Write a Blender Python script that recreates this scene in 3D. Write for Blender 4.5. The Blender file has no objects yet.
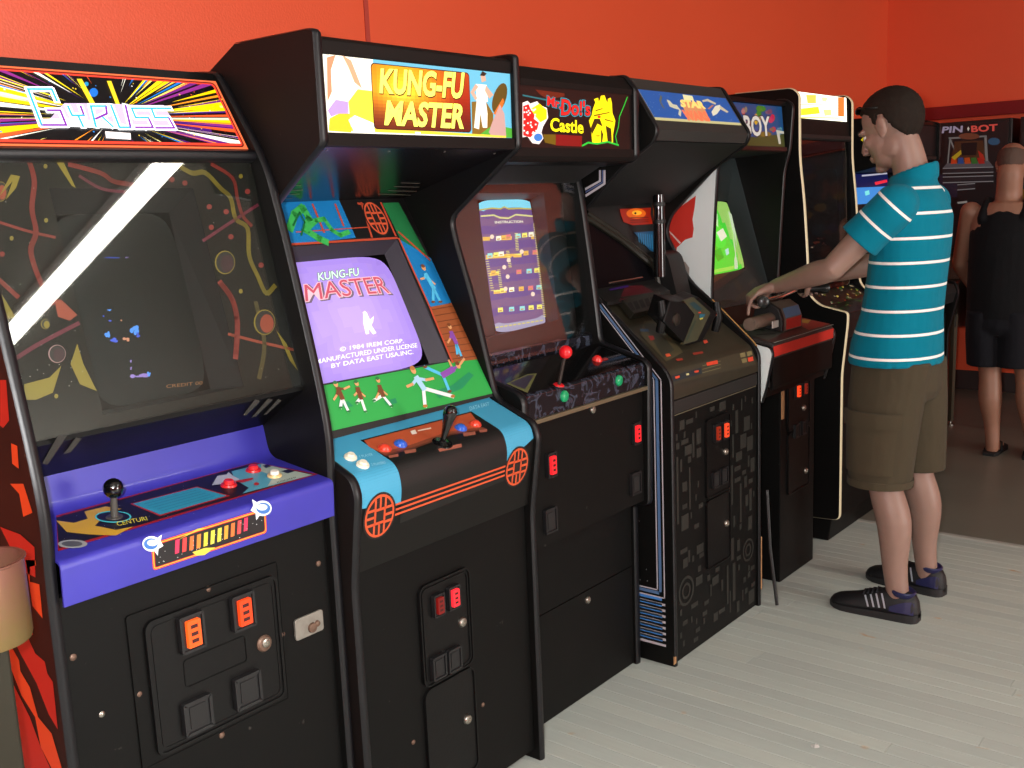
import bpy, bmesh, math, random
from mathutils import Vector, Matrix
random.seed(7)
SC = bpy.context.scene
COL = SC.collection

# ------------------------------------------------------------------ camera
FPX, PITCH, ROLL, YAW, CAMH = 1036.394, .174895, -.0420933, .885467, 1.5
CAM = Vector((0, 0, CAMH))
FW = Vector((math.sin(YAW)*math.cos(PITCH), math.cos(YAW)*math.cos(PITCH), -math.sin(PITCH)))
_r = FW.cross(Vector((0, 0, 1))).normalized(); _u = _r.cross(FW)
RT = _r*math.cos(ROLL) + _u*math.sin(ROLL)
UP = -_r*math.sin(ROLL) + _u*math.cos(ROLL)
cd = bpy.data.cameras.new('camera'); cam = bpy.data.objects.new('camera', cd); COL.objects.link(cam)
cd.sensor_width = 36; cd.lens = FPX*36/1024; cd.clip_start = .05; cd.clip_end = 60
cam.matrix_world = Matrix((( RT.x, UP.x, -FW.x, CAM.x), (RT.y, UP.y, -FW.y, CAM.y), (RT.z, UP.z, -FW.z, CAM.z), (0, 0, 0, 1)))
SC.camera = cam

def ray(x, y): return FW + RT*((x-512)/FPX) - UP*((y-384)/FPX)
def at_x(x, y, X): d = ray(x, y); return CAM + d*(X/d.x)
def at_y(x, y, Y): d = ray(x, y); return CAM + d*(Y/d.y)
def at_z(x, y, z): d = ray(x, y); return CAM + d*((z-CAMH)/d.z)

# ------------------------------------------------------------------ light
SC.view_settings.view_transform = 'Standard'; SC.view_settings.look = 'None'
SC.view_settings.exposure = 0.0; SC.view_settings.gamma = 1.0; SC.view_settings.use_curve_mapping = False
W = bpy.data.worlds.new('world'); SC.world = W; W.use_nodes = True
W.node_tree.nodes['Background'].inputs[0].default_value = (.75, .87, 1, 1)
W.node_tree.nodes['Background'].inputs[1].default_value = 1.0
TUBE_L = 29.0          # radiance of the fluorescent diffusers
def area(name, loc, rot, sx, sy, power, col):
    l = bpy.data.lights.new(name, 'AREA'); l.shape = 'RECTANGLE'; l.size = sx; l.size_y = sy; l.energy = power; l.color = col
    o = bpy.data.objects.new(name, l); COL.objects.link(o); o.location = loc; o.rotation_euler = rot
    return o
# daylight entering through the shop window behind the players (faces +y)
area('window_daylight', (3.75, -6.93, 1.45), (math.radians(90), 0, 0), 1.9, 2.1, 310, (1, .97, .92))

# the photographer's flash, just left of and above the lens
fl = bpy.data.lights.new('camera_flash', 'POINT'); fl.energy = 215; fl.shadow_soft_size = .018; fl.color = (1, 1, 1)
fo = bpy.data.objects.new('camera_flash', fl); COL.objects.link(fo); fo.location = CAM - RT*.065 + UP*.035 + FW*.01

# ------------------------------------------------------------------ materials
def lin(c):
    f = lambda v: (v/255/12.92) if v/255 <= .04045 else ((v/255+.055)/1.055)**2.4
    return tuple(f(v) for v in c)
_mats = {}
def mat(name, rgb=None, rough=.5, metal=0, em=0, spec=.5, lincol=None, coat=0, bump=0, bscale=200, vary=0, vscale=8, emcol=None, sheen=0):
    if name in _mats: return _mats[name]
    m = bpy.data.materials.new(name); m.use_nodes = True; nt = m.node_tree
    b = nt.nodes['Principled BSDF']; c = lincol or lin(rgb)
    b.inputs['Base Color'].default_value = (*([v*.25 for v in c] if em else c), 1); b.inputs['Roughness'].default_value = rough
    b.inputs['Metallic'].default_value = metal; b.inputs['Specular IOR Level'].default_value = spec
    b.inputs['Coat Weight'].default_value = coat; b.inputs['Sheen Weight'].default_value = sheen
    if em:
        b.inputs['Emission Color'].default_value = (*(lin(emcol) if emcol else c), 1); b.inputs['Emission Strength'].default_value = em
    if bump or vary:
        tc = nt.nodes.new('ShaderNodeTexCoord')
    if bump:
        n = nt.nodes.new('ShaderNodeTexNoise'); n.inputs['Scale'].default_value = bscale; n.inputs['Detail'].default_value = 3
        bp = nt.nodes.new('ShaderNodeBump'); bp.inputs['Strength'].default_value = bump; bp.inputs['Distance'].default_value = .002
        nt.links.new(tc.outputs['Object'], n.inputs['Vector']); nt.links.new(n.outputs[0], bp.inputs['Height']); nt.links.new(bp.outputs[0], b.inputs['Normal'])
    if vary:
        n = nt.nodes.new('ShaderNodeTexNoise'); n.inputs['Scale'].default_value = vscale; n.inputs['Detail'].default_value = 5
        mx = nt.nodes.new('ShaderNodeMix'); mx.data_type = 'RGBA'
        mx.inputs['A'].default_value = (*[v*(1-vary) for v in c], 1); mx.inputs['B'].default_value = (*[min(1, v*(1+vary)) for v in c], 1)
        nt.links.new(tc.outputs['Object'], n.inputs['Vector']); nt.links.new(n.outputs[0], mx.inputs['Factor']); nt.links.new(mx.outputs['Result'], b.inputs['Base Color'])
    _mats[name] = m
    return m
def ink(rgb, em=0):     # printed colour; em > 0 on backlit film and on screens
    return mat('print_%02x%02x%02x_%g' % (*[int(v) for v in rgb], em), rgb, .45 if not em else .35, em=em)

def laminate(name, base, speck, rough=.42):
    if name in _mats: return _mats[name]
    m = bpy.data.materials.new(name); m.use_nodes = True; nt = m.node_tree; b = nt.nodes['Principled BSDF']; b.inputs['Specular IOR Level'].default_value = .13
    tc = nt.nodes.new('ShaderNodeTexCoord'); n = nt.nodes.new('ShaderNodeTexNoise'); n.inputs['Scale'].default_value = 45; n.inputs['Detail'].default_value = 4
    cr = nt.nodes.new('ShaderNodeValToRGB'); cr.color_ramp.elements[0].position = .735; cr.color_ramp.elements[1].position = .76
    cr.color_ramp.elements[0].color = (*base, 1); cr.color_ramp.elements[1].color = (*speck, 1)
    n2 = nt.nodes.new('ShaderNodeTexNoise'); n2.inputs['Scale'].default_value = 420
    bp = nt.nodes.new('ShaderNodeBump'); bp.inputs['Strength'].default_value = .12; bp.inputs['Distance'].default_value = .001
    n3 = nt.nodes.new('ShaderNodeTexNoise'); n3.inputs['Scale'].default_value = 5; n3.inputs['Detail'].default_value = 6
    mr = nt.nodes.new('ShaderNodeMapRange'); mr.inputs['To Min'].default_value = rough-.08; mr.inputs['To Max'].default_value = rough+.15
    L = nt.links.new
    L(tc.outputs['Object'], n.inputs['Vector']); L(n.outputs[0], cr.inputs[0]); L(cr.outputs[0], b.inputs['Base Color'])
    L(tc.outputs['Object'], n2.inputs['Vector']); L(n2.outputs[0], bp.inputs['Height']); L(bp.outputs[0], b.inputs['Normal'])
    L(tc.outputs['Object'], n3.inputs['Vector']); L(n3.outputs[0], mr.inputs[0]); L(mr.outputs[0], b.inputs['Roughness'])
    _mats[name] = m; return m
def glass(name='clear_glass', tint=(.93, .95, .94), f0=.045, rough=.02):
    if name in _mats: return _mats[name]
    m = bpy.data.materials.new(name); m.use_nodes = True; nt = m.node_tree; nt.nodes.clear(); L = nt.links.new
    g = nt.nodes.new('ShaderNodeNewGeometry'); d = nt.nodes.new('ShaderNodeVectorMath'); d.operation = 'DOT_PRODUCT'
    L(g.outputs['Normal'], d.inputs[0]); L(g.outputs['Incoming'], d.inputs[1])
    def mth(op, a, b=None):
        n = nt.nodes.new('ShaderNodeMath'); n.operation = op
        for i, v in enumerate((a, b)):
            if v is None: continue
            if isinstance(v, (int, float)): n.inputs[i].default_value = v
            else: L(v, n.inputs[i])
        return n.outputs[0]
    c = mth('ABSOLUTE', d.outputs['Value']); k = mth('POWER', mth('SUBTRACT', 1.0, c), 5.0); fr = mth('ADD', mth('MULTIPLY', k, 1-f0), f0)
    t = nt.nodes.new('ShaderNodeBsdfTransparent'); t.inputs[0].default_value = (*tint, 1)
    gl = nt.nodes.new('ShaderNodeBsdfGlossy'); gl.inputs['Roughness'].default_value = rough; gl.inputs[0].default_value = (1, 1, 1, 1)
    mx = nt.nodes.new('ShaderNodeMixShader'); L(fr, mx.inputs[0]); L(t.outputs[0], mx.inputs[1]); L(gl.outputs[0], mx.inputs[2])
    o = nt.nodes.new('ShaderNodeOutputMaterial'); L(mx.outputs[0], o.inputs[0]); _mats[name] = m; return m

BLACK = laminate('black_laminate', (.0045, .0043, .0040), (.035, .032, .028))
BLACK2 = laminate('brownish_black_laminate', (.0085, .0060, .0054), (.035, .03, .026), .5)
TRIM = mat('black_edge_plastic', (15, 14, 17), .38, spec=.4, bump=.1, bscale=60)
DARK = mat('matte_black_paint', (14, 13, 13), .6)
STEEL = mat('zinc_steel', (170, 165, 155), .35, metal=1)
CHROME = mat('chrome', (220, 220, 220), .12, metal=1)
RUST = mat('rusty_bolt', (112, 88, 74), .5, metal=.6, vary=.4, vscale=60)
CREAM = mat('cream_edge_plastic', (226, 214, 176), .4)

# ------------------------------------------------------------------ mesh helpers
class MB:
    def __init__(s): s.v = []; s.f = []; s.m = []
    def add(s, vs, fs, mi=0):
        o = len(s.v); s.v += [Vector(p) for p in vs]; s.f += [tuple(i+o for i in f) for f in fs]; s.m += [mi]*len(fs)
        return s
    def box(s, a, b, mi=0):
        (x0, y0, z0), (x1, y1, z1) = a, b
        vs = [(x, y, z) for z in (z0, z1) for y in (y0, y1) for x in (x0, x1)]
        return s.add(vs, [(0, 2, 3, 1), (4, 5, 7, 6), (0, 1, 5, 4), (2, 6, 7, 3), (0, 4, 6, 2), (1, 3, 7, 5)], mi)
    def prism_x(s, pts, x0, x1, mi=0):          # closed (y,z) outline extruded along x
        n = len(pts); vs = [(x0, y, z) for y, z in pts] + [(x1, y, z) for y, z in pts]
        fs = [tuple(range(n)), tuple(range(2*n-1, n-1, -1))] + [(i, i+n, (i+1) % n+n, (i+1) % n) for i in range(n)]
        return s.add(vs, fs, mi)
    def sheet_x(s, pts, x0, x1, th=.003, mi=0):  # folded sheet following an open (y,z) polyline
        ns = _norms(pts); q = [(y-n[0]*th, z-n[1]*th) for (y, z), n in zip(pts, ns)]
        return s.prism_x(list(pts)+q[::-1], x0, x1, mi)
    def tube(s, path, r, n=8, mi=0, cap=True):
        path = [Vector(p) for p in path]; k = len(path); rr = r if isinstance(r, (list, tuple)) else [r]*k
        o = len(s.v); up = None
        for i, p in enumerate(path):
            d = (path[min(i+1, k-1)]-path[max(i-1, 0)]).normalized()
            if up is None or abs(up.dot(d)) > .97: up = Vector((0, 0, 1)) if abs(d.z) < .9 else Vector((1, 0, 0))
            a = d.cross(up).normalized(); b = a.cross(d).normalized(); up = b
            for j in range(n):
                t = 2*math.pi*j/n; s.v.append(p + (a*math.cos(t)+b*math.sin(t))*rr[i])
        fs = [(o+i*n+j, o+i*n+(j+1) % n, o+(i+1)*n+(j+1) % n, o+(i+1)*n+j) for i in range(k-1) for j in range(n)]
        if cap: fs += [tuple(o+j for j in range(n))[::-1], tuple(o+(k-1)*n+j for j in range(n))]
        s.f += fs; s.m += [mi]*len(fs); return s
    def lathe(s, c, prof, axis=(0, 0, 1), n=20, mi=0):
        c = Vector(c); ax = Vector(axis).normalized(); a = ax.orthogonal().normalized(); b = ax.cross(a); o = len(s.v); k = len(prof)
        for r, h in prof:
            for j in range(n):
                t = 2*math.pi*j/n; s.v.append(c + ax*h + (a*math.cos(t)+b*math.sin(t))*r)
        fs = [(o+i*n+j, o+i*n+(j+1) % n, o+(i+1)*n+(j+1) % n, o+(i+1)*n+j) for i in range(k-1) for j in range(n)]
        fs += [tuple(o+j for j in range(n))[::-1], tuple(o+(k-1)*n+j for j in range(n))]
        s.f += fs; s.m += [mi]*len(fs); return s
    def ball(s, c, r, n=16, mi=0, sc=(1, 1, 1), rot=None):
        c = Vector(c); o = len(s.v); k = n//2
        for i in range(1, k):
            t = math.pi*i/k
            for j in range(n):
                p = 2*math.pi*j/n; q = Vector((math.sin(t)*math.cos(p)*sc[0], math.sin(t)*math.sin(p)*sc[1], math.cos(t)*sc[2]))*r
                s.v.append(c + (rot @ q if rot else q))
        for z in (1, -1):
            q = Vector((0, 0, z*sc[2]*r)); s.v.append(c + (rot @ q if rot else q))
        tp = o+(k-1)*n; bt = tp+1
        fs = [(o+i*n+j, o+(i+1)*n+j, o+(i+1)*n+(j+1) % n, o+i*n+(j+1) % n) for i in range(k-2) for j in range(n)]
        fs += [(tp, o+j, o+(j+1) % n) for j in range(n)] + [(bt, o+(k-2)*n+(j+1) % n, o+(k-2)*n+j) for j in range(n)]
        s.f += fs; s.m += [mi]*len(fs); return s
    def build(s, name, mats, parent=None, smooth=False, bevel=0, recalc=True, label=None, kind=None, segs=2):
        me = bpy.data.meshes.new(name)
        base = parent['_b'] if parent is not None and '_b' in parent else (0, 0, 0)
        base = Vector(base); me.from_pydata([v-base for v in s.v], [], s.f)
        for m in (mats if isinstance(mats, (list, tuple)) else [mats]): me.materials.append(m)
        me.polygons.foreach_set('material_index', s.m)
        if bevel or recalc:
            bm = bmesh.new(); bm.from_mesh(me)
            if recalc: bmesh.ops.recalc_face_normals(bm, faces=bm.faces)
            if bevel: bmesh.ops.bevel(bm, geom=list(bm.edges), offset=bevel, segments=segs, profile=.6, affect='EDGES', clamp_overlap=True)
            bm.to_mesh(me); bm.free()
        if smooth:
            me.polygons.foreach_set('use_smooth', [True]*len(me.polygons))
            if smooth != 'all' and hasattr(me, 'set_sharp_from_angle'): me.set_sharp_from_angle(angle=math.radians(40))
        o = bpy.data.objects.new(name, me); COL.objects.link(o)
        if parent is not None: o.parent = parent; o['_b'] = tuple(base)
        else: o['_b'] = (0, 0, 0)
        if label: o['label'] = label
        if kind: o['kind'] = kind
        return o
def thing(name, loc, label, cat, group=None):
    o = bpy.data.objects.new(name, None); COL.objects.link(o); o.location = loc; o.empty_display_size = .1; o['_b'] = tuple(loc)
    return tag(o, label, cat, group)
def tag(o, label, cat, group=None):
    o['label'] = label; o['category'] = cat
    if group: o['group'] = group
    return o
def struct(o): o['kind'] = 'structure'; return o

def _norms(pts):        # outward normals of a (y,z) polyline running up the front of a cabinet
    out = []
    for i in range(len(pts)):
        a = pts[max(i-1, 0)]; b = pts[min(i+1, len(pts)-1)]; dy, dz = b[0]-a[0], b[1]-a[1]; l = math.hypot(dy, dz) or 1
        out.append((-dz/l, dy/l))
    return out
def fillet(pts, rad, n=4):
    out = [pts[0]]
    for i in range(1, len(pts)-1):
        r = rad[i] if isinstance(rad, (list, tuple)) else rad
        p = Vector(pts[i]); a = Vector(pts[i-1])-p; b = Vector(pts[i+1])-p
        if r <= 0 or a.length < 1e-6 or b.length < 1e-6: out.append(pts[i]); continue
        d = min(r, a.length*.45, b.length*.45); s = p+a.normalized()*d; e = p+b.normalized()*d
        for k in range(n+1):
            t = k/n; q = s*(1-t)**2 + p*2*t*(1-t) + e*t*t; out.append(tuple(q))
    return out+[pts[-1]]
def trim_x(pts, x0, x1, bulge=.004):      # moulding strip on a panel edge
    mb = MB(); ns = _norms(pts); k = 5; sec = [(x0+(x1-x0)*j/(k-1), bulge*(1-(2*j/(k-1)-1)**2)**.5+.0005) for j in range(k)]
    vs = [(x, y+n[0]*h, z+n[1]*h) for (y, z), n in zip(pts, ns) for x, h in sec]
    fs = [(i*k+j, i*k+j+1, (i+1)*k+j+1, (i+1)*k+j) for i in range(len(pts)-1) for j in range(k-1)]
    mb.add(vs, fs); return mb

def clip(poly, f):       # Sutherland-Hodgman against f(p) >= 0
    out = []
    for i in range(len(poly)):
        a, b = poly[i-1], poly[i]; fa, fb = f(a), f(b)
        if (fa >= 0) != (fb >= 0):
            t = fa/(fa-fb); out.append((a[0]+(b[0]-a[0])*t, a[1]+(b[1]-a[1])*t))
        if fb >= 0: out.append(b)
    return out
def clip_rect(poly, u0, v0, u1, v1):
    for f in (lambda p: p[0]-u0, lambda p: u1-p[0], lambda p: p[1]-v0, lambda p: v1-p[1]):
        poly = clip(poly, f)
        if len(poly) < 3: return []
    return poly
def ell(cx, cy, rx, ry=None, n=20, a0=0, a1=360):
    ry = rx if ry is None else ry; full = a1-a0 >= 360
    return [(cx+rx*math.cos(math.radians(a0+(a1-a0)*i/(n if full else n-1))), cy+ry*math.sin(math.radians(a0+(a1-a0)*i/(n if full else n-1)))) for i in range(n)]
def rrect(u0, v0, u1, v1, r, n=4):
    o = []
    for cx, cy, a in ((u1-r, v1-r, 0), (u0+r, v1-r, 90), (u0+r, v0+r, 180), (u1-r, v0+r, 270)):
        o += [(cx+r*math.cos(math.radians(a+90*i/n)), cy+r*math.sin(math.radians(a+90*i/n))) for i in range(n+1)]
    return o
def crop(x0, y0, s): return lambda *pts: [(x0+x/s, y0+y/s) for x, y in pts]

_txt = {}
def text_tris(t, bold=0, shear=0):
    k = (t, bold, shear)
    if k in _txt: return _txt[k]
    c = bpy.data.curves.new('t', 'FONT'); c.body = t; c.offset = bold; c.shear = shear; c.resolution_u = 3; c.fill_mode = 'FRONT'
    o = bpy.data.objects.new('t', c); COL.objects.link(o)
    dg = bpy.context.evaluated_depsgraph_get(); dg.update(); me = bpy.data.meshes.new_from_object(o.evaluated_get(dg))
    me.calc_loop_triangles(); vs = [(v.co.x, v.co.y) for v in me.vertices]
    tr = [[vs[i] for i in lt.vertices] for lt in me.loop_triangles]
    bb = (min(v[0] for v in vs), min(v[1] for v in vs), max(v[0] for v in vs), max(v[1] for v in vs))
    bpy.data.objects.remove(o); bpy.data.curves.remove(c); bpy.data.meshes.remove(me)
    _txt[k] = (tr, bb); return _txt[k]

class Surf:              # surface swept along U from a chain of points; (u, v) in metres
    def __init__(s, chain, U=(1, 0, 0)):
        s.c = [Vector(p) for p in chain]; s.U = Vector(U); s.seg = []; v = 0
        for a, b in zip(s.c, s.c[1:]):
            d = b-a; l = d.length; V = d/l; s.seg.append((a, V, s.U.cross(V).normalized(), v, l)); v += l
        s.len = v; s.N = s.seg[0][2]; s.b = None
    def bound(s, u0, u1, v0=-9, v1=9): s.b = (u0, v0, u1, v1); return s
    @staticmethod
    def yz(pts, x0=0): return Surf([(x0, y, z) for y, z in pts])
    def hit(s, x, y):
        d = ray(x, y); best = None
        for i, (a, V, N, v0, l) in enumerate(s.seg):
            dn = d.dot(N)
            if abs(dn) < 1e-9: continue
            p = CAM + d*((a-CAM).dot(N)/dn); q = (p-a).dot(V); u = (p-a).dot(s.U)
            e = max(0, -q, q-l) if not (i == 0 and q < 0) and not (i == len(s.seg)-1 and q > l) else min(.5, abs(q)*.001)
            if best is None or e < best[0]: best = (e, u, v0+q)
        return best[1], best[2]
    def H(s, pts): return [s.hit(*p) for p in pts]
    def at(s, u, v, off=0):
        for i, (a, V, N, v0, l) in enumerate(s.seg):
            if v <= v0+l+1e-9 or i == len(s.seg)-1: return a + V*(v-v0) + s.U*u + N*off
    def poly(s, mb, pts, off=.0004, mi=0):
        if s.b: pts = clip_rect(list(pts), *s.b)
        if len(pts) < 3: return
        if len(s.seg) == 1:
            mb.add([s.at(u, v, off) for u, v in pts], [tuple(range(len(pts)))], mi); return
        for i, (a, V, N, v0, l) in enumerate(s.seg):
            q = pts
            if i > 0: q = clip(q, lambda p: p[1]-v0)
            if len(q) >= 3 and i < len(s.seg)-1: q = clip(q, lambda p: v0+l-p[1])
            if len(q) >= 3: mb.add([a + V*(v-v0) + s.U*u + N*off for u, v in q], [tuple(range(len(q)))], mi)
    def px(s, mb, pts, off=.0004, mi=0): s.poly(mb, s.H(pts), off, mi)
    def stroke(s, mb, pts, w, off=.0006, mi=0, closed=False):
        pts = list(pts)+([pts[0]] if closed else [])
        for a, b in zip(pts, pts[1:]):
            d = Vector(b)-Vector(a); l = d.length
            if l < 1e-7: continue
            d /= l; n = Vector((-d.y, d.x))*w/2; e = d*w*.35; A = Vector(a)-e; B = Vector(b)+e
            s.poly(mb, [tuple(A-n), tuple(B-n), tuple(B+n), tuple(A+n)], off, mi)
    def prism(s, mb, pts, o0, o1, mi=0):
        n = len(pts); b = [s.at(u, v, o0) for u, v in pts]; t = [s.at(u, v, o1) for u, v in pts]
        mb.add(b+t, [tuple(range(n))[::-1], tuple(range(n, 2*n))]+[(i, (i+1) % n, (i+1) % n+n, i+n) for i in range(n)], mi)
    def text(s, mb, t, quad, off=.0006, mi=0, bold=0, shear=0, dx=0, dy=0):   # quad: BL BR TR TL in (u,v)
        tr, bb = text_tris(t, bold, shear); (x0, y0, x1, y1) = text_tris(t, 0, shear)[1]; Q = [Vector(q) for q in quad]
        for tri in tr:
            o = []
            for x, y in tri:
                a = (x-x0)/(x1-x0); b = (y-y0)/(y1-y0); p = (Q[0]*(1-a)+Q[1]*a)*(1-b)+(Q[3]*(1-a)+Q[2]*a)*b; o.append((p.x+dx, p.y+dy))
            s.poly(mb, o, off, mi)
    def lathe(s, mb, uv, prof, n=18, mi=0, off=0):
        for (a, V, N, v0, l) in s.seg:
            if uv[1] <= v0+l or (a, V) == (s.seg[-1][0], s.seg[-1][1]): break
        mb.lathe(a+V*(uv[1]-v0)+s.U*uv[0]+N*off, prof, N, n, mi)
    def sub(s, quad, depth):   # flat frame (BL, BR, TL) behind this surface
        o = s.at(*quad[0], -depth); return o
class Pal:               # materials collected while drawing
    def __init__(s): s.l = []; s.k = {}
    def __call__(s, rgb, em=0):
        k = (rgb, em)
        if k not in s.k: s.k[k] = len(s.l); s.l.append(ink(rgb, em))
        return s.k[k]
    def use(s, m):
        if m.name not in s.k: s.k[m.name] = len(s.l); s.l.append(m)
        return s.k[m.name]
# ------------------------------------------------------------------ room
XL, XR, YF, YB, ZC = -4.4, 7.9, -7.0, 2.78, 3.05
def wall_mat():
    m = bpy.data.materials.new('orange_red_wall_paint'); m.use_nodes = True; nt = m.node_tree; b = nt.nodes['Principled BSDF']; L = nt.links.new
    tc = nt.nodes.new('ShaderNodeTexCoord'); n = nt.nodes.new('ShaderNodeTexNoise'); n.inputs['Scale'].default_value = 140; n.inputs['Detail'].default_value = 4
    n2 = nt.nodes.new('ShaderNodeTexNoise'); n2.inputs['Scale'].default_value = 1.3; n2.inputs['Detail'].default_value = 5
    mx = nt.nodes.new('ShaderNodeMix'); mx.data_type = 'RGBA'; mx.inputs['A'].default_value = (.76, .092, .030, 1); mx.inputs['B'].default_value = (.84, .110, .038, 1)
    bp = nt.nodes.new('ShaderNodeBump'); bp.inputs['Strength'].default_value = .35; bp.inputs['Distance'].default_value = .002
    L(tc.outputs['Object'], n.inputs['Vector']); L(tc.outputs['Object'], n2.inputs['Vector']); L(n2.outputs[0], mx.inputs['Factor']); L(mx.outputs['Result'], b.inputs['Base Color'])
    L(n.outputs[0], bp.inputs['Height']); L(bp.outputs[0], b.inputs['Normal']); b.inputs['Roughness'].default_value = .40; b.inputs['Specular IOR Level'].default_value = .6
    return m
WALL = wall_mat()
def wall(name, a, b): return struct(MB().box(a, b).build(name, WALL))
wall('wall_back', (XL-.12, YB, -.02), (XR+.12, YB+.12, ZC))
wall('wall_right', (XR, YF, -.02), (XR+.12, YB, ZC))
wall('wall_left', (XL-.12, YF, -.02), (XL, YB, ZC))
WX0, WX1, WZ0, WZ1 = 2.75, 4.75, .35, 2.55
mb = MB()
mb.box((XL-.12, YF-.12, -.02), (WX0, YF, ZC)).box((WX1, YF-.12, -.02), (XR+.12, YF, ZC)).box((WX0, YF-.12, -.02), (WX1, YF, WZ0)).box((WX0, YF-.12, WZ1), (WX1, YF, ZC))
struct(mb.build('wall_front', WALL))
w = struct(MB().box((WX0+.05, YF-.07, WZ0+.05), (WX1-.05, YF-.062, WZ1-.05)).build('window_1', glass()))
mb = MB()
for a, b in (((WX0, YF-.1, WZ0), (WX0+.05, YF-.02, WZ1)), ((WX1-.05, YF-.1, WZ0), (WX1, YF-.02, WZ1)), ((WX0, YF-.1, WZ0), (WX1, YF-.02, WZ0+.05)), ((WX0, YF-.1, WZ1-.05), (WX1, YF-.02, WZ1))): mb.box(a, b)
mb.build('window_frame', mat('white_window_paint', (225, 225, 220), .4), w)
struct(MB().box((XL-.12, YF-.12, ZC), (XR+.12, YB+.12, ZC+.1)).build('ceiling', mat('ceiling_paint', (150, 146, 138), .9)))
# wall seam strip and the dark red board above the pinball machines
sx = at_y(367, 30, YB).x
struct(MB().box((sx-.010, YB-.004, .0), (sx+.010, YB-.0005, ZC-.001)).build('trim_1', mat('seam_strip_paint', (178, 62, 48), .5)))
tz0 = at_x(960, 118, XR-.03).z; tz1 = at_x(960, 105, XR-.03).z
struct(MB().box((XR-.035, -1.2, tz0), (XR-.0005, 2.6, tz1)).build('trim_2', mat('dark_red_board', (124, 8, 20), .35), bevel=.004))
struct(MB().box((XR-.018, YF+.01, 0.0005), (XR-.0005, YB-.001, .14)).build('baseboard_right', mat('dark_baseboard', (46, 34, 32), .5), bevel=.003))

# floor: painted strip boards up to the threshold, smooth sealed floor beyond it
FX = 4.49
def plank_mat(i):
    m = bpy.data.materials.new('grey_painted_board_%d' % i); m.use_nodes = True; nt = m.node_tree; b = nt.nodes['Principled BSDF']; L = nt.links.new
    c = [(.462, .494, .450), (.484, .517, .470), (.444, .474, .434), (.492, .519, .466)][i]
    tc = nt.nodes.new('ShaderNodeTexCoord'); mp = nt.nodes.new('ShaderNodeMapping'); mp.inputs['Scale'].default_value = (60, 2.2, 1)
    n = nt.nodes.new('ShaderNodeTexNoise'); n.inputs['Scale'].default_value = 1.6; n.inputs['Detail'].default_value = 6
    n2 = nt.nodes.new('ShaderNodeTexNoise'); n2.inputs['Scale'].default_value = 3.2; n2.inputs['Detail'].default_value = 5
    cr = nt.nodes.new('ShaderNodeValToRGB'); cr.color_ramp.elements[0].position = .72; cr.color_ramp.elements[1].position = .80
    cr.color_ramp.elements[0].color = (0, 0, 0, 1); cr.color_ramp.elements[1].color = (1, 1, 1, 1)
    mx = nt.nodes.new('ShaderNodeMix'); mx.data_type = 'RGBA'; mx.inputs['A'].default_value = (*[v*.90 for v in c], 1); mx.inputs['B'].default_value = (*[v*1.08 for v in c], 1)
    m2 = nt.nodes.new('ShaderNodeMix'); m2.data_type = 'RGBA'; m2.inputs['B'].default_value = (.50, .30, .14, 1)
    L(tc.outputs['Object'], mp.inputs[0]); L(mp.outputs[0], n.inputs['Vector']); L(n.outputs[0], mx.inputs['Factor'])
    n3 = nt.nodes.new('ShaderNodeTexNoise'); n3.inputs['Scale'].default_value = 9; n3.inputs['Detail'].default_value = 2
    mp3 = nt.nodes.new('ShaderNodeMapping'); mp3.inputs['Scale'].default_value = (2.0, .9, 1); L(tc.outputs['Object'], mp3.inputs[0]); L(mp3.outputs[0], n3.inputs['Vector'])
    L(n3.outputs[0], cr.inputs[0]); L(mx.outputs['Result'], m2.inputs['A']); L(cr.outputs[0], m2.inputs['Factor']); L(m2.outputs['Result'], b.inputs['Base Color'])
    bp = nt.nodes.new('ShaderNodeBump'); bp.inputs['Strength'].default_value = .35; bp.inputs['Distance'].default_value = .0015; L(n.outputs[0], bp.inputs['Height']); L(bp.outputs[0], b.inputs['Normal'])
    b.inputs['Roughness'].default_value = .42
    return m
PM = [plank_mat(i) for i in range(4)]
FAR = mat('sealed_grey_floor', lincol=(.165, .152, .122), rough=.38, vary=.16, vscale=2.5, bump=.1, bscale=30)
mb = MB(); mb.box((FX, YF, -.03), (XR, YB, 0), 1); mb.box((XL, YF, -.03), (FX, YB, -.007), 0)
PX0, PX1, PY0, PY1, PW = 1.90, FX, -.60, YB-.03, .057
mb.box((XL, YF, -.007), (PX0, YB, 0), 0); mb.box((PX0, YF, -.007), (FX, PY0, 0), 0); mb.box((PX0, PY1, -.007), (FX, YB, 0), 0)
floor = struct(mb.build('floor', [PM[0], FAR]))
pme = {}
nst = int(round((PX1-PX0)/PW)); pw = (PX1-PX0)/nst
rng = random.Random(3)
for i in range(nst):
    y = PY0; first = True
    while y < PY1-.02:
        l = rng.uniform(.5, 1.5) if first else rng.uniform(1.1, 2.1); first = False
        y1 = min(PY1, y+l)
        if PY1-y1 < .35: y1 = PY1
        k = MB(); x0 = PX0+i*pw; h = rng.uniform(-.0003, .0001); e = .0004; w2 = pw/2
        sec = [(-w2+e, -.0007), (-w2+.0022, h), (w2-.0022, h), (w2-e, -.0007), (w2-e, -.0068), (-w2+e, -.0068)]
        k.add([(x0+w2+a, y+.0006, z) for a, z in sec]+[(x0+w2+a, y1-.0006, z) for a, z in sec],
              [(0, 1, 2, 3, 4, 5), (11, 10, 9, 8, 7, 6)]+[(j, j+6, (j+1) % 6+6, (j+1) % 6) for j in range(6)])
        k.build('floor_board', PM[rng.randrange(4)], floor)
        y = y1
struct(MB().prism_x([(0, 0)]*3, 0, 0).build('trim_3', DARK)) if False else None
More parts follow.
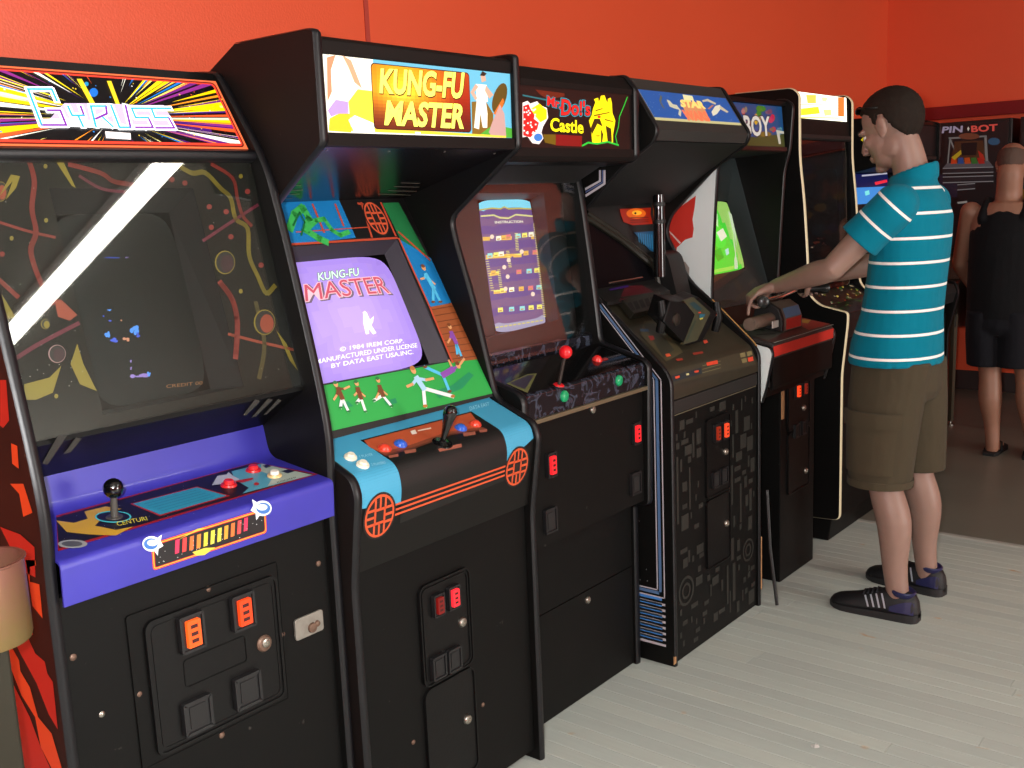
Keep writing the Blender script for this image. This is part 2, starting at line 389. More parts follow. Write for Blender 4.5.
mb = MB(); mb.add([(FX-.022, YF, .0004), (FX+.022, YF, .0004), (FX+.014, YF, .005), (FX-.014, YF, .005), (FX-.022, YB-.01, .0004), (FX+.022, YB-.01, .0004), (FX+.014, YB-.01, .005), (FX-.014, YB-.01, .005)],
       [(0, 1, 2, 3), (7, 6, 5, 4), (0, 4, 5, 1), (1, 5, 6, 2), (2, 6, 7, 3), (3, 7, 4, 0)])
struct(mb.build('trim_3', mat('pale_threshold_strip', (168, 166, 158), .4)))

# ceiling fluorescent fixtures (out of frame; one of them mirrors in the nearest cabinet's glass)
DIFF = mat('lit_diffuser', (255, 255, 250), .5, em=TUBE_L, emcol=(255, 250, 240))
HOUS = mat('fixture_enamel', (230, 230, 225), .4)
def fixture(x, y0, y1, label):
    t = thing('fluorescent_light', (x, (y0+y1)/2, ZC), label, 'ceiling light', 'strip lights on the ceiling')
    MB().box((x-.09, y0-.03, ZC-.045), (x+.09, y1+.03, ZC-.0005)).build('housing', HOUS, t, bevel=.006)
    k = MB(); sec = [(-.075, 0), (-.072, -.018), (-.05, -.032), (0, -.037), (.05, -.032), (.072, -.018), (.075, 0)]; z = ZC-.0452; n = 7
    k.add([(x+a, y0, z+b) for a, b in sec]+[(x+a, y1, z+b) for a, b in sec], [tuple(range(n)), tuple(range(2*n-1, n-1, -1))]+[(j, j+n, (j+1) % n+n, (j+1) % n) for j in range(n)])
    k.build('diffuser', DIFF, t)
fixture(3.01, -3.15, -.42, 'ceiling strip light mirrored as a white bar in the nearest cabinet glass')
fixture(.05, -3.15, -.42, 'ceiling strip light behind the photographer')
fixture(-2.91, -3.15, -.42, 'added unseen ceiling strip light farthest to the left behind the photographer')  # unseen fixture added to brighten the left wall and the white cabinet side
# ------------------------------------------------------------------ helpers shared by the cabinets
def side_pair(t, x0, x1, front, back, th=.019, mats=None, trim=TRIM, names=('side_panel', 'edge_trim'), inner=None):
    out = []
    for i, (a, b) in enumerate(((x0, x0+th), (x1-th, x1))):
        m = (mats or [BLACK, BLACK])[i]
        o = MB().prism_x(list(front)+list(back), a, b).build(names[0], m, t)
        trim_x(front, a-.0008, b+.0008).build(names[1], trim, o, smooth=True)
        out.append(o)
    return out
def rim(sf, mb, poly, w, o0, o1, mi=0):      # raised rim following a closed outline
    n = len(poly); cx = sum(p[0] for p in poly)/n; cy = sum(p[1] for p in poly)/n
    inn = []
    for i in range(n):
        a = Vector(poly[i-1]); b = Vector(poly[i]); c = Vector(poly[(i+1) % n]); d = (c-a).normalized(); nn = Vector((-d.y, d.x))
        if nn.dot(Vector((cx, cy))-b) < 0: nn = -nn
        inn.append(tuple(b+nn*w))
    V = [sf.at(*p, o0) for p in poly]+[sf.at(*p, o1) for p in poly]+[sf.at(*p, o1) for p in inn]+[sf.at(*p, o0) for p in inn]
    fs = []
    for i in range(n):
        j = (i+1) % n
        for k in range(3): fs.append((k*n+i, k*n+j, (k+1)*n+j, (k+1)*n+i))
    mb.add(V, fs, mi)
def coin_slot(sf, t, uv, w, h, rgb, em, name='coin_slot', flap=False):
    u, v = uv; k = MB(); sf.prism(k, rrect(u-w*.78, v-h*.70, u+w*.78, v+h*.70, .004), .0005, .008)
    rim(sf, k, rrect(u-w*.78, v-h*.70, u+w*.78, v+h*.70, .004), w*.16, .008, .0115)
    o = k.build(name, mat('coin_entry_black', (26, 25, 26), .35), t, smooth=True)
    if flap:
        k = MB(); sf.prism(k, rrect(u-w*.45, v-h*.46, u+w*.45, v+h*.46, .002), .0081, .0095); k.build('return_flap', DARK, o)
    else:
        p = Pal(); k = MB(); sf.prism(k, rrect(u-w*.42, v-h*.5, u+w*.42, v+h*.5, .002), .0081, .016, p(rgb, em))
        d = p((60, 8, 4), 0)
        for dv in (.28, .0, -.26): sf.poly(k, [(u-w*.22, v+h*(dv-.07)), (u+w*.22, v+h*(dv-.07)), (u+w*.22, v+h*(dv+.07)), (u-w*.22, v+h*(dv+.07))], .0164, d)
        k.build('coin_button', p.l, o)
    return o
def lock(sf, t, uv, r=.011, m=STEEL, name='lock'):
    k = MB(); sf.lathe(k, uv, [(r*1.25, 0), (r*1.25, .003), (r, .007), (r*.55, .008), (r*.5, .006)], mi=0); k.build(name, m, t, smooth=True)
def bolt(sf, t, uv, r=.006, m=RUST, name='bolt'):
    k = MB(); sf.lathe(k, uv, [(r, 0), (r*.95, r*.35), (r*.6, r*.6), (r*.1, r*.7)], n=10); k.build(name, m, t, smooth=True)
def button(sf, t, uv, r, rgb, name='push_button', h=.012, ring=None, style='flat'):
    k = MB(); p = Pal(); c = p.use(mat('button_%02x%02x%02x' % rgb, rgb, .28, coat=.3)); d = p.use(mat('button_%02x%02x%02x' % (ring or rgb), ring or rgb, .28, coat=.3))
    sf.lathe(k, uv, [(r, 0), (r, .003), (r*.9, .006), (r*.66, .0065)], mi=d)
    top = [(r*.62, .004), (r*.62, h), (r*.5, h+.002), (r*.1, h+.0015)] if style == 'flat' else [(r*.85, .003), (r*.8, h*.6), (r*.5, h), (r*.1, h*1.12)]
    sf.lathe(k, uv, top, mi=c); return k.build(name, p.l, t, smooth=True)
def panel_sheet(sf, name, u0, u1, m, t, th=.004):
    k = MB()
    for (a, V, N, v0, l) in sf.seg:
        A = a+sf.U*u0; B = a+sf.U*u1
        k.add([A, B, B+V*l, A+V*l, A-N*th, B-N*th, B+V*l-N*th, A+V*l-N*th], [(0, 1, 2, 3), (7, 6, 5, 4), (0, 4, 5, 1), (1, 5, 6, 2), (2, 6, 7, 3), (3, 7, 4, 0)])
    return k.build(name, m, t)
class Crt:               # bulging picture tube between four 3-D corners; art in 0..1 coordinates
    def __init__(s, BL, BR, TR, TL, bulge): s.q = [Vector(p) for p in (BL, BR, TR, TL)]; s.b = bulge; s.N = (s.q[1]-s.q[0]).cross(s.q[3]-s.q[0]).normalized()
    def at(s, u, v, off=0):
        p = (s.q[0]*(1-u)+s.q[1]*u)*(1-v)+(s.q[3]*(1-u)+s.q[2]*u)*v
        return p + s.N*(s.b*max(0, 1-(2*u-1)**2)*max(0, 1-(2*v-1)**2)+off)
    def hit(s, x, y):
        d = ray(x, y); o = s.q[0]+s.N*s.b*.6; uv = (0, 0)
        U = s.q[1]-s.q[0]; V = s.q[3]-s.q[0]
        for it in range(6):
            p = CAM + d*((o-CAM).dot(s.N)/d.dot(s.N))
            # invert the bilinear map by Newton steps on the flat quad
            u, v = uv
            for _ in range(8):
                q = (s.q[0]*(1-u)+s.q[1]*u)*(1-v)+(s.q[3]*(1-u)+s.q[2]*u)*v
                du = (s.q[1]-s.q[0])*(1-v)+(s.q[2]-s.q[3])*v; dv = (s.q[3]-s.q[0])*(1-u)+(s.q[2]-s.q[1])*u; r = p-q
                a, b, c = du.dot(du), du.dot(dv), dv.dot(dv); e, f = r.dot(du), r.dot(dv); D = a*c-b*b
                u += (e*c-f*b)/D; v += (a*f-b*e)/D
            uv = (u, v); k = s.b*max(0, 1-(2*u-1)**2)*max(0, 1-(2*v-1)**2); o = s.q[0]+s.N*k
        return uv
    def H(s, pts): return [s.hit(*p) for p in pts]
    def poly(s, mb, pts, off=.0008, mi=0): mb.add([s.at(u, v, off) for u, v in pts], [tuple(range(len(pts)))], mi)
    def px(s, mb, pts, off=.0008, mi=0): s.poly(mb, s.H(pts), off, mi)
    def strip(s, mb, u0, v0, u1, v1, off, mi, n=8):
        for i in range(n):
            a = u0+(u1-u0)*i/n; b = u0+(u1-u0)*(i+1)/n; s.poly(mb, [(a, v0), (b, v0), (b, v1), (a, v1)], off, mi)
    text = Surf.text
    def grid(s, mb, n, fn, corner=.12):
        for i in range(n):
            for j in range(n):
                q = []
                for a, b in ((i, j), (i+1, j), (i+1, j+1), (i, j+1)):
                    u, v = a/n*2-1, b/n*2-1
                    k = max(abs(u), abs(v)); 
                    if k > 0:     # squircle the outline
                        l = (abs(u)**6+abs(v)**6)**(1/6); f = k/l if l else 1; f = 1-(1-f)*min(1, corner*8); u, v = u*f, v*f
                    q.append(((u+1)/2, (v+1)/2))
                s.poly(mb, q, 0, fn((i+.5)/n, (j+.5)/n))

# ------------------------------------------------------------------ cabinet 1: starburst marquee, purple control panel
def cab_space():
    X0, X1 = .767, 1.397; xi0, xi1 = X0+.019, X1-.019
    t = thing('arcade_cabinet', (X0, 1.64, 0), 'arcade cabinet with starburst marquee, planet-painted glass and purple control panel, nearest the camera', 'arcade machine', 'arcade cabinets along the orange wall')
    front = fillet([(1.640, 0), (1.638, .90), (1.628, 1.03), (1.655, 1.171), (1.713, 1.418), (1.757, 1.573), (1.786, 1.63), (1.899, 1.790), (2.0, 1.80)], [0, .1, .1, .1, .1, .03, .03, .02, 0])
    sides = side_pair(t, X0, X1, front, [(2.42, 1.80), (2.42, 0)])
    # orange flame print on the outer left side
    sf = Surf([(X0-.0006, 0, 0), (X0-.0006, 0, 2)], (0, -1, 0)); p = Pal(); k = MB(); c = crop(0, 380, 1.975)
    RED, ORG = p((158, 20, 12)), p((190, 60, 15))
    sf.px(k, c((0, 0), (12, 0), (18, 80), (6, 95), (0, 90)), 0, RED)
    sf.px(k, c((22, 125), (34, 130), (37, 175), (24, 165)), 0, ORG); sf.px(k, c((20, 205), (46, 205), (64, 262), (46, 270), (38, 225)), 0, ORG)
    sf.px(k, c((0, 290), (40, 305), (68, 330), (70, 390), (50, 380), (20, 330)), 0, RED)
    e = crop(0, 560, 3.69)
    sf.px(k, e((95, 0), (130, 0), (133, 20), (110, 25), (110, 80), (145, 90), (157, 215), (120, 170)), 0, ORG)
    sf.px(k, e((30, 250), (60, 235), (118, 245), (122, 275), (105, 290), (130, 345), (165, 375), (175, 420), (195, 450), (213, 625), (180, 570), (135, 455), (100, 390), (75, 345)), 0, RED)
    sf.px(k, e((20, 290), (48, 330), (70, 370), (75, 410), (110, 470), (140, 580), (190, 640), (228, 768), (190, 768), (150, 690), (130, 580), (80, 500), (40, 400)), 0, ORG)
    sf.px(k, e((40, 440), (70, 500), (110, 580), (150, 690), (185, 768), (75, 768), (60, 600)), 0, RED)
    rf = random.Random(14)
    for i in range(9):   # more flames over the rest of the side, hidden by the picture edge
        y0, z0 = 1.80+.066*i, rf.uniform(.15, .35); pts = [(-y0, z0), (-y0-.03, z0+.25), (-y0-.015, z0+.45), (-y0-.05, z0+.75+rf.uniform(0, .3)), (-y0-.055, z0+.5), (-y0-.06, z0+.28), (-y0-.05, z0)]
        sf.poly(k, pts, 0, (RED, ORG)[i % 2])
    k.build('flame_print', p.l, sides[0], recalc=False)
    # back, top and base
    MB().box((xi0, 2.395, .05), (xi1, 2.41, 1.785)).build('back_panel', BLACK2, t)
    MB().prism_x([(1.905, 1.775), (1.905, 1.79), (2.41, 1.79), (2.41, 1.775)], xi0, xi1).build('top_panel', BLACK, t)
    # marquee
    ms = Surf.yz([(1.800, 1.622), (1.896, 1.776)], xi0); Wd = xi1-xi0; Ln = ms.len
    MB().sheet_x([(1.804, 1.620), (1.900, 1.774)], xi0, xi1, .03).build('marquee_box', BLACK2, t)
    p = Pal(); k = MB(); E1 = 1.25
    ms.poly(k, [(.004, .006), (Wd-.004, .006), (Wd-.004, Ln-.004), (.004, Ln-.004)], .001, p((255, 120, 70), .95))
    b0, b1, c0, c1 = .016, Wd-.018, .019, Ln-.016
    ms.poly(k, rrect(.0085, .0105, Wd-.0095, Ln-.0085, .01), .0014, p((120, 20, 18), .6)); ms.poly(k, rrect(.0115, .0135, Wd-.0125, Ln-.0115, .008), .0016, p((250, 70, 48), 1.0))
    ms.poly(k, rrect(b0, c0, b1, c1, .006), .002, p((12, 8, 16), .3))
    cu, cv = ms.hit(112, 118); rg = random.Random(11)
    cols = [(255, 225, 20), (255, 240, 120), (255, 255, 235), (255, 150, 30), (110, 30, 120), (70, 20, 110), (20, 120, 210), (240, 90, 40), (255, 220, 190), (255, 210, 0), (140, 40, 130)]
    for i in range(150):
        a = rg.uniform(0, 2*math.pi); r0 = rg.uniform(.045, .16); r1 = r0+rg.uniform(.1, .5); w = rg.uniform(.004, .011)
        if abs(math.cos(a)) < .45 and rg.random() < .6: continue
        d = Vector((math.cos(a), math.sin(a)*.75)); n = Vector((-d.y, d.x)); A = Vector((cu, cv))+d*r0; B = Vector((cu, cv))+d*r1
        q = clip_rect([tuple(A), tuple(B-n*w), tuple(B+n*w)], b0, c0, b1, c1)
        if len(q) >= 3: ms.poly(k, q, .0022+.00003*i*.3, p(cols[rg.randrange(len(cols))], E1))
    for i in range(70):
        q = ell(cu+rg.uniform(-.28, .28), rg.uniform(c0+.01, c1-.01), rg.uniform(.0008, .002), n=6); ms.poly(k, q, .0038, p(rg.choice([(255, 220, 60), (240, 90, 40), (255, 255, 255), (40, 140, 230)]), 1))
    c = crop(0, 40, 3.938); m2 = crop(0, 40, 5.908)
    ms.px(k, m2(*ell(548, 318, 26, 26)), .0041, p((30, 120, 220), 1)); ms.px(k, m2(*ell(506, 268, 13, 13)), .0041, p((30, 150, 200), 1))
    for q in ([(448, 238), (478, 238), (556, 382), (526, 382)], [(626, 250), (652, 250), (740, 490), (700, 440)]): ms.px(k, m2(*q), .0042, p((255, 215, 40), E1))
    art = k.build('marquee', p.l, t, recalc=False)
    # title: outlined block letters
    p = Pal(); k = MB(); WH, CY, VI = p((255, 255, 255), 1.9), p((60, 190, 255), 1.1), p((150, 60, 190), .9)
    LET = {'G': [[(330, 370), (300, 300), (160, 300), (240, 512), (385, 512), (350, 425), (275, 425)]],
           'Y': [[(395, 400), (420, 455), (490, 455), (470, 400)], [(455, 455), (485, 520)]],
           'R': [[(560, 520), (530, 400), (620, 400), (625, 445), (560, 475)], [(600, 465), (660, 520)]],
           'U': [[(650, 395), (700, 525), (765, 525), (735, 395)]]}
    L2 = {'S': [[(590, 275), (515, 275), (530, 312), (580, 312), (598, 350), (530, 350)]], 'S2': [[(668, 275), (592, 275), (606, 312), (660, 312), (682, 352), (610, 352)]]}
    paths = [m2(*q) for L in LET.values() for q in L]+[c(*q) for L in L2.values() for q in L]
    for q in paths: ms.stroke(k, ms.H(q), .0120, .0046, WH)
    ms.px(k, m2((225, 520), (395, 520), (770, 535), (770, 515), (700, 500), (390, 470), (215, 480)), .00455, WH)
    ms.px(k, c((180, 330), (690, 365), (690, 345), (640, 262), (540, 262), (400, 255), (250, 255)), .0045, p((226, 200, 236), 1.0))
    for q in paths:
        h = ms.H(q); mid = len(h)//2
        ms.stroke(k, h[:mid+1], .0046, .0050, CY); ms.stroke(k, h[mid:], .0046, .0050, VI)
    ms.px(k, c((410, 365), (510, 372), (512, 398), (414, 392)), .0045, p((255, 245, 240), 1.2))
    k.build('title_lettering', p.l, art, recalc=False)
    # retainer bar and monitor glass
    MB().prism_x(fillet([(1.800, 1.600), (1.783, 1.606), (1.782, 1.622), (1.806, 1.628)], .006)+[(1.83, 1.61)], xi0, xi1).build('retainer_bar', TRIM, t, smooth=True)
    gs = Surf.yz([(1.690, 1.140), (1.800, 1.603)], xi0).bound(0, Wd); GL = gs.len
    c = crop(0, 140, 2.953)
    win = gs.H(c((300, 768), (715, 705), (575, 140), (150, 140)))
    wb = min(win[0][1], win[1][1])-.004; win = [(win[0][0], .02), (win[1][0]+.004, .02), (win[2][0], win[2][1]), (win[3][0], win[3][1])]
    # painted bezel around the window, just behind the glass
    k = MB(); p = Pal(); BG = p.use(mat('dark_bezel_print', (21, 20, 15), .6, vary=.4, vscale=9, spec=.2)); of = -.006
    ring = [(0, 0), (Wd, 0), (Wd, GL), (0, GL)]
    for i in range(4):
        j = (i+1) % 4; gs.poly(k, [ring[i], ring[j], win[j], win[i]], of, BG)
    art = k.build('bezel', p.l, t, recalc=False)
    k = MB(); p = Pal(); YE, RE, MA, OR, PU = p((122, 106, 22)), p((122, 34, 22)), p((98, 20, 42)), p((136, 54, 30)), p((46, 15, 22)); of += .0012
    def band(pts, w, mi):
        q = []
        for i in range(len(pts)-1):
            a, b, d, e = (Vector(pts[max(0, min(len(pts)-1, i+j))]) for j in (-1, 0, 1, 2))
            for n_ in range(5):
                s = n_/5; q.append(tuple(.5*((2*b)+(d-a)*s+(2*a-5*b+4*d-e)*s*s+(3*b-a-3*d+e)*s**3)))
        q.append(pts[-1]); gs.stroke(k, gs.H(c(*q)), w, of, mi)
    band([(90, 60), (105, 120), (98, 200), (110, 270), (95, 330), (125, 420), (160, 480)], .009, RE); band([(0, 240), (90, 268), (165, 285)], .005, RE); band([(0, 410), (55, 460)], .008, RE)
    band([(520, 66), (570, 95), (610, 95), (655, 140), (685, 170), (700, 230), (735, 260), (740, 340), (765, 400), (790, 450), (815, 430)], .010, YE)
    band([(630, 70), (690, 110), (705, 170), (720, 220), (745, 250)], .008, RE); band([(605, 295), (680, 245), (765, 190)], .006, MA); band([(210, 70), (300, 95), (340, 120), (400, 130)], .009, RE)
    band([(240, 105), (300, 140), (360, 150), (420, 150)], .006, MA); band([(48, 645), (120, 600), (235, 540)], .007, MA); band([(680, 572), (770, 595), (880, 620)], .006, OR)
    band([(655, 420), (690, 470), (705, 540), (700, 640)], .012, RE); band([(760, 480), (785, 600), (770, 700)], .010, p((70, 60, 18)))
    gs.px(k, c((168, 60), (190, 60), (228, 140), (215, 132)), of, YE); gs.px(k, c((165, 470), (185, 470), (232, 515), (210, 532), (175, 520)), of, OR)
    gs.px(k, c((232, 600), (250, 660), (290, 740), (240, 720), (212, 660)), of, YE); gs.px(k, c((75, 720), (150, 700), (185, 665), (160, 745), (110, 766), (75, 766)), of, YE)
    gs.px(k, c((0, 440), (25, 480), (48, 520), (20, 530), (0, 500)), of, YE); gs.px(k, c((820, 560), (850, 600), (884, 680), (860, 650)), of, YE)
    for x, y, rx, ry, m1, m2_ in ((668, 360, 30, 35, YE, PU), (785, 537, 32, 38, YE, OR), (172, 630, 26, 27, p((150, 118, 118)), PU), (138, 542, 14, 15, YE, YE), (5, 150, 20, 30, YE, OR)):
        gs.px(k, c(*ell(x, y, rx, ry)), of+.0003, m1); gs.px(k, c(*ell(x+1, y, rx*.9, ry*.92)), of+.0006, p((24, 22, 17))); gs.px(k, c(*ell(x+rx*.2, y+ry*.1, rx*.62, ry*.72)), of+.0009, m2_)
    gs.px(k, c((0, 165), (35, 100), (62, 105), (50, 140), (20, 175), (40, 120)), of+.0012, YE)
    for x, y in ((512, 115), (550, 125), (622, 195), (672, 210), (686, 284), (735, 150), (775, 368), (628, 256), (10, 335)): gs.px(k, c(*ell(x, y, 8, 8, 10)), of, p((120, 32, 24)))
    for x, y in ((138, 75), (140, 235), (38, 288), (715, 105), (715, 445), (170, 755)): gs.px(k, c(*ell(x, y, 6, 7, 10)), of, YE)
    for i in range(90):
        x, y = rg.uniform(0, 880), rg.uniform(60, 760); u, v = gs.hit(*c((x, y))[0])
        if u < win[0][0]-.01 and u < win[3][0]-.01 or u > win[1][0]+.01: gs.poly(k, ell(u, v, .0008, n=5), of, p((180, 180, 170)))
    k.build('bezel_print', p.l, art, recalc=False)
    # shroud and picture tube behind the window
    dp = .075; q3 = [gs.at(u, v, -.007) for u, v in win]
    ins = [(.03, .01), (-.03, .01), (-.02, -.03), (.02, -.03)]; sc3 = [gs.at(win[i][0]+ins[i][0], win[i][1]+ins[i][1], -dp) for i in range(4)]
    k = MB(); k.add(q3+sc3, [(i, (i+1) % 4, (i+1) % 4+4, i+4) for i in range(4)]); k.build('monitor_shroud', mat('shroud_card', (17, 17, 16), .7), t, recalc=False)
    cr = Crt(*sc3, .015); k = MB(); p = Pal(); D = p.use(mat('unlit_phosphor', (24, 26, 24), .55, spec=.15))
    cr.grid(k, 14, lambda u, v: D); scr = k.build('screen', p.l, t, smooth='all')
    k = MB(); p = Pal(); B, B2, O2, V2 = p((70, 150, 255), .9), p((40, 80, 220), .9), p((230, 150, 110), .7), p((150, 120, 210), .8)
    for x, y, w_, h_, m_ in ((318, 575, 10, 12, B), (335, 592, 14, 8, B2), (395, 562, 14, 14, B), (405, 575, 8, 8, B2), (372, 588, 12, 8, O2), (322, 503, 6, 3, B), (324, 534, 6, 3, B2), (305, 520, 3, 3, B2), (385, 700, 14, 9, V2), (415, 695, 26, 7, V2), (440, 692, 8, 8, B), (385, 655, 3, 5, V2), (386, 675, 3, 5, V2), (330, 347, 24, 2, B2), (375, 347, 8, 2, V2), (357, 533, 3, 3, O2)):
        for _ in range(5): cr.px(k, c(*ell(x+rg.uniform(-w_, w_)*.6, y+rg.uniform(-h_, h_)*.6, w_*rg.uniform(.3, .6), h_*rg.uniform(.3, .6), 7)), .0012, m_)
    cr.text(k, 'CREDIT 00', cr.H(c((490, 733), (597, 722), (597, 712), (490, 723))), .0014, p((170, 110, 60), .6))
    k.build('screen_image', p.l, scr, recalc=False)
    panel_sheet(Surf.yz([(1.686, 1.138), (1.797, 1.604)], xi0), 'monitor_glass', 0, Wd, glass(), t, .003)
    # black board under the glass, with speaker slots
    bs = Surf.yz([(1.842, 1.035), (1.690, 1.136)], xi0)
    bs.N = bs.seg[0][2]
    MB().prism_x([(1.842, 1.035), (1.690, 1.128), (1.690, 1.139), (1.86, 1.045)], xi0, xi1).build('speaker_board', BLACK, t)
    bs = Surf.yz([(1.690, 1.1275), (1.8415, 1.0345)], xi0); c = crop(0, 400, 2.844)
    SL = mat('speaker_cloth', (70, 66, 58), .9, bump=.8, bscale=500)
    for q in ([(118, 180), (135, 182), (190, 100), (165, 98)], [(180, 152), (200, 148), (232, 108), (215, 105)], [(690, 42), (700, 42), (740, 2), (725, -4)], [(715, 48), (727, 46), (775, -2), (762, -6)], [(748, 42), (760, 38), (800, 0), (790, -4)]):
        k = MB(); bs.px(k, c(*q), -.0012, 0); k.build('speaker_slot', SL, t, recalc=False)
    # purple control panel
    prof = fillet([(1.622, .866), (1.617, .944), (1.822, .970), (1.838, 1.040)], [0, .014, .025, 0], 5)
    PUR = mat('purple_painted_steel', (54, 49, 150), .36, vary=.12, vscale=14, coat=.15)
    MB().sheet_x(prof, xi0, xi1, .004).build('control_panel', PUR, t, smooth=True)
    cp = Surf.yz([(1.6195, .9445), (1.822, .970)], xi0); p = Pal(); k = MB(); o = .0012; c = crop(0, 400, 2.844); c8 = crop(180, 430, 6.4)
    cp.px(k, c((165, 432), (905, 212), (720, 178), (160, 330)), o, p((150, 26, 34))); cp.px(k, c((168, 424), (893, 213), (722, 181), (160, 336)), o+.0003, p((20, 18, 26)))
    cp.px(k, c((455, 333), (370, 298), (560, 248), (655, 275)), o+.0006, p((160, 30, 30))); cp.px(k, c((456, 329), (378, 298), (560, 251), (645, 275)), o+.0009, p((46, 142, 170)))
    for i in range(5):
        a = .18+.16*i; l = lambda P, Q, f: (P[0]+(Q[0]-P[0])*f, P[1]+(Q[1]-P[1])*f); A = l((378, 298), (456, 329), a); B = l((560, 251), (645, 275), a)
        cp.stroke(k, cp.H(c(l(A, B, .1), l(A, B, .9))), .0012, o+.0012, p((24, 80, 110)))
    YL = p((196, 150, 40)); 
    cp.px(k, c((160, 345), (210, 352), (250, 340), (240, 320), (300, 305), (345, 312), (300, 330), (270, 360), (330, 372), (380, 362), (330, 388), (255, 385), (190, 378)), o+.0006, YL)
    cp.px(k, c(*ell(322, 335, 52, 17)), o+.0009, p((70, 190, 200))); cp.px(k, c(*ell(322, 335, 47, 14)), o+.0011, p((20, 20, 30)))
    cp.text(k, 'CENTURI', cp.H(c((335, 362), (420, 345), (415, 334), (330, 350))), o+.0012, p((220, 200, 60)))
    cp.px(k, c(*ell(207, 412, 42, 12)), o+.0006, p((150, 150, 150))); cp.px(k, c(*ell(205, 412, 30, 8)), o+.0009, p((80, 80, 84)))
    cp.px(k, c8((330, 270), (520, 220), (850, 292), (400, 412), (440, 375), (380, 340), (350, 320)), o+.0006, p((80, 150, 170)))
    cp.px(k, c8((520, 222), (845, 293), (560, 365), (600, 300), (520, 270)), o+.0009, p((160, 172, 160)))
    cp.px(k, c8((205, 360), (240, 300), (300, 290), (310, 275), (340, 300), (380, 320), (360, 340)), o+.0010, p((180, 180, 190)))
    cp.px(k, c8((340, 335), (465, 312), (470, 322), (400, 345)), o+.0013, p((170, 30, 30))); cp.px(k, c8(*ell(490, 352, 18, 10, 8)), o+.0013, p((170, 30, 30)))
    for q in ([(528, 235), (560, 228), (585, 240), (550, 250)], [(645, 270), (700, 258), (735, 270), (690, 285)]): cp.px(k, c8(*q), o+.0013, p((28, 30, 60)))
    cp.text(k, 'KONAMI', cp.H(c8((625, 348), (742, 315), (738, 306), (620, 338))), o+.0013, p((40, 40, 46)))
    for i in range(40): cp.poly(k, ell(rg.uniform(.03, .4), rg.uniform(.03, cp.len-.03), .0008, n=5), o+.0005, p((200, 200, 210)))
    k.build('control_overlay', p.l, t, recalc=False)
    uv = cp.hit(114.5, 518); k = MB(); cp.lathe(k, uv, [(.016, 0), (.015, .003), (.007, .004), (.0062, .045)], mi=0); j = k.build('joystick', mat('joystick_shaft_grey', (84, 80, 76), .4, metal=.4), t, smooth=True)
    k = MB(); b = cp.at(*uv, .058); k.ball(b, .0185, 20); k.build('ball_top', mat('glossy_black_plastic', (10, 10, 11), .12, coat=.6), j, smooth='all')
    button(cp, t, cp.hit(*c8((312, 360))[0]), .0165, (214, 40, 44), ring=(196, 34, 36)); button(cp, t, cp.hit(*c8((470, 265))[0]), .0165, (214, 40, 44), ring=(196, 34, 36)); button(cp, t, cp.hit(*c8((605, 300))[0]), .0155, (236, 226, 214), ring=(214, 180, 120))
    # decal on the panel face
    fs = Surf.yz([(1.622, .866), (1.6172, .944)], xi0); p = Pal(); k = MB(); o = .0010
    q = fs.H(c((425, 400), (755, 308), (758, 385), (438, 495))); u0, u1 = (q[0][0]+q[3][0])/2, (q[1][0]+q[2][0])/2; v0 = .013; v1 = .064
    for i, (w_, cl) in enumerate(((0, (240, 80, 40)), (.0022, (250, 190, 60)), (.0036, (200, 40, 40)), (.0052, (24, 20, 22)))): fs.poly(k, rrect(u0+w_, v0+w_, u1-w_, v1-w_, .006-w_*.5), o+.0003*i, p(cl))
    nb = 11
    for i in range(nb):
        a = u0+.045+i*(u1-u0-.085)/nb; w_ = .0085; up = .004*math.sin(math.pi*i/(nb-1)); cl = [(214, 48, 84), (226, 62, 60), (226, 106, 50), (230, 130, 50), (214, 196, 60), (214, 206, 70), (214, 206, 70), (226, 150, 50), (224, 110, 50), (224, 70, 70), (214, 48, 84)][i]
        fs.poly(k, [(a, v0+.018-up), (a+w_, v0+.018-up), (a+w_+.003, v0+.044-up), (a+.003, v0+.044-up)], o+.0014, p(cl))
    fs.px(k, c((545, 432), (580, 420), (610, 418), (580, 440), (555, 442)), o+.0014, p((214, 190, 70))); fs.px(k, c((500, 400), (560, 365), (585, 362), (540, 380)), o+.0012, p((200, 180, 60)))
    for i in range(26): fs.poly(k, ell(rg.uniform(u0+.01, u1-.01), rg.uniform(v0+.008, v1-.01), .0008, n=5), o+.0016, p((220, 220, 220)))
    k.build('panel_decal', p.l, t, recalc=False)
    for x, y in ((428, 408), (744, 307)):
        k = MB(); p = Pal(); W_ = p((224, 232, 240)); x0, y0 = x, y
        s_ = 1 if x > 500 else -1
        fs.px(k, c(*[(x0+dx, y0+dy) for dx, dy in ell(0, 0, 26, 22)]), o+.002, W_); fs.px(k, c(*[(x0-s_*a, y0+b) for a, b in ((15, -16), (30, -26), (26, -8), (34, 6), (20, 14), (18, 34), (8, 20))]), o+.0019, W_)
        fs.px(k, c(*[(x0+dx, y0+dy) for dx, dy in ell(2*s_, 0, 20, 16)]), o+.0023, p((60, 110, 180))); fs.px(k, c(*[(x0+dx, y0+dy) for dx, dy in ell(-2*s_, -3, 15, 9)]), o+.0026, W_)
        k.build('ship_emblem', p.l, t, recalc=False)
    # lower front with coin door
    MB().prism_x([(1.655, .03), (1.655, .872), (1.675, .872), (1.675, .03)], xi0, xi1).build('front_panel', BLACK, t)
    fp = Surf.yz([(1.655, 0), (1.655, .9)], xi0); c = crop(60, 540, 3.2)
    q = fp.H(c((310, 690), (715, 500), (685, 105), (255, 265))); u0, u1 = (q[0][0]+q[3][0])/2, (q[1][0]+q[2][0])/2; v0, v1 = (q[0][1]+q[1][1])/2, (q[2][1]+q[3][1])/2
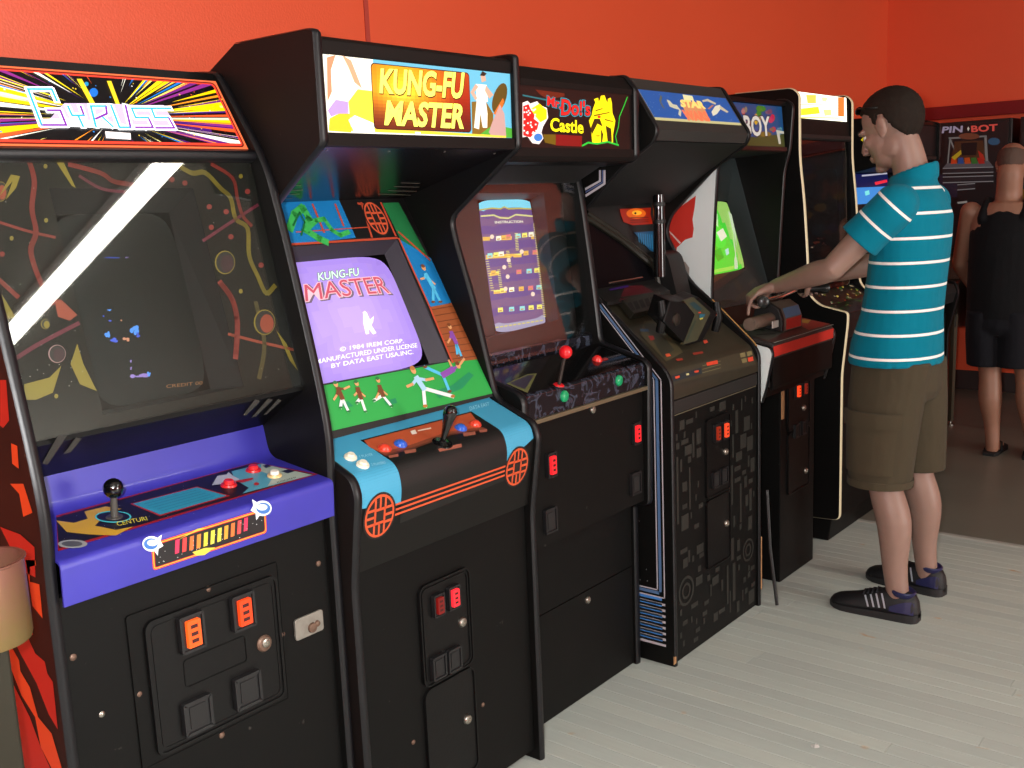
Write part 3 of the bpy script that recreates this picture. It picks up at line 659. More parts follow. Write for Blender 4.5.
    k = MB(); fp.prism(k, rrect(u0-.030, v0-.012, u1+.010, v1+.022, .006), .0002, .003); rim(fp, k, rrect(u0-.030, v0-.012, u1+.010, v1+.022, .006), .003, .003, .0045)
    dp_ = k.build('coin_door_frame', BLACK, t, smooth=True)
    k = MB(); fp.prism(k, rrect(u0, v0, u1, v1, .018), .003, .008); rim(fp, k, rrect(u0, v0, u1, v1, .018), .006, .008, .0115); rim(fp, k, rrect(u0+.012, v0+.012, u1-.012, v1-.012, .014), .002, .008, .0095)
    cdr = k.build('coin_door', mat('coin_door_enamel', (14, 13, 13), .33, spec=.25, bump=.15, bscale=120), t, smooth=True)
    fd = Surf.yz([(1.647, 0), (1.647, .9)], xi0)
    coin_slot(fd, t, fd.hit(*c((416, 293))[0]), .034, .052, (255, 92, 24), 1.3); coin_slot(fd, t, fd.hit(*c((580, 226))[0]), .034, .052, (255, 70, 20), 1.1)
    coin_slot(fd, t, fd.hit(*c((435, 557))[0]), .040, .048, (0, 0, 0), 0, 'coin_return', True); coin_slot(fd, t, fd.hit(*c((595, 478))[0]), .040, .048, (0, 0, 0), 0, 'coin_return', True)
    k = MB(); q = fd.H(c((395, 470), (600, 395), (592, 305), (390, 385))); rim(fd, k, rrect(q[0][0]+.004, (q[0][1]+q[1][1])/2, q[1][0], (q[2][1]+q[3][1])/2, .008), .0018, .0003, .0016); k.build('embossed_plate', BLACK, cdr)
    lock(fd, t, fd.hit(*c((652, 330))[0]), .014, RUST, 'lock_plate'); lock(Surf.yz([(1.645, 0), (1.645, .9)], xi0), t, fd.hit(*c((652, 326))[0]), .009)
    for x, y in ((41, 375), (133, 557), (252, 492), (517, 624), (473, 157), (826, 75), (711, 302)): bolt(fp, t, fp.hit(*c((x, y))[0]), .0065 if (x, y) != (133, 557) else .006, RUST if (x, y) != (133, 557) else STEEL)
    q = fp.H(c((748, 318), (840, 290), (838, 218), (745, 255))); k = MB(); fp.prism(k, rrect(q[0][0]+.002, (q[0][1]+q[1][1])/2, q[1][0], (q[2][1]+q[3][1])/2, .006), .0003, .006)
    h = k.build('hasp_plate', mat('aged_galvanised_steel', (150, 145, 136), .45, metal=.7, vary=.3, vscale=60), t, bevel=.0012); u, v = fp.hit(*c((800, 272))[0])
    k = MB(); fp.lathe(k, (u, v-.004), [(.011, .006), (.010, .011), (.004, .012)]); fp.lathe(k, (u+.014, v+.0), [(.007, .006), (.006, .010), (.002, .011)]); k.build('hasp_knob', RUST, h, smooth=True)
cab_space()
# ------------------------------------------------------------------ cabinet 2: tall cabinet with yellow lettered marquee and pagoda bezel
def person_print(sf, k, p, c, joints, skin, top, bottom, hair, w, off):   # small printed figure: (head, neck, hip, handL, handR, footL, footR) in crop pixels
    hd, nk, hp, h1, h2, f1, f2 = [Vector(sf.hit(*c(j)[0])) for j in joints]
    st = lambda a, b, ww, m, o: sf.stroke(k, [tuple(a), tuple(b)], ww, off+o, m)
    for f in (f1, f2): st(hp, f, w*.75, bottom, .0)
    for h in (h1, h2): st(nk, (nk+h)/2+Vector((0, -w*.3)), w*.6, top, .0002); st((nk+h)/2+Vector((0, -w*.3)), h, w*.5, skin, .0003)
    st(nk, hp, w*1.25, top, .0004); sf.poly(k, ell(hd.x, hd.y, w*.62, w*.75, 10), off+.0006, skin); sf.poly(k, ell(hd.x, hd.y+w*.42, w*.62, w*.45, 8), off+.0008, hair)
    for f in (f1, f2): sf.poly(k, ell(f.x, f.y, w*.6, w*.3, 8), off+.0006, hair)
def roundel(sf, k, uv, ru, rv, off, fg, bg, shear=0):
    u, v = uv
    S = lambda pts: [(a+(b-v)*shear, b) for a, b in pts]
    sf.poly(k, S(ell(u, v, ru*1.12, rv*1.10, 28)), off, bg); sf.poly(k, S(ell(u, v, ru, rv, 28)), off+.0003, fg); sf.poly(k, S(ell(u, v, ru*.88, rv*.89, 28)), off+.0006, bg)
    def bar(a0, b0, a1, b1, w):     # bar clipped to the inner ellipse
        d = Vector((a1-a0, b1-b0)); n = Vector((-d.y, d.x)).normalized()*w
        q = [(a0-n.x, b0-n.y), (a1-n.x, b1-n.y), (a1+n.x, b1+n.y), (a0+n.x, b0+n.y)]
        for i in range(16):
            t = 2*math.pi*i/16; q = clip(q, lambda P: .92-(P[0]*math.cos(t)+P[1]*math.sin(t)))
            if len(q) < 3: return
        sf.poly(k, S([(u+a*ru, v+b*rv) for a, b in q]), off+.0009, fg)
    w = .062
    for g in (.02, .36):
        bar(g, .32, g, .98, w); bar(.32, -g, .98, -g, w); bar(-g, -.32, -g, -.98, w); bar(-.32, g, -.98, g, w)
    bar(-.32, .32, .98, .32, w); bar(.32, .32, .32, -.98, w); bar(.32, -.32, -.98, -.32, w); bar(-.32, -.32, -.32, .98, w)
def cab_fight():
    X0, X1 = 1.406, 2.051; xi0, xi1 = X0+.021, X1-.021; Wd = xi1-xi0
    t = thing('arcade_cabinet', (X0, 1.617, 0), 'tallest black arcade cabinet with yellow lettered marquee, lavender screen and light blue control panel', 'arcade machine', 'arcade cabinets along the orange wall')
    front = fillet([(1.617, 0), (1.617, .70), (1.586, .905), (1.600, .940), (1.721, .990), (1.747, 1.091), (1.786, 1.248), (1.836, 1.400), (1.850, 1.462), (1.640, 1.612), (1.614, 1.628), (1.614, 1.842), (1.63, 1.846), (1.862, 1.847)],
                   [0, .03, .03, .02, .03, .05, .05, .05, .03, .02, .01, .006, .01, 0])
    side_pair(t, X0, X1, front, [(1.97, 1.795), (2.44, 1.52), (2.44, 0)], .021, [BLACK2, BLACK])
    MB().box((xi0, 2.41, .05), (xi1, 2.425, 1.5)).build('back_panel', BLACK2, t)
    MB().prism_x([(1.640, 1.822), (1.640, 1.836), (1.86, 1.836), (1.86, 1.822)], xi0, xi1).build('top_panel', BLACK2, t)
    # marquee
    ms = Surf.yz([(1.628, 1.648), (1.626, 1.814)], xi0)
    MB().box((xi0, 1.631, 1.645), (xi1, 1.66, 1.82)).build('marquee_box', BLACK2, t)
    MB().prism_x(fillet([(1.632, 1.80), (1.622, 1.803), (1.620, 1.83), (1.634, 1.838)], .004)+[(1.65, 1.835), (1.65, 1.80)], xi0, xi1).build('marquee_retainer', BLACK2, t, smooth=True)
    MB().prism_x([(1.632, 1.622), (1.618, 1.624), (1.618, 1.650), (1.632, 1.650)], xi0, xi1).build('marquee_retainer', BLACK2, t)
    c = crop(210, 20, 3.2); p = Pal(); k = MB(); E = 1.25
    ms.poly(k, [(0, .001), (Wd, .001), (Wd, ms.len-.004), (0, ms.len-.004)], .0006, p((255, 250, 235), 1.3))
    ms.px(k, c((520, 118), (980, 165), (980, 379), (838, 372), (700, 366), (520, 360)), .0010, p((112, 196, 226), .95))
    ms.px(k, c((836, 262), (880, 258), (905, 300), (905, 372), (838, 368)), .0012, p((150, 110, 30), .8)); ms.px(k, c((855, 372), (905, 335), (980, 350), (980, 378)), .0014, p((90, 190, 60), .8))
    ms.px(k, c(*[(925+a*.9+b*-.25, 250+b) for a, b in ell(0, 0, 24, 48)]), .0016, p((110, 84, 20), .7)); ms.px(k, c((905, 300), (935, 250), (940, 260), (925, 310)), .0018, p((236, 120, 40), .9))
    ms.px(k, c((890, 360), (900, 330), (925, 270), (940, 300), (946, 372), (900, 372)), .0020, p((214, 168, 160), .9))
    ms.px(k, c((378, 352), (945, 377), (945, 371), (378, 336)), .0022, p((255, 214, 60), 1.2))
    # left portrait kept as plain colour shapes
    ms.px(k, c((370, 112), (400, 108), (440, 122), (470, 190), (485, 225), (470, 260), (440, 270), (395, 280), (372, 260)), .0016, p((255, 246, 226), 1.3)); ms.px(k, c((372, 120), (400, 112), (385, 160), (388, 230), (374, 262)), .0019, p((214, 150, 110), 1)); ms.px(k, c((420, 112), (450, 130), (485, 220), (460, 200), (440, 150)), .0019, p((226, 170, 130), 1.05))
    ms.px(k, c((374, 290), (400, 255), (440, 262), (440, 300), (410, 300), (385, 310)), .0022, p((196, 160, 220), 1)); ms.px(k, c((378, 355), (380, 315), (410, 300), (445, 300), (450, 360)), .0024, p((250, 200, 40), 1.2))
    ms.px(k, c((440, 262), (470, 222), (520, 228), (535, 280), (520, 340), (470, 345), (445, 310)), .0026, p((255, 236, 60), 1.35)); ms.px(k, c((440, 320), (460, 305), (520, 330), (525, 358), (460, 362)), .0028, p((255, 250, 240), 1.3))
    # right figure as a plain shape
    SK, WHT = p((226, 176, 150), 1), p((255, 246, 230), 1.15)
    for q, m_, o in (([(850, 262), (880, 262), (885, 300), (884, 345), (870, 345), (862, 300), (858, 350), (842, 345)], WHT, .0030), ([(848, 205), (882, 208), (886, 262), (850, 262)], WHT, .0030), ([(846, 205), (830, 232), (846, 258), (852, 250), (842, 232), (856, 214)], SK, .0032), ([(880, 210), (904, 240), (890, 252), (876, 226)], SK, .0032), ([(862, 175), (876, 172), (880, 195), (866, 200)], SK, .0034), ([(860, 178), (868, 164), (882, 172), (874, 180)], p((60, 40, 20), .4), .0036)): ms.px(k, c(*q), o, m_)
    mq = k.build('marquee', p.l, t, recalc=False)
    p = Pal(); k = MB()
    A = [c((513, 140))[0], c((823, 172))[0], c((833, 362))[0], c((522, 342))[0]]; lerp = lambda P, Q, f: (P[0]+(Q[0]-P[0])*f, P[1]+(Q[1]-P[1])*f)
    A = ms.H(A); u0, u1 = (A[0][0]+A[3][0])/2, (A[1][0]+A[2][0])/2; v1, v0 = (A[0][1]+A[1][1])/2, (A[2][1]+A[3][1])/2
    ms.poly(k, rrect(u0-.002, v0-.002, u1+.002, v1+.002, .010), .0032, p((60, 26, 8), .4))
    n = 18; m_ = 22
    for i in range(n):
        for j in range(m_):
            fu, fv = (j+.5)/m_, (i+.5)/n; g = max(0, 1-math.hypot((fu-.28)*1.35, (fv-.55)*1.0)*1.25); dk = min(1, fv*1.5+.12)
            col = tuple(int(v) for v in (90+165*min(1, (g*.9+.35)*dk+.25*fv), 26+190*min(1, g*1.1*dk+.25*fv*fv), 8+60*g*g*dk))
            q = clip_rect(rrect(u0, v0, u1, v1, .009), u0+(u1-u0)*j/m_, v0+(v1-v0)*i/n, u0+(u1-u0)*(j+1)/m_, v0+(v1-v0)*(i+1)/n)
            if q: ms.poly(k, q, .0036, p(col, 1.1))
    k.build('title_panel', p.l, mq, recalc=False)
    p = Pal(); k = MB()
    for tx, q in (('KUNG-FU', [(540, 232), (805, 250), (808, 172), (538, 158)]), ('MASTER', [(556, 334), (804, 346), (806, 272), (558, 260)])):
        Q = ms.H(c(*q)); ms.text(k, tx, Q, .0040, p((110, 40, 10), .5), .055, .12, .0012, -.0012); ms.text(k, tx, Q, .0044, p((255, 250, 100), 1.6), .035, .12)
    Q = ms.H(c((652, 372), (720, 374), (720, 362), (652, 358))); ms.poly(k, [Q[0], lerp(Q[0], Q[1], .25), lerp(Q[3], Q[2], .25), Q[3]], .0044, p((255, 255, 255), 1.2))
    ms.poly(k, [lerp(Q[0], Q[1], .35), lerp(Q[0], Q[1], 1), lerp(lerp(Q[0], Q[1], 1), Q[2], .5), lerp(lerp(Q[0], Q[1], .35), lerp(Q[3], Q[2], .35), .5)], .0044, p((255, 255, 255), 1.2))
    k.build('title_lettering', p.l, mq, recalc=False)
    # soffit under the marquee with speaker slots and screws
    so = Surf.yz([(1.636, 1.624), (2.012, 1.522)], xi0)
    MB().prism_x([(1.634, 1.622), (2.012, 1.519), (2.012, 1.531), (1.634, 1.636)], xi0, xi1).build('soffit', mat('gloss_black_board', (15, 13, 13), .22), t)
    ss = Surf.yz([(1.634, 1.6215), (2.012, 1.5185)], xi0).bound(0, Wd)
    for q in ([(250, 530), (290, 528)], [(238, 545), (296, 543)], [(238, 558), (285, 556)], [(236, 570), (262, 569)], [(612, 520), (670, 522)], [(590, 532), (668, 534)], [(570, 545), (660, 548)], [(540, 556), (650, 560)]):
        k = MB(); ss.stroke(k, ss.H(c(*q)), .0035, -.0008, 0); k.build('speaker_slot', mat('slot_edge', (108, 98, 84), .6), t, recalc=False)
    for x, y in ((378, 410), (577, 414), (755, 416), (914, 422)): bolt(Surf.yz([(1.64, 1.6195), (2.012, 1.518)], xi0), t, so.hit(*c((x, y))[0]), .003, STEEL, 'screw')
    # bezel and screen
    bz = Surf.yz([(1.722, 1.000), (2.012, 1.520)], xi0); BL = bz.len; c = crop(270, 190, 3.073)
    hole = bz.H(c((180, 590), (552, 525), (392, 150), (60, 172))); hole = [(.045, hole[0][1]-.0), (hole[1][0], hole[1][1]), (hole[2][0], hole[2][1]), (.045, hole[3][1])]
    k = MB(); ring = [(0, 0), (Wd, 0), (Wd, BL), (0, BL)]
    for i in range(4):
        j = (i+1) % 4; bz.poly(k, [ring[i], ring[j], hole[j], hole[i]], -.002, 0)
    bez = k.build('bezel', mat('bezel_card_black', (30, 27, 28), .5), t, recalc=False)
    p = Pal(); k = MB(); o = 0; GR, BLU, BRK, BK, RD = p((42, 154, 68)), p((17, 116, 178)), p((146, 76, 38)), p((16, 13, 13)), p((180, 68, 42))
    yb = hole[0][1]; 
    q = bz.H(c((205, 735), (672, 628), (640, 525), (180, 590))); bz.poly(k, [(0, q[0][1]), (Wd, q[1][1]), (Wd, hole[1][1]-.004), (0, hole[0][1]-.004)], o, GR)
    top = bz.hit(*c((200, 165))[0])[1]; bz.poly(k, [(0, top), (Wd*.62, hole[2][1]+.012), (Wd*.62, BL), (0, BL)], o, BLU)
    bz.poly(k, [(Wd*.62, hole[2][1]+.012), (Wd, BL*.80), (Wd, BL), (Wd*.62, BL)], o, BK)
    bz.px(k, c((345, 40), (395, 38), (490, 215), (440, 190), (400, 150)), o+.0003, p((30, 110, 60)))
    q = bz.H(c((395, 150), (500, 220), (552, 350), (490, 365))); bz.poly(k, [q[3], (Wd, q[2][1]), (Wd, q[1][1]+.01), q[0]], o+.0006, BLU)
    q = bz.H(c((490, 360), (552, 348), (640, 520), (560, 530))); bz.poly(k, [q[3], (Wd, q[2][1]), (Wd, q[1][1]), q[0]], o+.0009, BRK)
    for i in range(9):
        f = (i+.5)/9; A_, B_ = lerp(q[0], q[3], f), (Wd, q[1][1]+(q[2][1]-q[1][1])*f); bz.stroke(k, [A_, B_], .0022, o+.0011, p((96, 44, 20)))
    for q in ([(60, 168), (390, 148)], [(395, 150), (490, 360)], [(490, 360), (560, 530)], [(280, 40), (312, 145)], [(270, 42), (300, 48)], [(340, 40), (385, 140)], [(130, 45), (165, 130)], [(200, 45), (225, 110)], [(80, 130), (300, 115)], [(395, 130), (490, 215)]):
        bz.stroke(k, bz.H(c(*q)), .006 if q[0][0] != 80 else .003, o+.0013, RD)
    # serpent in green
    LG, DG = p((56, 170, 80)), p((20, 100, 50))
    bz.stroke(k, bz.H(c((60, 120), (75, 75), (100, 55), (120, 90), (110, 125), (150, 150), (172, 160))), .020, o+.0016, LG); bz.stroke(k, bz.H(c((110, 125), (140, 95), (165, 90), (190, 125), (215, 140), (240, 130))), .013, o+.0018, LG); bz.stroke(k, bz.H(c((70, 110), (90, 70), (105, 100), (95, 140))), .005, o+.0022, DG)
    # emblem in the frame
    uv = bz.hit(*c((325, 88))[0]); roundel(bz, k, uv, .034, .048, o+.0016, p((206, 84, 50)), p((40, 26, 22)))
    B2, SKN = p((80, 180, 220)), p((210, 150, 100))
    WH, BR, PUR, GN = p((226, 226, 226)), p((110, 60, 30)), p((130, 70, 160)), p((40, 110, 60))
    for J, s_, a_, b_, h_, w_ in ((((470, 240), (478, 262), (500, 300), (462, 275), (505, 290), (500, 345), (522, 345)), SKN, B2, B2, BR, .012), (((550, 420), (556, 440), (570, 470), (545, 470), (572, 462), (575, 510), (588, 515)), SKN, PUR, B2, BR, .011),
            (((200, 598), (208, 612), (220, 640), (195, 645), (242, 605), (240, 682), (215, 670)), SKN, BR, WH, GN, .010), (((264, 595), (268, 612), (278, 640), (258, 632), (290, 635), (292, 682), (265, 655)), SKN, BR, WH, GN, .010), (((330, 585), (335, 605), (345, 632), (325, 640), (358, 630), (372, 665), (318, 648)), SKN, BR, WH, GN, .010),
            (((438, 555), (450, 580), (470, 610), (420, 605), (500, 580), (475, 665), (560, 635)), SKN, p((160, 200, 226)), WH, p((170, 110, 50)), .014), (((576, 540), (560, 552), (530, 570), (595, 520), (548, 525), (475, 545), (550, 620)), SKN, PUR, B2, BR, .013)):
        person_print(bz, k, p, c, J, s_, a_, b_, h_, w_, o+.0020)
    for q in ([(210, 655), (240, 650), (255, 665), (230, 670)], [(350, 650), (385, 640), (390, 655), (360, 662)], [(500, 620), (560, 600), (610, 560), (625, 570), (590, 610), (520, 640)]): bz.px(k, c(*q), o+.0016, p((24, 130, 84)))
    k.build('bezel_print', p.l, bez, recalc=False)
    dp = .035; sq = bz.H(c((172, 585), (482, 528), (352, 208), (70, 232)))
    sq = [(.03, sq[0][1]+.004), (sq[1][0]+.042, sq[1][1]+.004), (sq[2][0]+.042, sq[2][1]+.026), (.03, sq[2][1]+.026)]
    q3 = [bz.at(u, v, -.0025) for u, v in hole]; s3 = [bz.at(u, v, -dp) for u, v in sq]
    k = MB(); k.add(q3+s3, [(i, (i+1) % 4, (i+1) % 4+4, i+4) for i in range(4)]); k.build('monitor_shroud', mat('shroud_charcoal', (44, 38, 48), .45), t, recalc=False)
    cr = Crt(*s3, .022); k = MB(); p = Pal()
    def colr(u, v):
        a = max(0, 1-math.hypot((u-.55)*1.1, (v-.45)*.9)*1.2); return p((int(148+58*a)//6*6, int(118+58*a)//6*6, int(214+36*a)//6*6), 1.0)
    cr.grid(k, 18, colr); scr = k.build('screen', p.l, t, smooth='all')
    k = MB(); p = Pal()
    cr.text(k, 'KUNG-FU', cr.H(c((148, 280), (272, 264), (270, 240), (146, 256))), .0012, p((120, 130, 130), .9), .06, 0, .0, 0); cr.text(k, 'KUNG-FU', cr.H(c((148, 280), (272, 264), (270, 240), (146, 256))), .0018, p((216, 250, 226), 1.2), .01)
    Q = cr.H(c((108, 344), (368, 318), (345, 266), (104, 292))); cr.text(k, 'MASTER', Q, .0012, p((130, 110, 130), .8), .05, 0, .01, -.008); cr.text(k, 'MASTER', Q, .0016, p((240, 190, 200), 1.1), .035); cr.text(k, 'MASTER', Q, .0020, p((214, 90, 110), .9), .0)
    for tx, q in (('© 1984 IREM CORP.', [(214, 498), (410, 470), (409, 457), (213, 484)]), ('MANUFACTURED UNDER LICENSE', [(140, 536), (452, 484), (450, 471), (139, 522)]), ('BY DATA EAST USA.INC.', [(188, 548), (440, 504), (438, 491), (187, 535)])): cr.text(k, tx, cr.H(c(*q)), .0014, p((240, 240, 255), 1.25), .01)
    WHs = p((255, 244, 246), 1.3)
    for q in ([(286, 378), (296, 378), (306, 400), (318, 388), (316, 405), (310, 416), (326, 440), (316, 444), (300, 424), (304, 442), (294, 444), (286, 410)], [(284, 378), (290, 372), (298, 380), (290, 386)]): cr.px(k, c(*q), .0014, WHs)
    k.build('screen_image', p.l, scr, recalc=False)
    # control panel sheet
    prof = fillet([(1.622, .722), (1.594, .893), (1.606, .938), (1.738, .992), (1.748, 1.01)], [0, .05, .05, .006, 0], 6)
    cps = MB().sheet_x(prof, xi0, xi1, .004).build('control_panel', mat('panel_black_vinyl', (13, 12, 11), .36, spec=.3), t, smooth=True)
    cp = Surf.yz(prof, xi0); c = crop(310, 380, 4.096); p = Pal(); k = MB(); o = .0010; CB = p((66, 152, 186)); OR = p((176, 76, 44)); BK = p((15, 13, 12))
    H = lambda *q: cp.H(c(*q))
    vt = cp.hit(*c((118, 240))[0])[1]; vt = min(vt, cp.len-.02); vb0 = cp.hit(*c((228, 520))[0])[1]
    q = H((205, 248), (372, 380), (362, 505), (228, 515)); r_ = H((660, 130), (805, 245), (798, 335), (905, 290))
    bl = (q[1][0]+q[2][0])/2; br = (r_[1][0]+r_[2][0])/2
    cp.poly(k, [(0, vb0), (bl, q[2][1]), (bl, q[1][1]), (q[0][0], q[0][1]), (r_[0][0], r_[0][1]), (br, r_[1][1]), (br, r_[2][1]), (Wd, vb0+.03), (Wd, vt+.01), (0, vt+.01)], o, CB)
    q2 = [(bl+.0005, q[2][1]-.05), (bl+.0005, q[1][1]), (q[0][0]+.004, q[0][1]-.004), (r_[0][0]-.004, r_[0][1]-.004), (br-.0005, r_[1][1]), (br-.0005, r_[2][1]-.05)]
    cp.poly(k, q2, o+.0003, BK)
    q = H((205, 235), (640, 132), (700, 195), (560, 215), (420, 265), (290, 300), (240, 275)); cp.poly(k, [(q2[2][0]+.003, q2[2][1]-.001), (q2[3][0]-.003, q2[3][1]-.001), q[2], q[3], q[4], q[5], q[6]], o+.0006, OR)
    for i, f in enumerate((.4, .6, .8)):   # fading lower edge of the orange field
        a, b_ = .004+.006*i, .010+.006*i; cl = p((int(196*(1-f)+15*f), int(88*(1-f)+13*f), int(52*(1-f)+12*f)))
        cp.poly(k, [q[6], q[5], q[4], q[3], q[2], (q[2][0]+.008, q[2][1]-b_), (q[3][0], q[3][1]-b_), (q[4][0], q[4][1]-b_), (q[5][0], q[5][1]-b_), (q[6][0]+.006, q[6][1]-b_)], o+.0005-.0001*i, cl)
    for z in ([(320, 313), (360, 305), (362, 316), (325, 322)], [(385, 292), (432, 284), (434, 298), (390, 305)], [(625, 220), (676, 214), (678, 226), (630, 234)], [(692, 207), (724, 203), (725, 214), (695, 218)], [(522, 285), (618, 262), (620, 276), (530, 296)]): cp.poly(k, H(*z), o+.0009, p((150, 84, 66)))
    cp.poly(k, H((410, 212), (430, 206), (438, 222), (418, 226)), o+.0009, p((226, 214, 200))); cp.poly(k, H((440, 208), (495, 197), (496, 202), (442, 213)), o+.0009, p((220, 200, 180)))
    cp.text(k, '1 PLAYER', H((205, 322), (258, 312), (254, 302), (200, 312)), o+.0009, p((150, 210, 226))); cp.text(k, '2 PLAYERS', H((252, 355), (310, 345), (305, 335), (248, 345)), o+.0009, p((150, 210, 226)))
    cp.text(k, 'DATA EAST', H((655, 128), (735, 106), (732, 92), (652, 112)), o+.0009, p((150, 214, 230)))
    # three orange lines between the two roundels
    ra = cp.hit(*c((283, 548))[0]); rb = cp.hit(*c((845, 362))[0]); vm = (ra[1]+rb[1])/2; OR2 = p((206, 80, 40)); DK = p((30, 18, 14))
    for dv in (-.011, .001, .013): cp.poly(k, [(ra[0], vm+dv-.0024), (rb[0], vm+dv-.0024), (rb[0], vm+dv+.0024), (ra[0], vm+dv+.0024)], o+.0006, OR2)
    for r in (ra, rb): roundel(cp, k, (r[0], vm), .044, .049, o+.0009, OR2, DK)
    k.build('control_overlay', p.l, cps, recalc=False)
    tp = Surf.yz([(1.617, .9425), (1.738, .992)], xi0)
    for x, y, cl in ((305, 283, (214, 62, 40)), (370, 266, (44, 90, 190)), (617, 200, (44, 90, 190)), (676, 183, (214, 62, 40))): button(tp, t, tp.hit(*c((x, y))[0]), .0160, cl, h=.011, style='dome')
    for x, y in ((165, 320), (215, 351)): button(tp, t, tp.hit(*c((x, y))[0]), .0150, (232, 224, 200), h=.010)
    uv = tp.hit(*c((541, 258))[0]); k = MB(); tp.lathe(k, uv, [(.026, 0), (.024, .002), (.010, .003), (.0065, .006), (.007, .02), (.012, .055), (.0165, .078), (.016, .088), (.011, .096), (.003, .099)], n=20)
    k.build('joystick', mat('glossy_black_plastic', (10, 10, 11), .12, coat=.6), t, smooth=True)
    for x, y in ((193, 430), (958, 203)): bolt(Surf([(X0, 1.588, .9), (X0, 1.60, .935)]), t, (0.012 if x < 500 else X1-X0-.010, .028), .006, STEEL)
    # lower front and slim coin door
    MB().prism_x([(1.634, .03), (1.634, .735), (1.654, .735), (1.654, .03)], xi0, xi1).build('front_panel', BLACK, t)
    fp = Surf.yz([(1.634, 0), (1.634, .8)], xi0); c = crop(330, 540, 3.103)
    q = fp.H(c((290, 455), (438, 385), (425, 85), (268, 160))); u0, u1 = (q[0][0]+q[3][0])/2-.002, (q[1][0]+q[2][0])/2+.002; v0, v1 = (q[0][1]+q[1][1])/2, (q[2][1]+q[3][1])/2+.008
    CE = mat('coin_door_enamel', (19, 18, 18), .33)
    k = MB(); fp.prism(k, rrect(u0, v0, u1, v1, .022), .0002, .005); rim(fp, k, rrect(u0, v0, u1, v1, .022), .004, .005, .009); rim(fp, k, rrect(u0+.009, v0+.009, u1-.009, v1-.009, .016), .003, .005, .008); up = k.build('coin_door', CE, t, smooth=True)
    v2 = fp.hit(*c((300, 768))[0])[1]-.03; k = MB(); fp.prism(k, rrect(u0, v2, u1, v0-.006, .022), .0002, .005); rim(fp, k, rrect(u0, v2, u1, v0-.006, .022), .004, .005, .009); k.build('cash_door', CE, t, smooth=True)
    fd = Surf.yz([(1.629, 0), (1.629, .8)], xi0)
    coin_slot(fd, t, fd.hit(*c((331, 200))[0]), .024, .040, (150, 24, 20), .5); coin_slot(fd, t, fd.hit(*c((378, 176))[0]), .026, .042, (255, 40, 50), 1.5)
    for x, y in ((332, 392), (380, 368)): coin_slot(fd, t, fd.hit(*c((x, y))[0]), .030, .042, (0, 0, 0), 0, 'coin_return', True)
    lock(fd, t, fd.hit(*c((409, 254))[0]), .0105); lock(fd, t, fd.hit(*c((425, 556))[0]), .0105)
    for x, y in ((258, 627), (474, 511)): bolt(fp, t, fp.hit(*c((x, y))[0]), .006)
cab_fight()
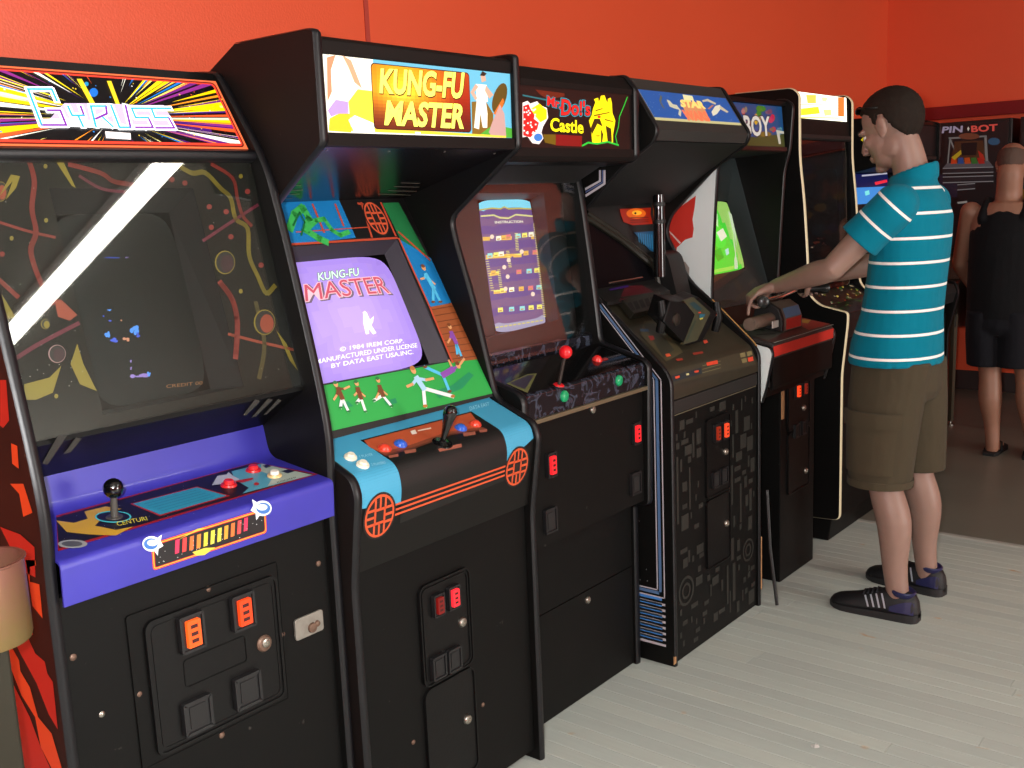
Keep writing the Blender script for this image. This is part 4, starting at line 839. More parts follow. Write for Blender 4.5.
# ------------------------------------------------------------------ cabinet 3: castle marquee, red ball joystick
def cab_castle():
    X0, X1 = 2.058, 2.702; th = .026; xi0, xi1 = X0+th, X1-th; Wd = xi1-xi0
    t = thing('arcade_cabinet', (X0, 1.66, 0), 'black arcade cabinet with a yellow castle on its marquee and a red ball joystick', 'arcade machine', 'arcade cabinets along the orange wall')
    front = fillet([(1.716, 0), (1.714, .535), (1.660, .548), (1.652, .985), (1.670, 1.004), (1.828, 1.050), (1.850, 1.25), (1.885, 1.50), (1.905, 1.592), (1.698, 1.600), (1.682, 1.615), (1.681, 1.806), (1.716, 1.848), (1.94, 1.852)],
                   [0, .008, .012, .02, .01, .02, .1, .05, .015, .012, .008, .008, .012, 0])
    side_pair(t, X0, X1, front, [(2.44, 1.70), (2.44, 0)], th)
    MB().box((xi0, 2.41, .05), (xi1, 2.425, 1.68)).build('back_panel', BLACK2, t)
    MB().prism_x([(1.715, 1.825), (1.72, 1.842), (1.94, 1.842), (1.94, 1.825)], xi0, xi1).build('top_panel', BLACK, t)
    MB().prism_x([(1.686, 1.79), (1.686, 1.806), (1.716, 1.842), (1.73, 1.80)], xi0, xi1).build('top_rail', BLACK2, t)
    # marquee
    c = crop(490, 70, 5.12); ms = Surf.yz([(1.690, 1.632), (1.690, 1.800)], xi0); p = Pal(); k = MB()
    MB().box((xi0, 1.692, 1.63), (xi1, 1.72, 1.80)).build('marquee_box', BLACK2, t)
    ms.poly(k, [(0, .002), (Wd, .002), (Wd, ms.len-.004), (0, ms.len-.004)], .0006, p((26, 12, 10), .25))
    Y, Y2, R, G = p((255, 226, 10), 1.35), p((230, 190, 0), 1.0), p((236, 30, 26), 1.1), p((40, 200, 60), 1.0)
    ms.px(k, c((165, 125), (290, 150), (400, 165), (400, 172), (290, 158), (165, 133)), .001, p((40, 130, 140), .6)); ms.px(k, c((230, 100), (380, 120), (380, 135), (300, 150), (260, 130)), .0009, p((130, 40, 14), .5))
    ms.px(k, c((335, 330), (470, 338), (468, 392), (335, 386)), .001, p((150, 16, 14), .7)); ms.px(k, c((270, 330), (335, 330), (335, 384), (280, 372)), .0009, p((140, 110, 10), .5))
    # jester figure kept as plain patches of its colours
    WH = p((250, 236, 230), 1.1)
    ms.px(k, c((165, 168), (190, 158), (205, 172), (240, 160), (255, 180), (290, 195), (296, 245), (270, 290), (262, 320), (272, 350), (250, 380), (215, 375), (190, 340), (165, 345)), .0011, WH)
    ms.px(k, c((168, 185), (195, 175), (205, 200), (230, 210), (222, 250), (248, 270), (238, 310), (205, 345), (168, 335)), .0014, R); ms.px(k, c((205, 200), (250, 172), (288, 205), (288, 250), (255, 268), (232, 240)), .0017, Y)
    ms.px(k, c(*ell(244, 345, 22, 20, 14)), .0017, p((60, 130, 214), 1)); rg = random.Random(5)
    for i in range(26): ms.px(k, c(*ell(rg.uniform(172, 235), rg.uniform(185, 330), 5, 5, 7)), .0019, WH)
    # castle
    ms.px(k, c((505, 260), (520, 230), (525, 200), (538, 165), (530, 150), (552, 142), (555, 165), (562, 150), (566, 132), (585, 130), (592, 152), (600, 168), (602, 148), (616, 142), (622, 170), (625, 220), (640, 260), (628, 330), (628, 372), (522, 372), (515, 300)), .0012, Y)
    for q in ([(532, 250), (560, 250), (575, 290), (548, 275), (520, 330), (512, 300)], [(590, 285), (618, 300), (622, 368), (600, 368), (596, 330)], [(566, 300), (578, 330), (572, 370), (566, 368)]): ms.px(k, c(*q), .0015, p((70, 50, 8), .4))
    for q in ([(538, 205), (575, 195), (575, 200), (538, 212)], [(530, 230), (610, 215), (610, 220), (530, 238)], [(585, 250), (628, 262), (628, 267), (585, 257)], [(540, 335), (560, 335), (560, 340), (540, 340)]): ms.px(k, c(*q), .0015, p((150, 110, 0), .6))
    ms.px(k, c(*ell(556, 240, 9, 7, 8)), .0017, R)
    ms.stroke(k, ms.H(c((470, 388), (500, 372), (545, 378), (600, 368), (640, 380), (655, 385))), .005, .0018, G); ms.stroke(k, ms.H(c((650, 385), (640, 340), (655, 290), (660, 240), (685, 180), (700, 140))), .0035, .0018, G)
    mq = k.build('marquee', p.l, t, recalc=False)
    p = Pal(); k = MB()
    for tx, q, a in (("Mr.", [(290, 180), (358, 198), (360, 155), (292, 135)], 0), ("Do!'s", [(362, 230), (508, 232), (508, 165), (365, 148)], 0)):
        Q = ms.H(c(*q)); ms.text(k, tx, Q, .0020, p((70, 170, 190), .9), .09); ms.text(k, tx, Q, .0023, p((50, 8, 8), .3), .055); ms.text(k, tx, Q, .0026, p((240, 34, 30), 1.25), .02)
    Q = ms.H(c((306, 312), (474, 324), (472, 262), (308, 246))); ms.text(k, 'Castle', Q, .0020, p((60, 30, 6), .3), .06); ms.text(k, 'Castle', Q, .0023, p((255, 236, 20), 1.4), .025)
    k.build('title_lettering', p.l, mq, recalc=False)
    MB().prism_x([(1.688, 1.602), (1.683, 1.612), (1.684, 1.634), (1.70, 1.634), (1.70, 1.602)], xi0, xi1).build('marquee_retainer', BLACK2, t)
    MB().prism_x([(1.70, 1.598), (1.905, 1.592), (1.905, 1.604), (1.70, 1.610)], xi0, xi1).build('soffit', BLACK, t)
    MB().prism_x(fillet([(1.80, 1.594), (1.90, 1.545), (1.95, 1.55), (1.96, 1.594)], .02)+[], xi0, xi1).build('light_baffle', DARK, t)
    # glass, bezel, screen
    gs = Surf.yz([(1.852, 1.050), (1.905, 1.592)], xi0); c = crop(440, 160, 3.84)
    bs = Surf.yz([(1.905, 1.050), (1.965, 1.592)], xi0)
    hole = bs.H(c((225, 665), (455, 612), (398, 125), (135, 125)))
    hole = [(.055, hole[0][1]-.01), (hole[1][0], hole[1][1]), (hole[2][0], hole[2][1]), (.055, hole[3][1])]
    k = MB(); ring = [(0, 0), (Wd, 0), (Wd, bs.len), (0, bs.len)]
    for i in range(4):
        j = (i+1) % 4; bs.poly(k, [ring[i], ring[j], hole[j], hole[i]], 0, 0)
    k.build('bezel', mat('bezel_dark_card', (26, 20, 19), .4), t, recalc=False)
    sq = bs.H(c((212, 668), (408, 640), (345, 150), (143, 155))); sq = [(.10, sq[0][1]+.01), (sq[1][0]+.05, sq[1][1]+.0), (sq[2][0]+.05, sq[2][1]-.0), (.10, sq[3][1])]
    dp = .07
    def back(px_):   # pixel on the tube plane
        return tb.hit(*px_)
    tb = Surf([bs.at(0, 0, -dp), bs.at(0, bs.len, -dp)])
    s2 = [tb.hit(*c(q)[0]) for q in ((212, 668), (410, 632), (348, 150), (143, 155))]; s3 = [tb.at(*q) for q in s2]
    k = MB(); q3 = [bs.at(u, v, 0) for u, v in hole]; k.add(q3+s3, [(i, (i+1) % 4, (i+1) % 4+4, i+4) for i in range(4)]); k.build('monitor_shroud', mat('shroud_grey_brown', (58, 50, 48), .5), t, recalc=False)
    cr = Crt(*s3, .012); p = Pal(); k = MB(); PU = p((122, 96, 140), 1.0); SKY = p((120, 214, 240), 1.15); DP = p((104, 84, 150), .95)
    cr.grid(k, 16, lambda u, v: SKY if v > .92 else (p((170, 168, 200), 1) if v < .035 else (PU if (int(v*16) % 2) else DP)), .05); scr = k.build('screen', p.l, t, smooth='all')
    k = MB(); p = Pal(); YL, W_, OR, CYN, PK = p((250, 240, 120), 1.1), p((250, 246, 220), 1.2), p((240, 190, 90), 1.05), p((150, 226, 226), 1.1), p((240, 130, 130), 1)
    st = lambda pts, w, m_: [cr.px(k, [(a[0], a[1]-w), (b[0], b[1]-w), (b[0], b[1]+w), (a[0], a[1]+w)], .0012, m_) for a, b in zip(c(*pts), c(*pts)[1:])]
    st([(150, 192), (200, 185), (232, 188), (245, 180), (262, 188), (300, 186), (350, 188)], .7, p((200, 190, 90), 1)); st([(155, 216), (205, 212), (230, 222), (262, 224), (290, 210), (355, 216)], .8, p((230, 226, 150), 1))
    cr.text(k, 'INSTRUCTION', cr.H(c((210, 244), (318, 241), (316, 232), (209, 235))), .0014, W_, .01)
    for yy, x0, x1 in ((303, 163, 360), (372, 175, 312), (440, 190, 225), (508, 205, 255)):
        st([(x0, yy), ((x0+x1)/2, yy-3), (x1, yy-6)], 1.9, OR); st([(x0, yy-4), ((x0+x1)/2, yy-7), (x1, yy-10)], .7, YL)
    rows = [(300, (225, 245, 262, 300, 325, 350)), (366, (192, 215, 235, 330, 365)), (432, (205, 303, 342, 372)), (500, (240, 275, 312, 348, 380)), (575, (232, 275, 316, 350, 382))]
    for ri, (y, xs) in enumerate(rows):
        for i, x in enumerate(xs):
            yy = y-i*3; m_ = (W_, CYN, OR, YL, PK)[(i*2+ri) % 5] if ri != 4 else (YL, CYN, CYN, YL, YL)[i]
            cr.px(k, c((x-11, yy+10), (x+9, yy+8), (x+8, yy-9), (x-11, yy-7)), .0015, m_); cr.px(k, c((x-8, yy+7), (x+4, yy+6), (x+4, yy+1), (x-8, yy+2)), .0018, p((206, 160, 90), 1))
    def ladder(x0, y0, x1, y1, n):
        for i in range(n):
            f = i/(n-1); x = x0+(x1-x0)*f; y = y0+(y1-y0)*f; cr.px(k, c((x-6, y+2), (x+6, y+1), (x+6, y-1), (x-6, y)), .0016, YL)
    ladder(362, 245, 402, 600, 52); ladder(291, 282, 296, 345, 11); ladder(258, 350, 268, 410, 10); ladder(224, 422, 232, 485, 10); ladder(178, 380, 200, 500, 14)
    for i in range(11): cr.px(k, c((212+i*17, 646-i*2.6), (224+i*17, 644-i*2.6), (224+i*17, 639-i*2.6), (212+i*17, 641-i*2.6)), .0014, p((220, 210, 110), 1))
    for x, y in ((198, 295), (245, 412), (312, 352), (258, 448), (262, 385), (355, 515), (250, 495)): cr.px(k, c(*ell(x, y, 8, 9, 8)), .0019, p((250, 220, 200), 1.1))
    k.build('screen_image', p.l, scr, recalc=False)
    panel_sheet(gs, 'monitor_glass', 0, Wd, glass(), t, .003)
    # control panel box: transparent-covered marbled overlay, joystick, buttons
    MA = bpy.data.materials.new('black_marbled_vinyl'); MA.use_nodes = True; nt = MA.node_tree; b = nt.nodes['Principled BSDF']
    tc = nt.nodes.new('ShaderNodeTexCoord'); n = nt.nodes.new('ShaderNodeTexNoise'); n.inputs['Scale'].default_value = 16; n.inputs['Detail'].default_value = 8; n.inputs['Distortion'].default_value = 1.8
    rp = nt.nodes.new('ShaderNodeValToRGB'); e = rp.color_ramp.elements; e[0].position = .50; e[0].color = (.008, .008, .011, 1); e[1].position = .60; e[1].color = (.010, .010, .014, 1)
    z = e.new(.535); z.color = (.05, .058, .085, 1)
    nt.links.new(tc.outputs['Object'], n.inputs['Vector']); nt.links.new(n.outputs[0], rp.inputs[0]); nt.links.new(rp.outputs[0], b.inputs['Base Color']); b.inputs['Roughness'].default_value = .16
    MB().prism_x([(1.662, .925), (1.662, .990), (1.672, .998), (1.835, 1.045), (1.835, .925)], xi0, xi1).build('control_panel', MA, t, bevel=.002)
    MB().prism_x([(1.853, 1.03), (1.853, 1.075), (1.868, 1.08), (1.868, 1.03)], xi0, xi1).build('glass_rail', MA, t)
    MB().prism_x([(1.668, .9975), (1.667, .9995), (1.832, 1.0472), (1.833, 1.0445)], xi0+.001, xi1-.001).build('panel_cover', mat('black_gloss_acrylic', (10, 10, 11), .09), t)
    tp = Surf.yz([(1.672, 1.0012), (1.835, 1.0482)], xi0); fp = Surf.yz([(1.6615, .925), (1.6615, .990)], xi0); c = crop(490, 320, 4.267)
    MB().prism_x([(1.6605, .912), (1.6525, .914), (1.6525, .925), (1.6605, .926)], xi0, xi1).build('metal_strip', mat('aged_brass_strip', (150, 142, 116), .35, metal=.8), t)
    p = Pal(); k = MB(); tp.px(k, c((70, 272), (160, 232), (200, 228), (160, 312), (110, 290)), .0006, p((104, 104, 56))); tp.px(k, c((85, 270), (160, 238), (188, 236), (150, 296), (115, 284)), .0009, p((52, 46, 60))); k.build('overlay_print', p.l, t, recalc=False)
    uv = tp.hit(*c((293, 280))[0]); k = MB(); tp.lathe(k, uv, [(.015, 0), (.014, .003), (.005, .004), (.0042, .086)]); p = Pal(); j = k.build('joystick', mat('joystick_shaft_dark', (70, 60, 56), .35, metal=.6), t, smooth=True)
    k = MB(); tp.lathe(k, uv, [(.016, .0015), (.013, .0045)]); k.build('base_disc', mat('red_plastic', (206, 26, 34), .3), j)
    top = at_y(565, 349.5, tp.at(*uv, .07).y-.004); k = MB(); k.ball(tp.at(*uv, .098), .0185, 20); k.build('ball_top', mat('glossy_red_plastic', (214, 20, 30), .12, coat=.5), j, smooth='all')
    k = MB(); k.tube([tp.at(*uv, .003), tp.at(*uv, .06)], .005); 
    uv = tp.hit(*c((457, 172))[0]); button(tp, t, uv, .016, (220, 40, 36), h=.014, style='dome'); k = MB(); tp.prism(k, rrect(uv[0]+.015, uv[1]-.012, uv[0]+.045, uv[1]+.002, .003), .0003, .0015); k.build('button_label', mat('red_label', (150, 36, 34), .4), t)
    for x, y in ((315, 325), (548, 258)): button(fp, t, fp.hit(*c((x, y))[0]), .0165, (20, 150, 96), h=.008, style='dome')
    # front panels
    MB().prism_x([(1.672, .560), (1.672, .925), (1.69, .925), (1.69, .560)], xi0, xi1).build('front_panel', BLACK, t)
    v = px_seam = None
    f2 = Surf.yz([(1.724, 0), (1.724, .6)], xi0); sv = f2.hit(590, 588.7)[1]
    MB().prism_x([(1.724, .004), (1.724, sv-.0015), (1.744, sv-.0015), (1.744, .004)], xi0, xi1).build('kick_panel', BLACK, t, bevel=.0012); MB().prism_x([(1.724, sv+.0015), (1.724, .56), (1.744, .56), (1.744, sv+.0015)], xi0, xi1).build('lower_panel', BLACK, t, bevel=.0012)
    f1 = Surf.yz([(1.672, 0), (1.672, .95)], xi0)
    for x, y in ((255, 617), (618, 483)): coin_slot(f1, t, f1.hit(*c((x, y))[0]), .026, .050, (255, 36, 44), 1.1)
    d = crop(500, 440, 6.4)
    for x, y in ((312, 512), (858, 275)): coin_slot(f1, t, f1.hit(*d((x, y))[0]), .034, .050, (0, 0, 0), 0, 'coin_return', True)
    lock(f1, t, f1.hit(*c((436, 383))[0]), .0095); d = crop(500, 540, 6.4); lock(f2, t, f2.hit(*d((558, 383))[0]), .0095)
cab_castle()
# ------------------------------------------------------------------ cabinet 4: flight-yoke cabinet with relief-printed front
def cab_yoke():
    X0, X1 = 2.727, 3.352; th = .02; xi0, xi1 = X0+th, X1-th; Wd = xi1-xi0
    t = thing('arcade_cabinet', (X0, 1.603, 0), 'black arcade cabinet with flight yoke, machinery-patterned front and blue side stripes', 'arcade machine', 'arcade cabinets along the orange wall')
    front = fillet([(1.603, 0), (1.603, .930), (1.622, .966), (1.79, 1.118), (1.88, 1.189), (1.972, 1.36), (1.95, 1.424), (1.776, 1.580), (1.652, 1.655), (1.636, 1.690), (1.741, 1.853), (1.80, 1.858)],
                   [0, .03, .02, .05, .05, .05, .05, .02, .02, .02, .015, 0])
    bk = [(2.44, 1.86), (2.44, 0)]
    sides = []
    for a, b in ((X0, X0+th), (X1-th, X1)):
        o = MB().prism_x(front+bk, a, b).build('side_panel', BLACK, t); sides.append(o)
        trim_x(front, a, b, .003).build('edge_trim', TRIM, o, smooth=True)
    # worn plywood edges
    k = MB(); k.prism_x([(1.5995, .012), (1.5995, .035), (1.606, .035), (1.606, .006)], X0-.0005, X0+.006); k.build('chipped_corner', mat('bare_plywood', (176, 132, 90), .8), sides[0])
    k = MB(); k.prism_x([(1.5985, .06), (1.5985, .26), (1.604, .26), (1.604, .06)], X1-.005, X1+.0012); k.build('chipped_edge', mat('bare_plywood', (176, 132, 90), .8), sides[1])
    c3 = crop(640, 285, 7.677)
    k = MB(); sf_ = Surf([(X1-.0105, y, z) for y, z in front[::1]]) ; pts = [p_ for p_ in front if .95 < p_[1] < 1.13]
    trim_x(pts, X1-.013, X1+.001, .0045).build('worn_edge', mat('worn_tan_edge', (158, 116, 62), .7), sides[1])
    # stripes on the outer left side
    sf = Surf([(X0-.0006, 0, 0), (X0-.0006, 0, 2)], (0, -1, 0)); p = Pal(); k = MB(); c = crop(620, 560, 6.4); BL, SV, LB = p((70, 130, 200)), p((186, 178, 184)), p((80, 110, 150))
    cy = lambda x, y: sf.hit(*c((x, y))[0])
    u1 = cy(290, 300)[0]; u0 = -2.2
    for i in range(8):
        v = cy(290, 290+i*37)[1]; sf.poly(k, [(u0, v-.004), (u1, v-.004), (u1, v+.004), (u0, v+.004)], 0, SV)
        if i < 8: sf.poly(k, [(u0, v+.012), (u1-.012, v+.012), (u1-.012, v+.022), (u0, v+.022)], 0, BL)
    d = crop(620, 350, 6.4); vt = sf.hit(*d((240, 190))[0])[1]; vb = cy(280, 248)[1]
    for du, w, m_ in ((0, .004, SV), (.012, .010, LB), (.026, .004, SV)):
        a = u1-du; sf.poly(k, [(a-w, vb+du*.9), (a, vb+du*.9), (a, vt-.004), (a-w, vt+.006)], .0003, m_); sf.poly(k, [(u0, vb+du*.9), (a, vb+du*.9), (a, vb+du*.9+w), (u0, vb+du*.9+w)], .0003, m_)
        sf.poly(k, [(a-w, vt), (a, vt), (a-.21, vt+.23), (a-w-.21, vt+.23)], .0003, m_)
    rg = random.Random(2)
    for i in range(40): sf.poly(k, ell(u1-rg.uniform(.06, .2), rg.uniform(vb+.03, vt-.02), .0014, n=5), .0003, p((190, 190, 190)))
    k.build('side_stripes', p.l, sides[0], recalc=False); p = Pal(); k = MB(); SV = p((186, 178, 184))
    # upper stripes beside the hood
    e = crop(560, 160, 6.4)
    for q in ([(160, 180), (250, 130), (250, 65), (262, 65), (262, 138), (162, 195)], [(162, 222), (278, 148), (278, 65), (292, 65), (292, 155), (164, 238)]): sf.px(k, e(*q), .0003, SV)
    sf.px(k, e((164, 200), (268, 140), (268, 65), (276, 65), (276, 145), (164, 212)), .0003, p((70, 84, 130)))
    k.build('hood_stripes', p.l, sides[0], recalc=False)
    MB().box((xi0, 2.41, .05), (xi1, 2.425, 1.84)).build('back_panel', BLACK2, t)
    MB().prism_x([(1.75, 1.832), (1.75, 1.848), (2.42, 1.848), (2.42, 1.832)], xi0, xi1).build('top_panel', BLACK, t)
    # marquee box: metal hood + translucent
    MB().prism_x([(1.652, 1.660), (1.640, 1.690), (1.742, 1.850), (1.79, 1.850), (1.70, 1.66)], xi0, xi1).build('marquee_hood', mat('charcoal_painted_steel', (48, 46, 44), .45), t)
    ms = Surf.yz([(1.640, 1.690), (1.742, 1.850)], xi0); p = Pal(); k = MB(); c = crop(560, 60, 6.4); q = ms.H(c((620, 375), (1024, 420))); 
    v0 = q[0][1]+.004; v1 = ms.hit(*c((560, 195))[0])[1]; a0, a1 = .012, Wd-.012
    ms.poly(k, [(a0, v0-.010), (a1, v0-.010), (a1, v1), (a0, v1)], .0008, p((206, 196, 140), .85)); ms.poly(k, [(a0, v0), (a1, v0), (a1, v1), (a0, v1)], .0012, p((44, 92, 170), .75))
    for q, m_ in (([(680, 255), (700, 262), (720, 285), (745, 290), (775, 330), (770, 365), (755, 350), (760, 320), (730, 312), (700, 300)], p((214, 206, 176), .8)), ([(640, 225), (652, 240), (645, 270), (672, 320), (650, 300), (632, 260)], p((110, 110, 100), .6))): ms.px(k, c(*q), .0016, m_)
    d = crop(690, 80, 6.4)
    for q, m_ in (([(135, 205), (160, 168), (190, 160), (195, 185), (170, 220), (145, 232)], p((226, 216, 190), .9)), ([(75, 132), (110, 122), (165, 150), (160, 160), (110, 138), (80, 142)], p((206, 190, 160), .8)), ([(190, 165), (245, 205), (235, 212), (185, 185)], p((206, 190, 160), .8)), ([(120, 190), (150, 165), (140, 160), (110, 185)], p((200, 120, 90), .8))): ms.px(k, d(*q), .0016, m_)
    rg = random.Random(9)
    for i in range(40): ms.poly(k, ell(rg.uniform(a0, a1), rg.uniform(v0, v1), .0012, n=5), .0015, p((180, 190, 220), .7))
    mq = k.build('marquee', p.l, t, recalc=False)
    p = Pal(); k = MB(); Q = ms.H(c((808, 300), (905, 308), (845, 232), (785, 222))); ms.px(k, c((770, 262), (905, 275), (960, 390), (815, 385)), .0015, p((226, 150, 100), .8))
    Q = ms.H(c((775, 300), (925, 312), (905, 268), (768, 258))); ms.text(k, 'STAR', Q, .0020, p((250, 214, 120), 1.0), .06); Q = ms.H(c((805, 385), (960, 392), (930, 335), (780, 325))); ms.text(k, 'WARS', Q, .0020, p((240, 120, 80), .95), .06)
    ms.px(k, c((782, 222), (845, 232), (855, 262), (792, 258)), .0015, p((236, 226, 170), .9)); k.build('title_lettering', p.l, mq, recalc=False)
    MB().prism_x([(1.655, 1.656), (1.776, 1.583), (1.95, 1.47), (1.96, 1.482), (1.79, 1.60), (1.668, 1.668)], xi0, xi1).build('soffit', DARK, t)
    # cockpit interior: rear wall with lit picture, sloping monitor, chrome post
    IN = mat('cockpit_black', (16, 15, 14), .5); IN2 = mat('cockpit_olive_plastic', (32, 29, 22), .45, vary=.3, vscale=30)
    MB().prism_x([(1.985, 1.16), (2.03, 1.60), (2.05, 1.60), (2.005, 1.16)], xi0, xi1).build('cockpit_rear_wall', IN, t)
    rw = Surf.yz([(1.984, 1.16), (2.029, 1.60)], xi0).bound(0, Wd); c = crop(580, 170, 7.68); p = Pal(); k = MB(); 
    rw.px(k, c((300, 300), (540, 290), (535, 340), (555, 415), (400, 425), (330, 400), (310, 350)), .003, p((170, 34, 10), .55)); rw.px(k, c(*ell(425, 335, 75, 40)), .0034, p((226, 96, 14), .8)); rw.px(k, c(*ell(430, 330, 38, 18)), .0038, p((250, 170, 40), .9)); rw.px(k, c(*ell(418, 333, 9, 9, 10)), .0042, p((10, 6, 4)))
    for y in (365, 385, 400): rw.px(k, c((380, y), (520, y-4), (520, y+1), (380, y+5)), .0042, p((90, 14, 6), .4))
    rw.px(k, c((410, 480), (555, 470), (558, 630), (530, 615)), .003, p((20, 74, 110), .6)); 
    for i in range(7): rw.px(k, c((440+i*17, 485+i*2), (446+i*17, 485+i*2), (452+i*17, 560+i*9), (446+i*17, 550+i*9)), .0034, p((40, 120, 160), .7))
    k.build('cockpit_picture', p.l, t, recalc=False)
    # sloping tube cover: dark triangular cheek on the left, monitor surround
    M_ = [at_y(*q, 1.935) for q in ((586, 214), (600, 220), (627, 240), (656, 268), (657, 302), (586, 320))]
    M_ = [Vector((max(xi0+.001, q.x), q.y+(q.z-1.2)*.18, q.z)) for q in M_]; n = len(M_)
    k = MB(); k.add(M_+[q+Vector((0, .04, -.01)) for q in M_], [tuple(range(n)), tuple(range(2*n-1, n-1, -1))]+[(i, i+n, (i+1) % n+n, (i+1) % n) for i in range(n)]); k.build('screen', mat('dark_vector_tube', (6, 5, 8), .4, spec=.12), t)
    k = MB(); k.tube([q+Vector((0, -.004, 0)) for q in M_[:5]], .011, 8); k.build('monitor_frame', IN2, t, smooth=True)
    k = MB(); k.tube([q+Vector((0, .012, .026)) for q in M_[1:4]], .009, 8); k.build('monitor_frame', IN2, t, smooth=True)
    a = at_y(659, 225, 1.90)
    k = MB(); k.tube([(a.x, 1.90, 1.50), (a.x, 1.90, 1.215)], .020, 14); post = k.build('canopy_post', mat('black_gloss_tube', (16, 16, 17), .12), t, smooth=True)
    k = MB()
    for z in (1.46, 1.40): k.lathe((a.x, 1.90, z), [(.022, 0), (.023, .004), (.023, .010), (.022, .014)])
    k.build('post_collar', IN, post, smooth=True)
    # hump beside the post
    k = MB(); k.prism_x(fillet([(1.86, 1.14), (1.90, 1.30), (1.99, 1.30), (2.05, 1.16)], .06, 6)+[], X1-.13, X1-.03); k.build('side_pod', IN, t, smooth=True)
    # dashboard
    DS = mat('dash_printed_plastic', (46, 41, 30), .42, vary=.35, vscale=26); 
    dash = fillet([(1.6045, .872), (1.6045, .905), (1.632, .962), (1.80, 1.082), (1.90, 1.16)], [0, .01, .012, .03, 0])
    MB().sheet_x(dash, xi0, xi1, .004).build('control_panel', DS, t, smooth=True)
    ds = Surf.yz(dash, xi0); p = Pal(); k = MB(); c = crop(640, 285, 7.677); o = .0012
    P = lambda q, rgb, dz=0: ds.px(k, c(*q), o+dz, p(rgb))
    P([(250, 765), (885, 610), (850, 500), (215, 660)], (58, 52, 38)); P([(240, 700), (465, 635), (475, 680), (255, 745)], (34, 40, 46), .0004); P([(265, 705), (300, 696), (302, 712), (270, 722)], (206, 74, 44), .0008); P([(350, 682), (372, 678), (374, 692), (354, 696)], (200, 190, 130), .0008); P([(412, 662), (446, 655), (448, 670), (416, 676)], (206, 74, 44), .0008)
    for i, y in enumerate((0, 26, 52)): P([(475, 620+y), (615, 582+y), (616, 588+y), (477, 626+y)], (110, 100, 70), .0006)
    P([(505, 598), (590, 578), (595, 606), (512, 622)], (210, 66, 40), .0008)
    for i, (dx, dy) in enumerate(((0, 0), (52, -12), (12, 42), (60, 32))): P([(762+dx, 528+dy), (802+dx, 518+dy), (808+dx, 550+dy), (770+dx, 560+dy)], (120, 108, 72) if i < 3 else (210, 70, 48), .0008)
    P([(0, 380), (30, 280), (120, 270), (290, 470), (330, 520), (200, 590)], (74, 66, 46), .0003); P([(20, 300), (100, 300), (260, 500), (180, 560)], (52, 50, 40), .0006)
    P([(60, 395), (98, 392), (112, 420), (80, 430)], (150, 40, 36), .0010); P([(0, 340), (60, 340), (70, 362), (0, 360)], (50, 74, 100), .0010); P([(190, 535), (222, 528), (236, 548), (204, 556)], (206, 84, 50), .0010); P([(480, 430), (510, 424), (522, 446), (492, 454)], (190, 70, 50), .0010); P([(450, 404), (482, 398), (488, 418), (458, 424)], (170, 164, 140), .0010)
    P([(270, 572), (320, 566), (330, 580), (285, 588)], (150, 50, 34), .001); P([(400, 525), (478, 512), (484, 528), (410, 542)], (140, 48, 34), .001)
    k.build('dash_print', p.l, t, recalc=False)
    # louvred tray in front of the monitor
    lt = Surf.yz([(1.775, 1.067), (1.905, 1.166)], xi0); c = crop(590, 250, 8.533)
    k = MB(); lt.prism(k, [(q[0], max(.0, q[1])) for q in lt.H(c((340, 600), (590, 540), (560, 400), (220, 455)))], .002, .028); k.build('louvre_block', IN2, t, bevel=.004)
    l2 = Surf([lt.at(0, 0, .028), lt.at(0, lt.len, .028)])
    for i in range(5): k = MB(); l2.px(k, c((350+i*46, 520-i*12), (385+i*46, 512-i*12), (350+i*48, 445-i*12), (318+i*48, 455-i*12)), .0006, 0); k.build('louvre_slot', DARK, t, recalc=False)
    gl = Surf.yz([(1.860, 1.166), (1.925, 1.205)], xi0); p = Pal(); k = MB(); k.prism_x([(1.86, 1.155), (1.86, 1.166), (1.925, 1.205), (1.925, 1.19)], xi0+.03, xi1-.16, p.use(IN)); gl.px(k, c((245, 440), (300, 310), (440, 300), (545, 360), (400, 385)), .001, p((74, 14, 22))); gl.px(k, c((165, 335), (320, 300), (330, 318), (170, 350)), .0014, p((50, 20, 90))); k.build('monitor_ledge', p.l, t)  # dark red and purple reflections painted onto the ledge
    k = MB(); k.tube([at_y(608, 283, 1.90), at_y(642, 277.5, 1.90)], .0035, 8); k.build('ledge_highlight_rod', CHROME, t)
    # flight yoke: angular cover with two arms
    c = crop(640, 285, 7.677); ys = Surf.yz([(1.66, 0.985), (1.80, 1.085)], xi0); YK = mat('yoke_black_plastic', (10, 9, 9), .45, spec=.25); YE = mat('yoke_olive_face', (62, 60, 42), .42, vary=.3, vscale=40)
    base = ys.hit(*c((300, 440))[0]); tz = 1.70
    # wedge-shaped housing: outline in the plane across the cabinet, depth along y
    yf, yb = 1.655, 1.80
    A = [at_y(*c(q)[0], 1.70) for q in ((120, 280), (300, 465), (425, 430), (540, 215), (400, 95), (330, 125), (275, 130), (170, 120))]
    n = len(A); k = MB(); fv = [Vector((q.x, 1.672, q.z)) for q in A]; bv = [Vector((q.x+.02, 1.745, q.z+.020)) for q in A]
    k.add(fv+bv, [tuple(range(n)), tuple(range(2*n-1, n-1, -1))]+[(i, i+n, (i+1) % n+n, (i+1) % n) for i in range(n)]); yk = k.build('yoke', YK, t, bevel=.006)
    R_ = [at_y(*c(q)[0], 1.671) for q in ((330, 458), (440, 425), (540, 215), (420, 230))]; T_ = [at_y(*c(q)[0], 1.671) for q in ((335, 120), (410, 92), (540, 212), (425, 232))]
    k = MB(); p = Pal(); m_ = p.use(YE)
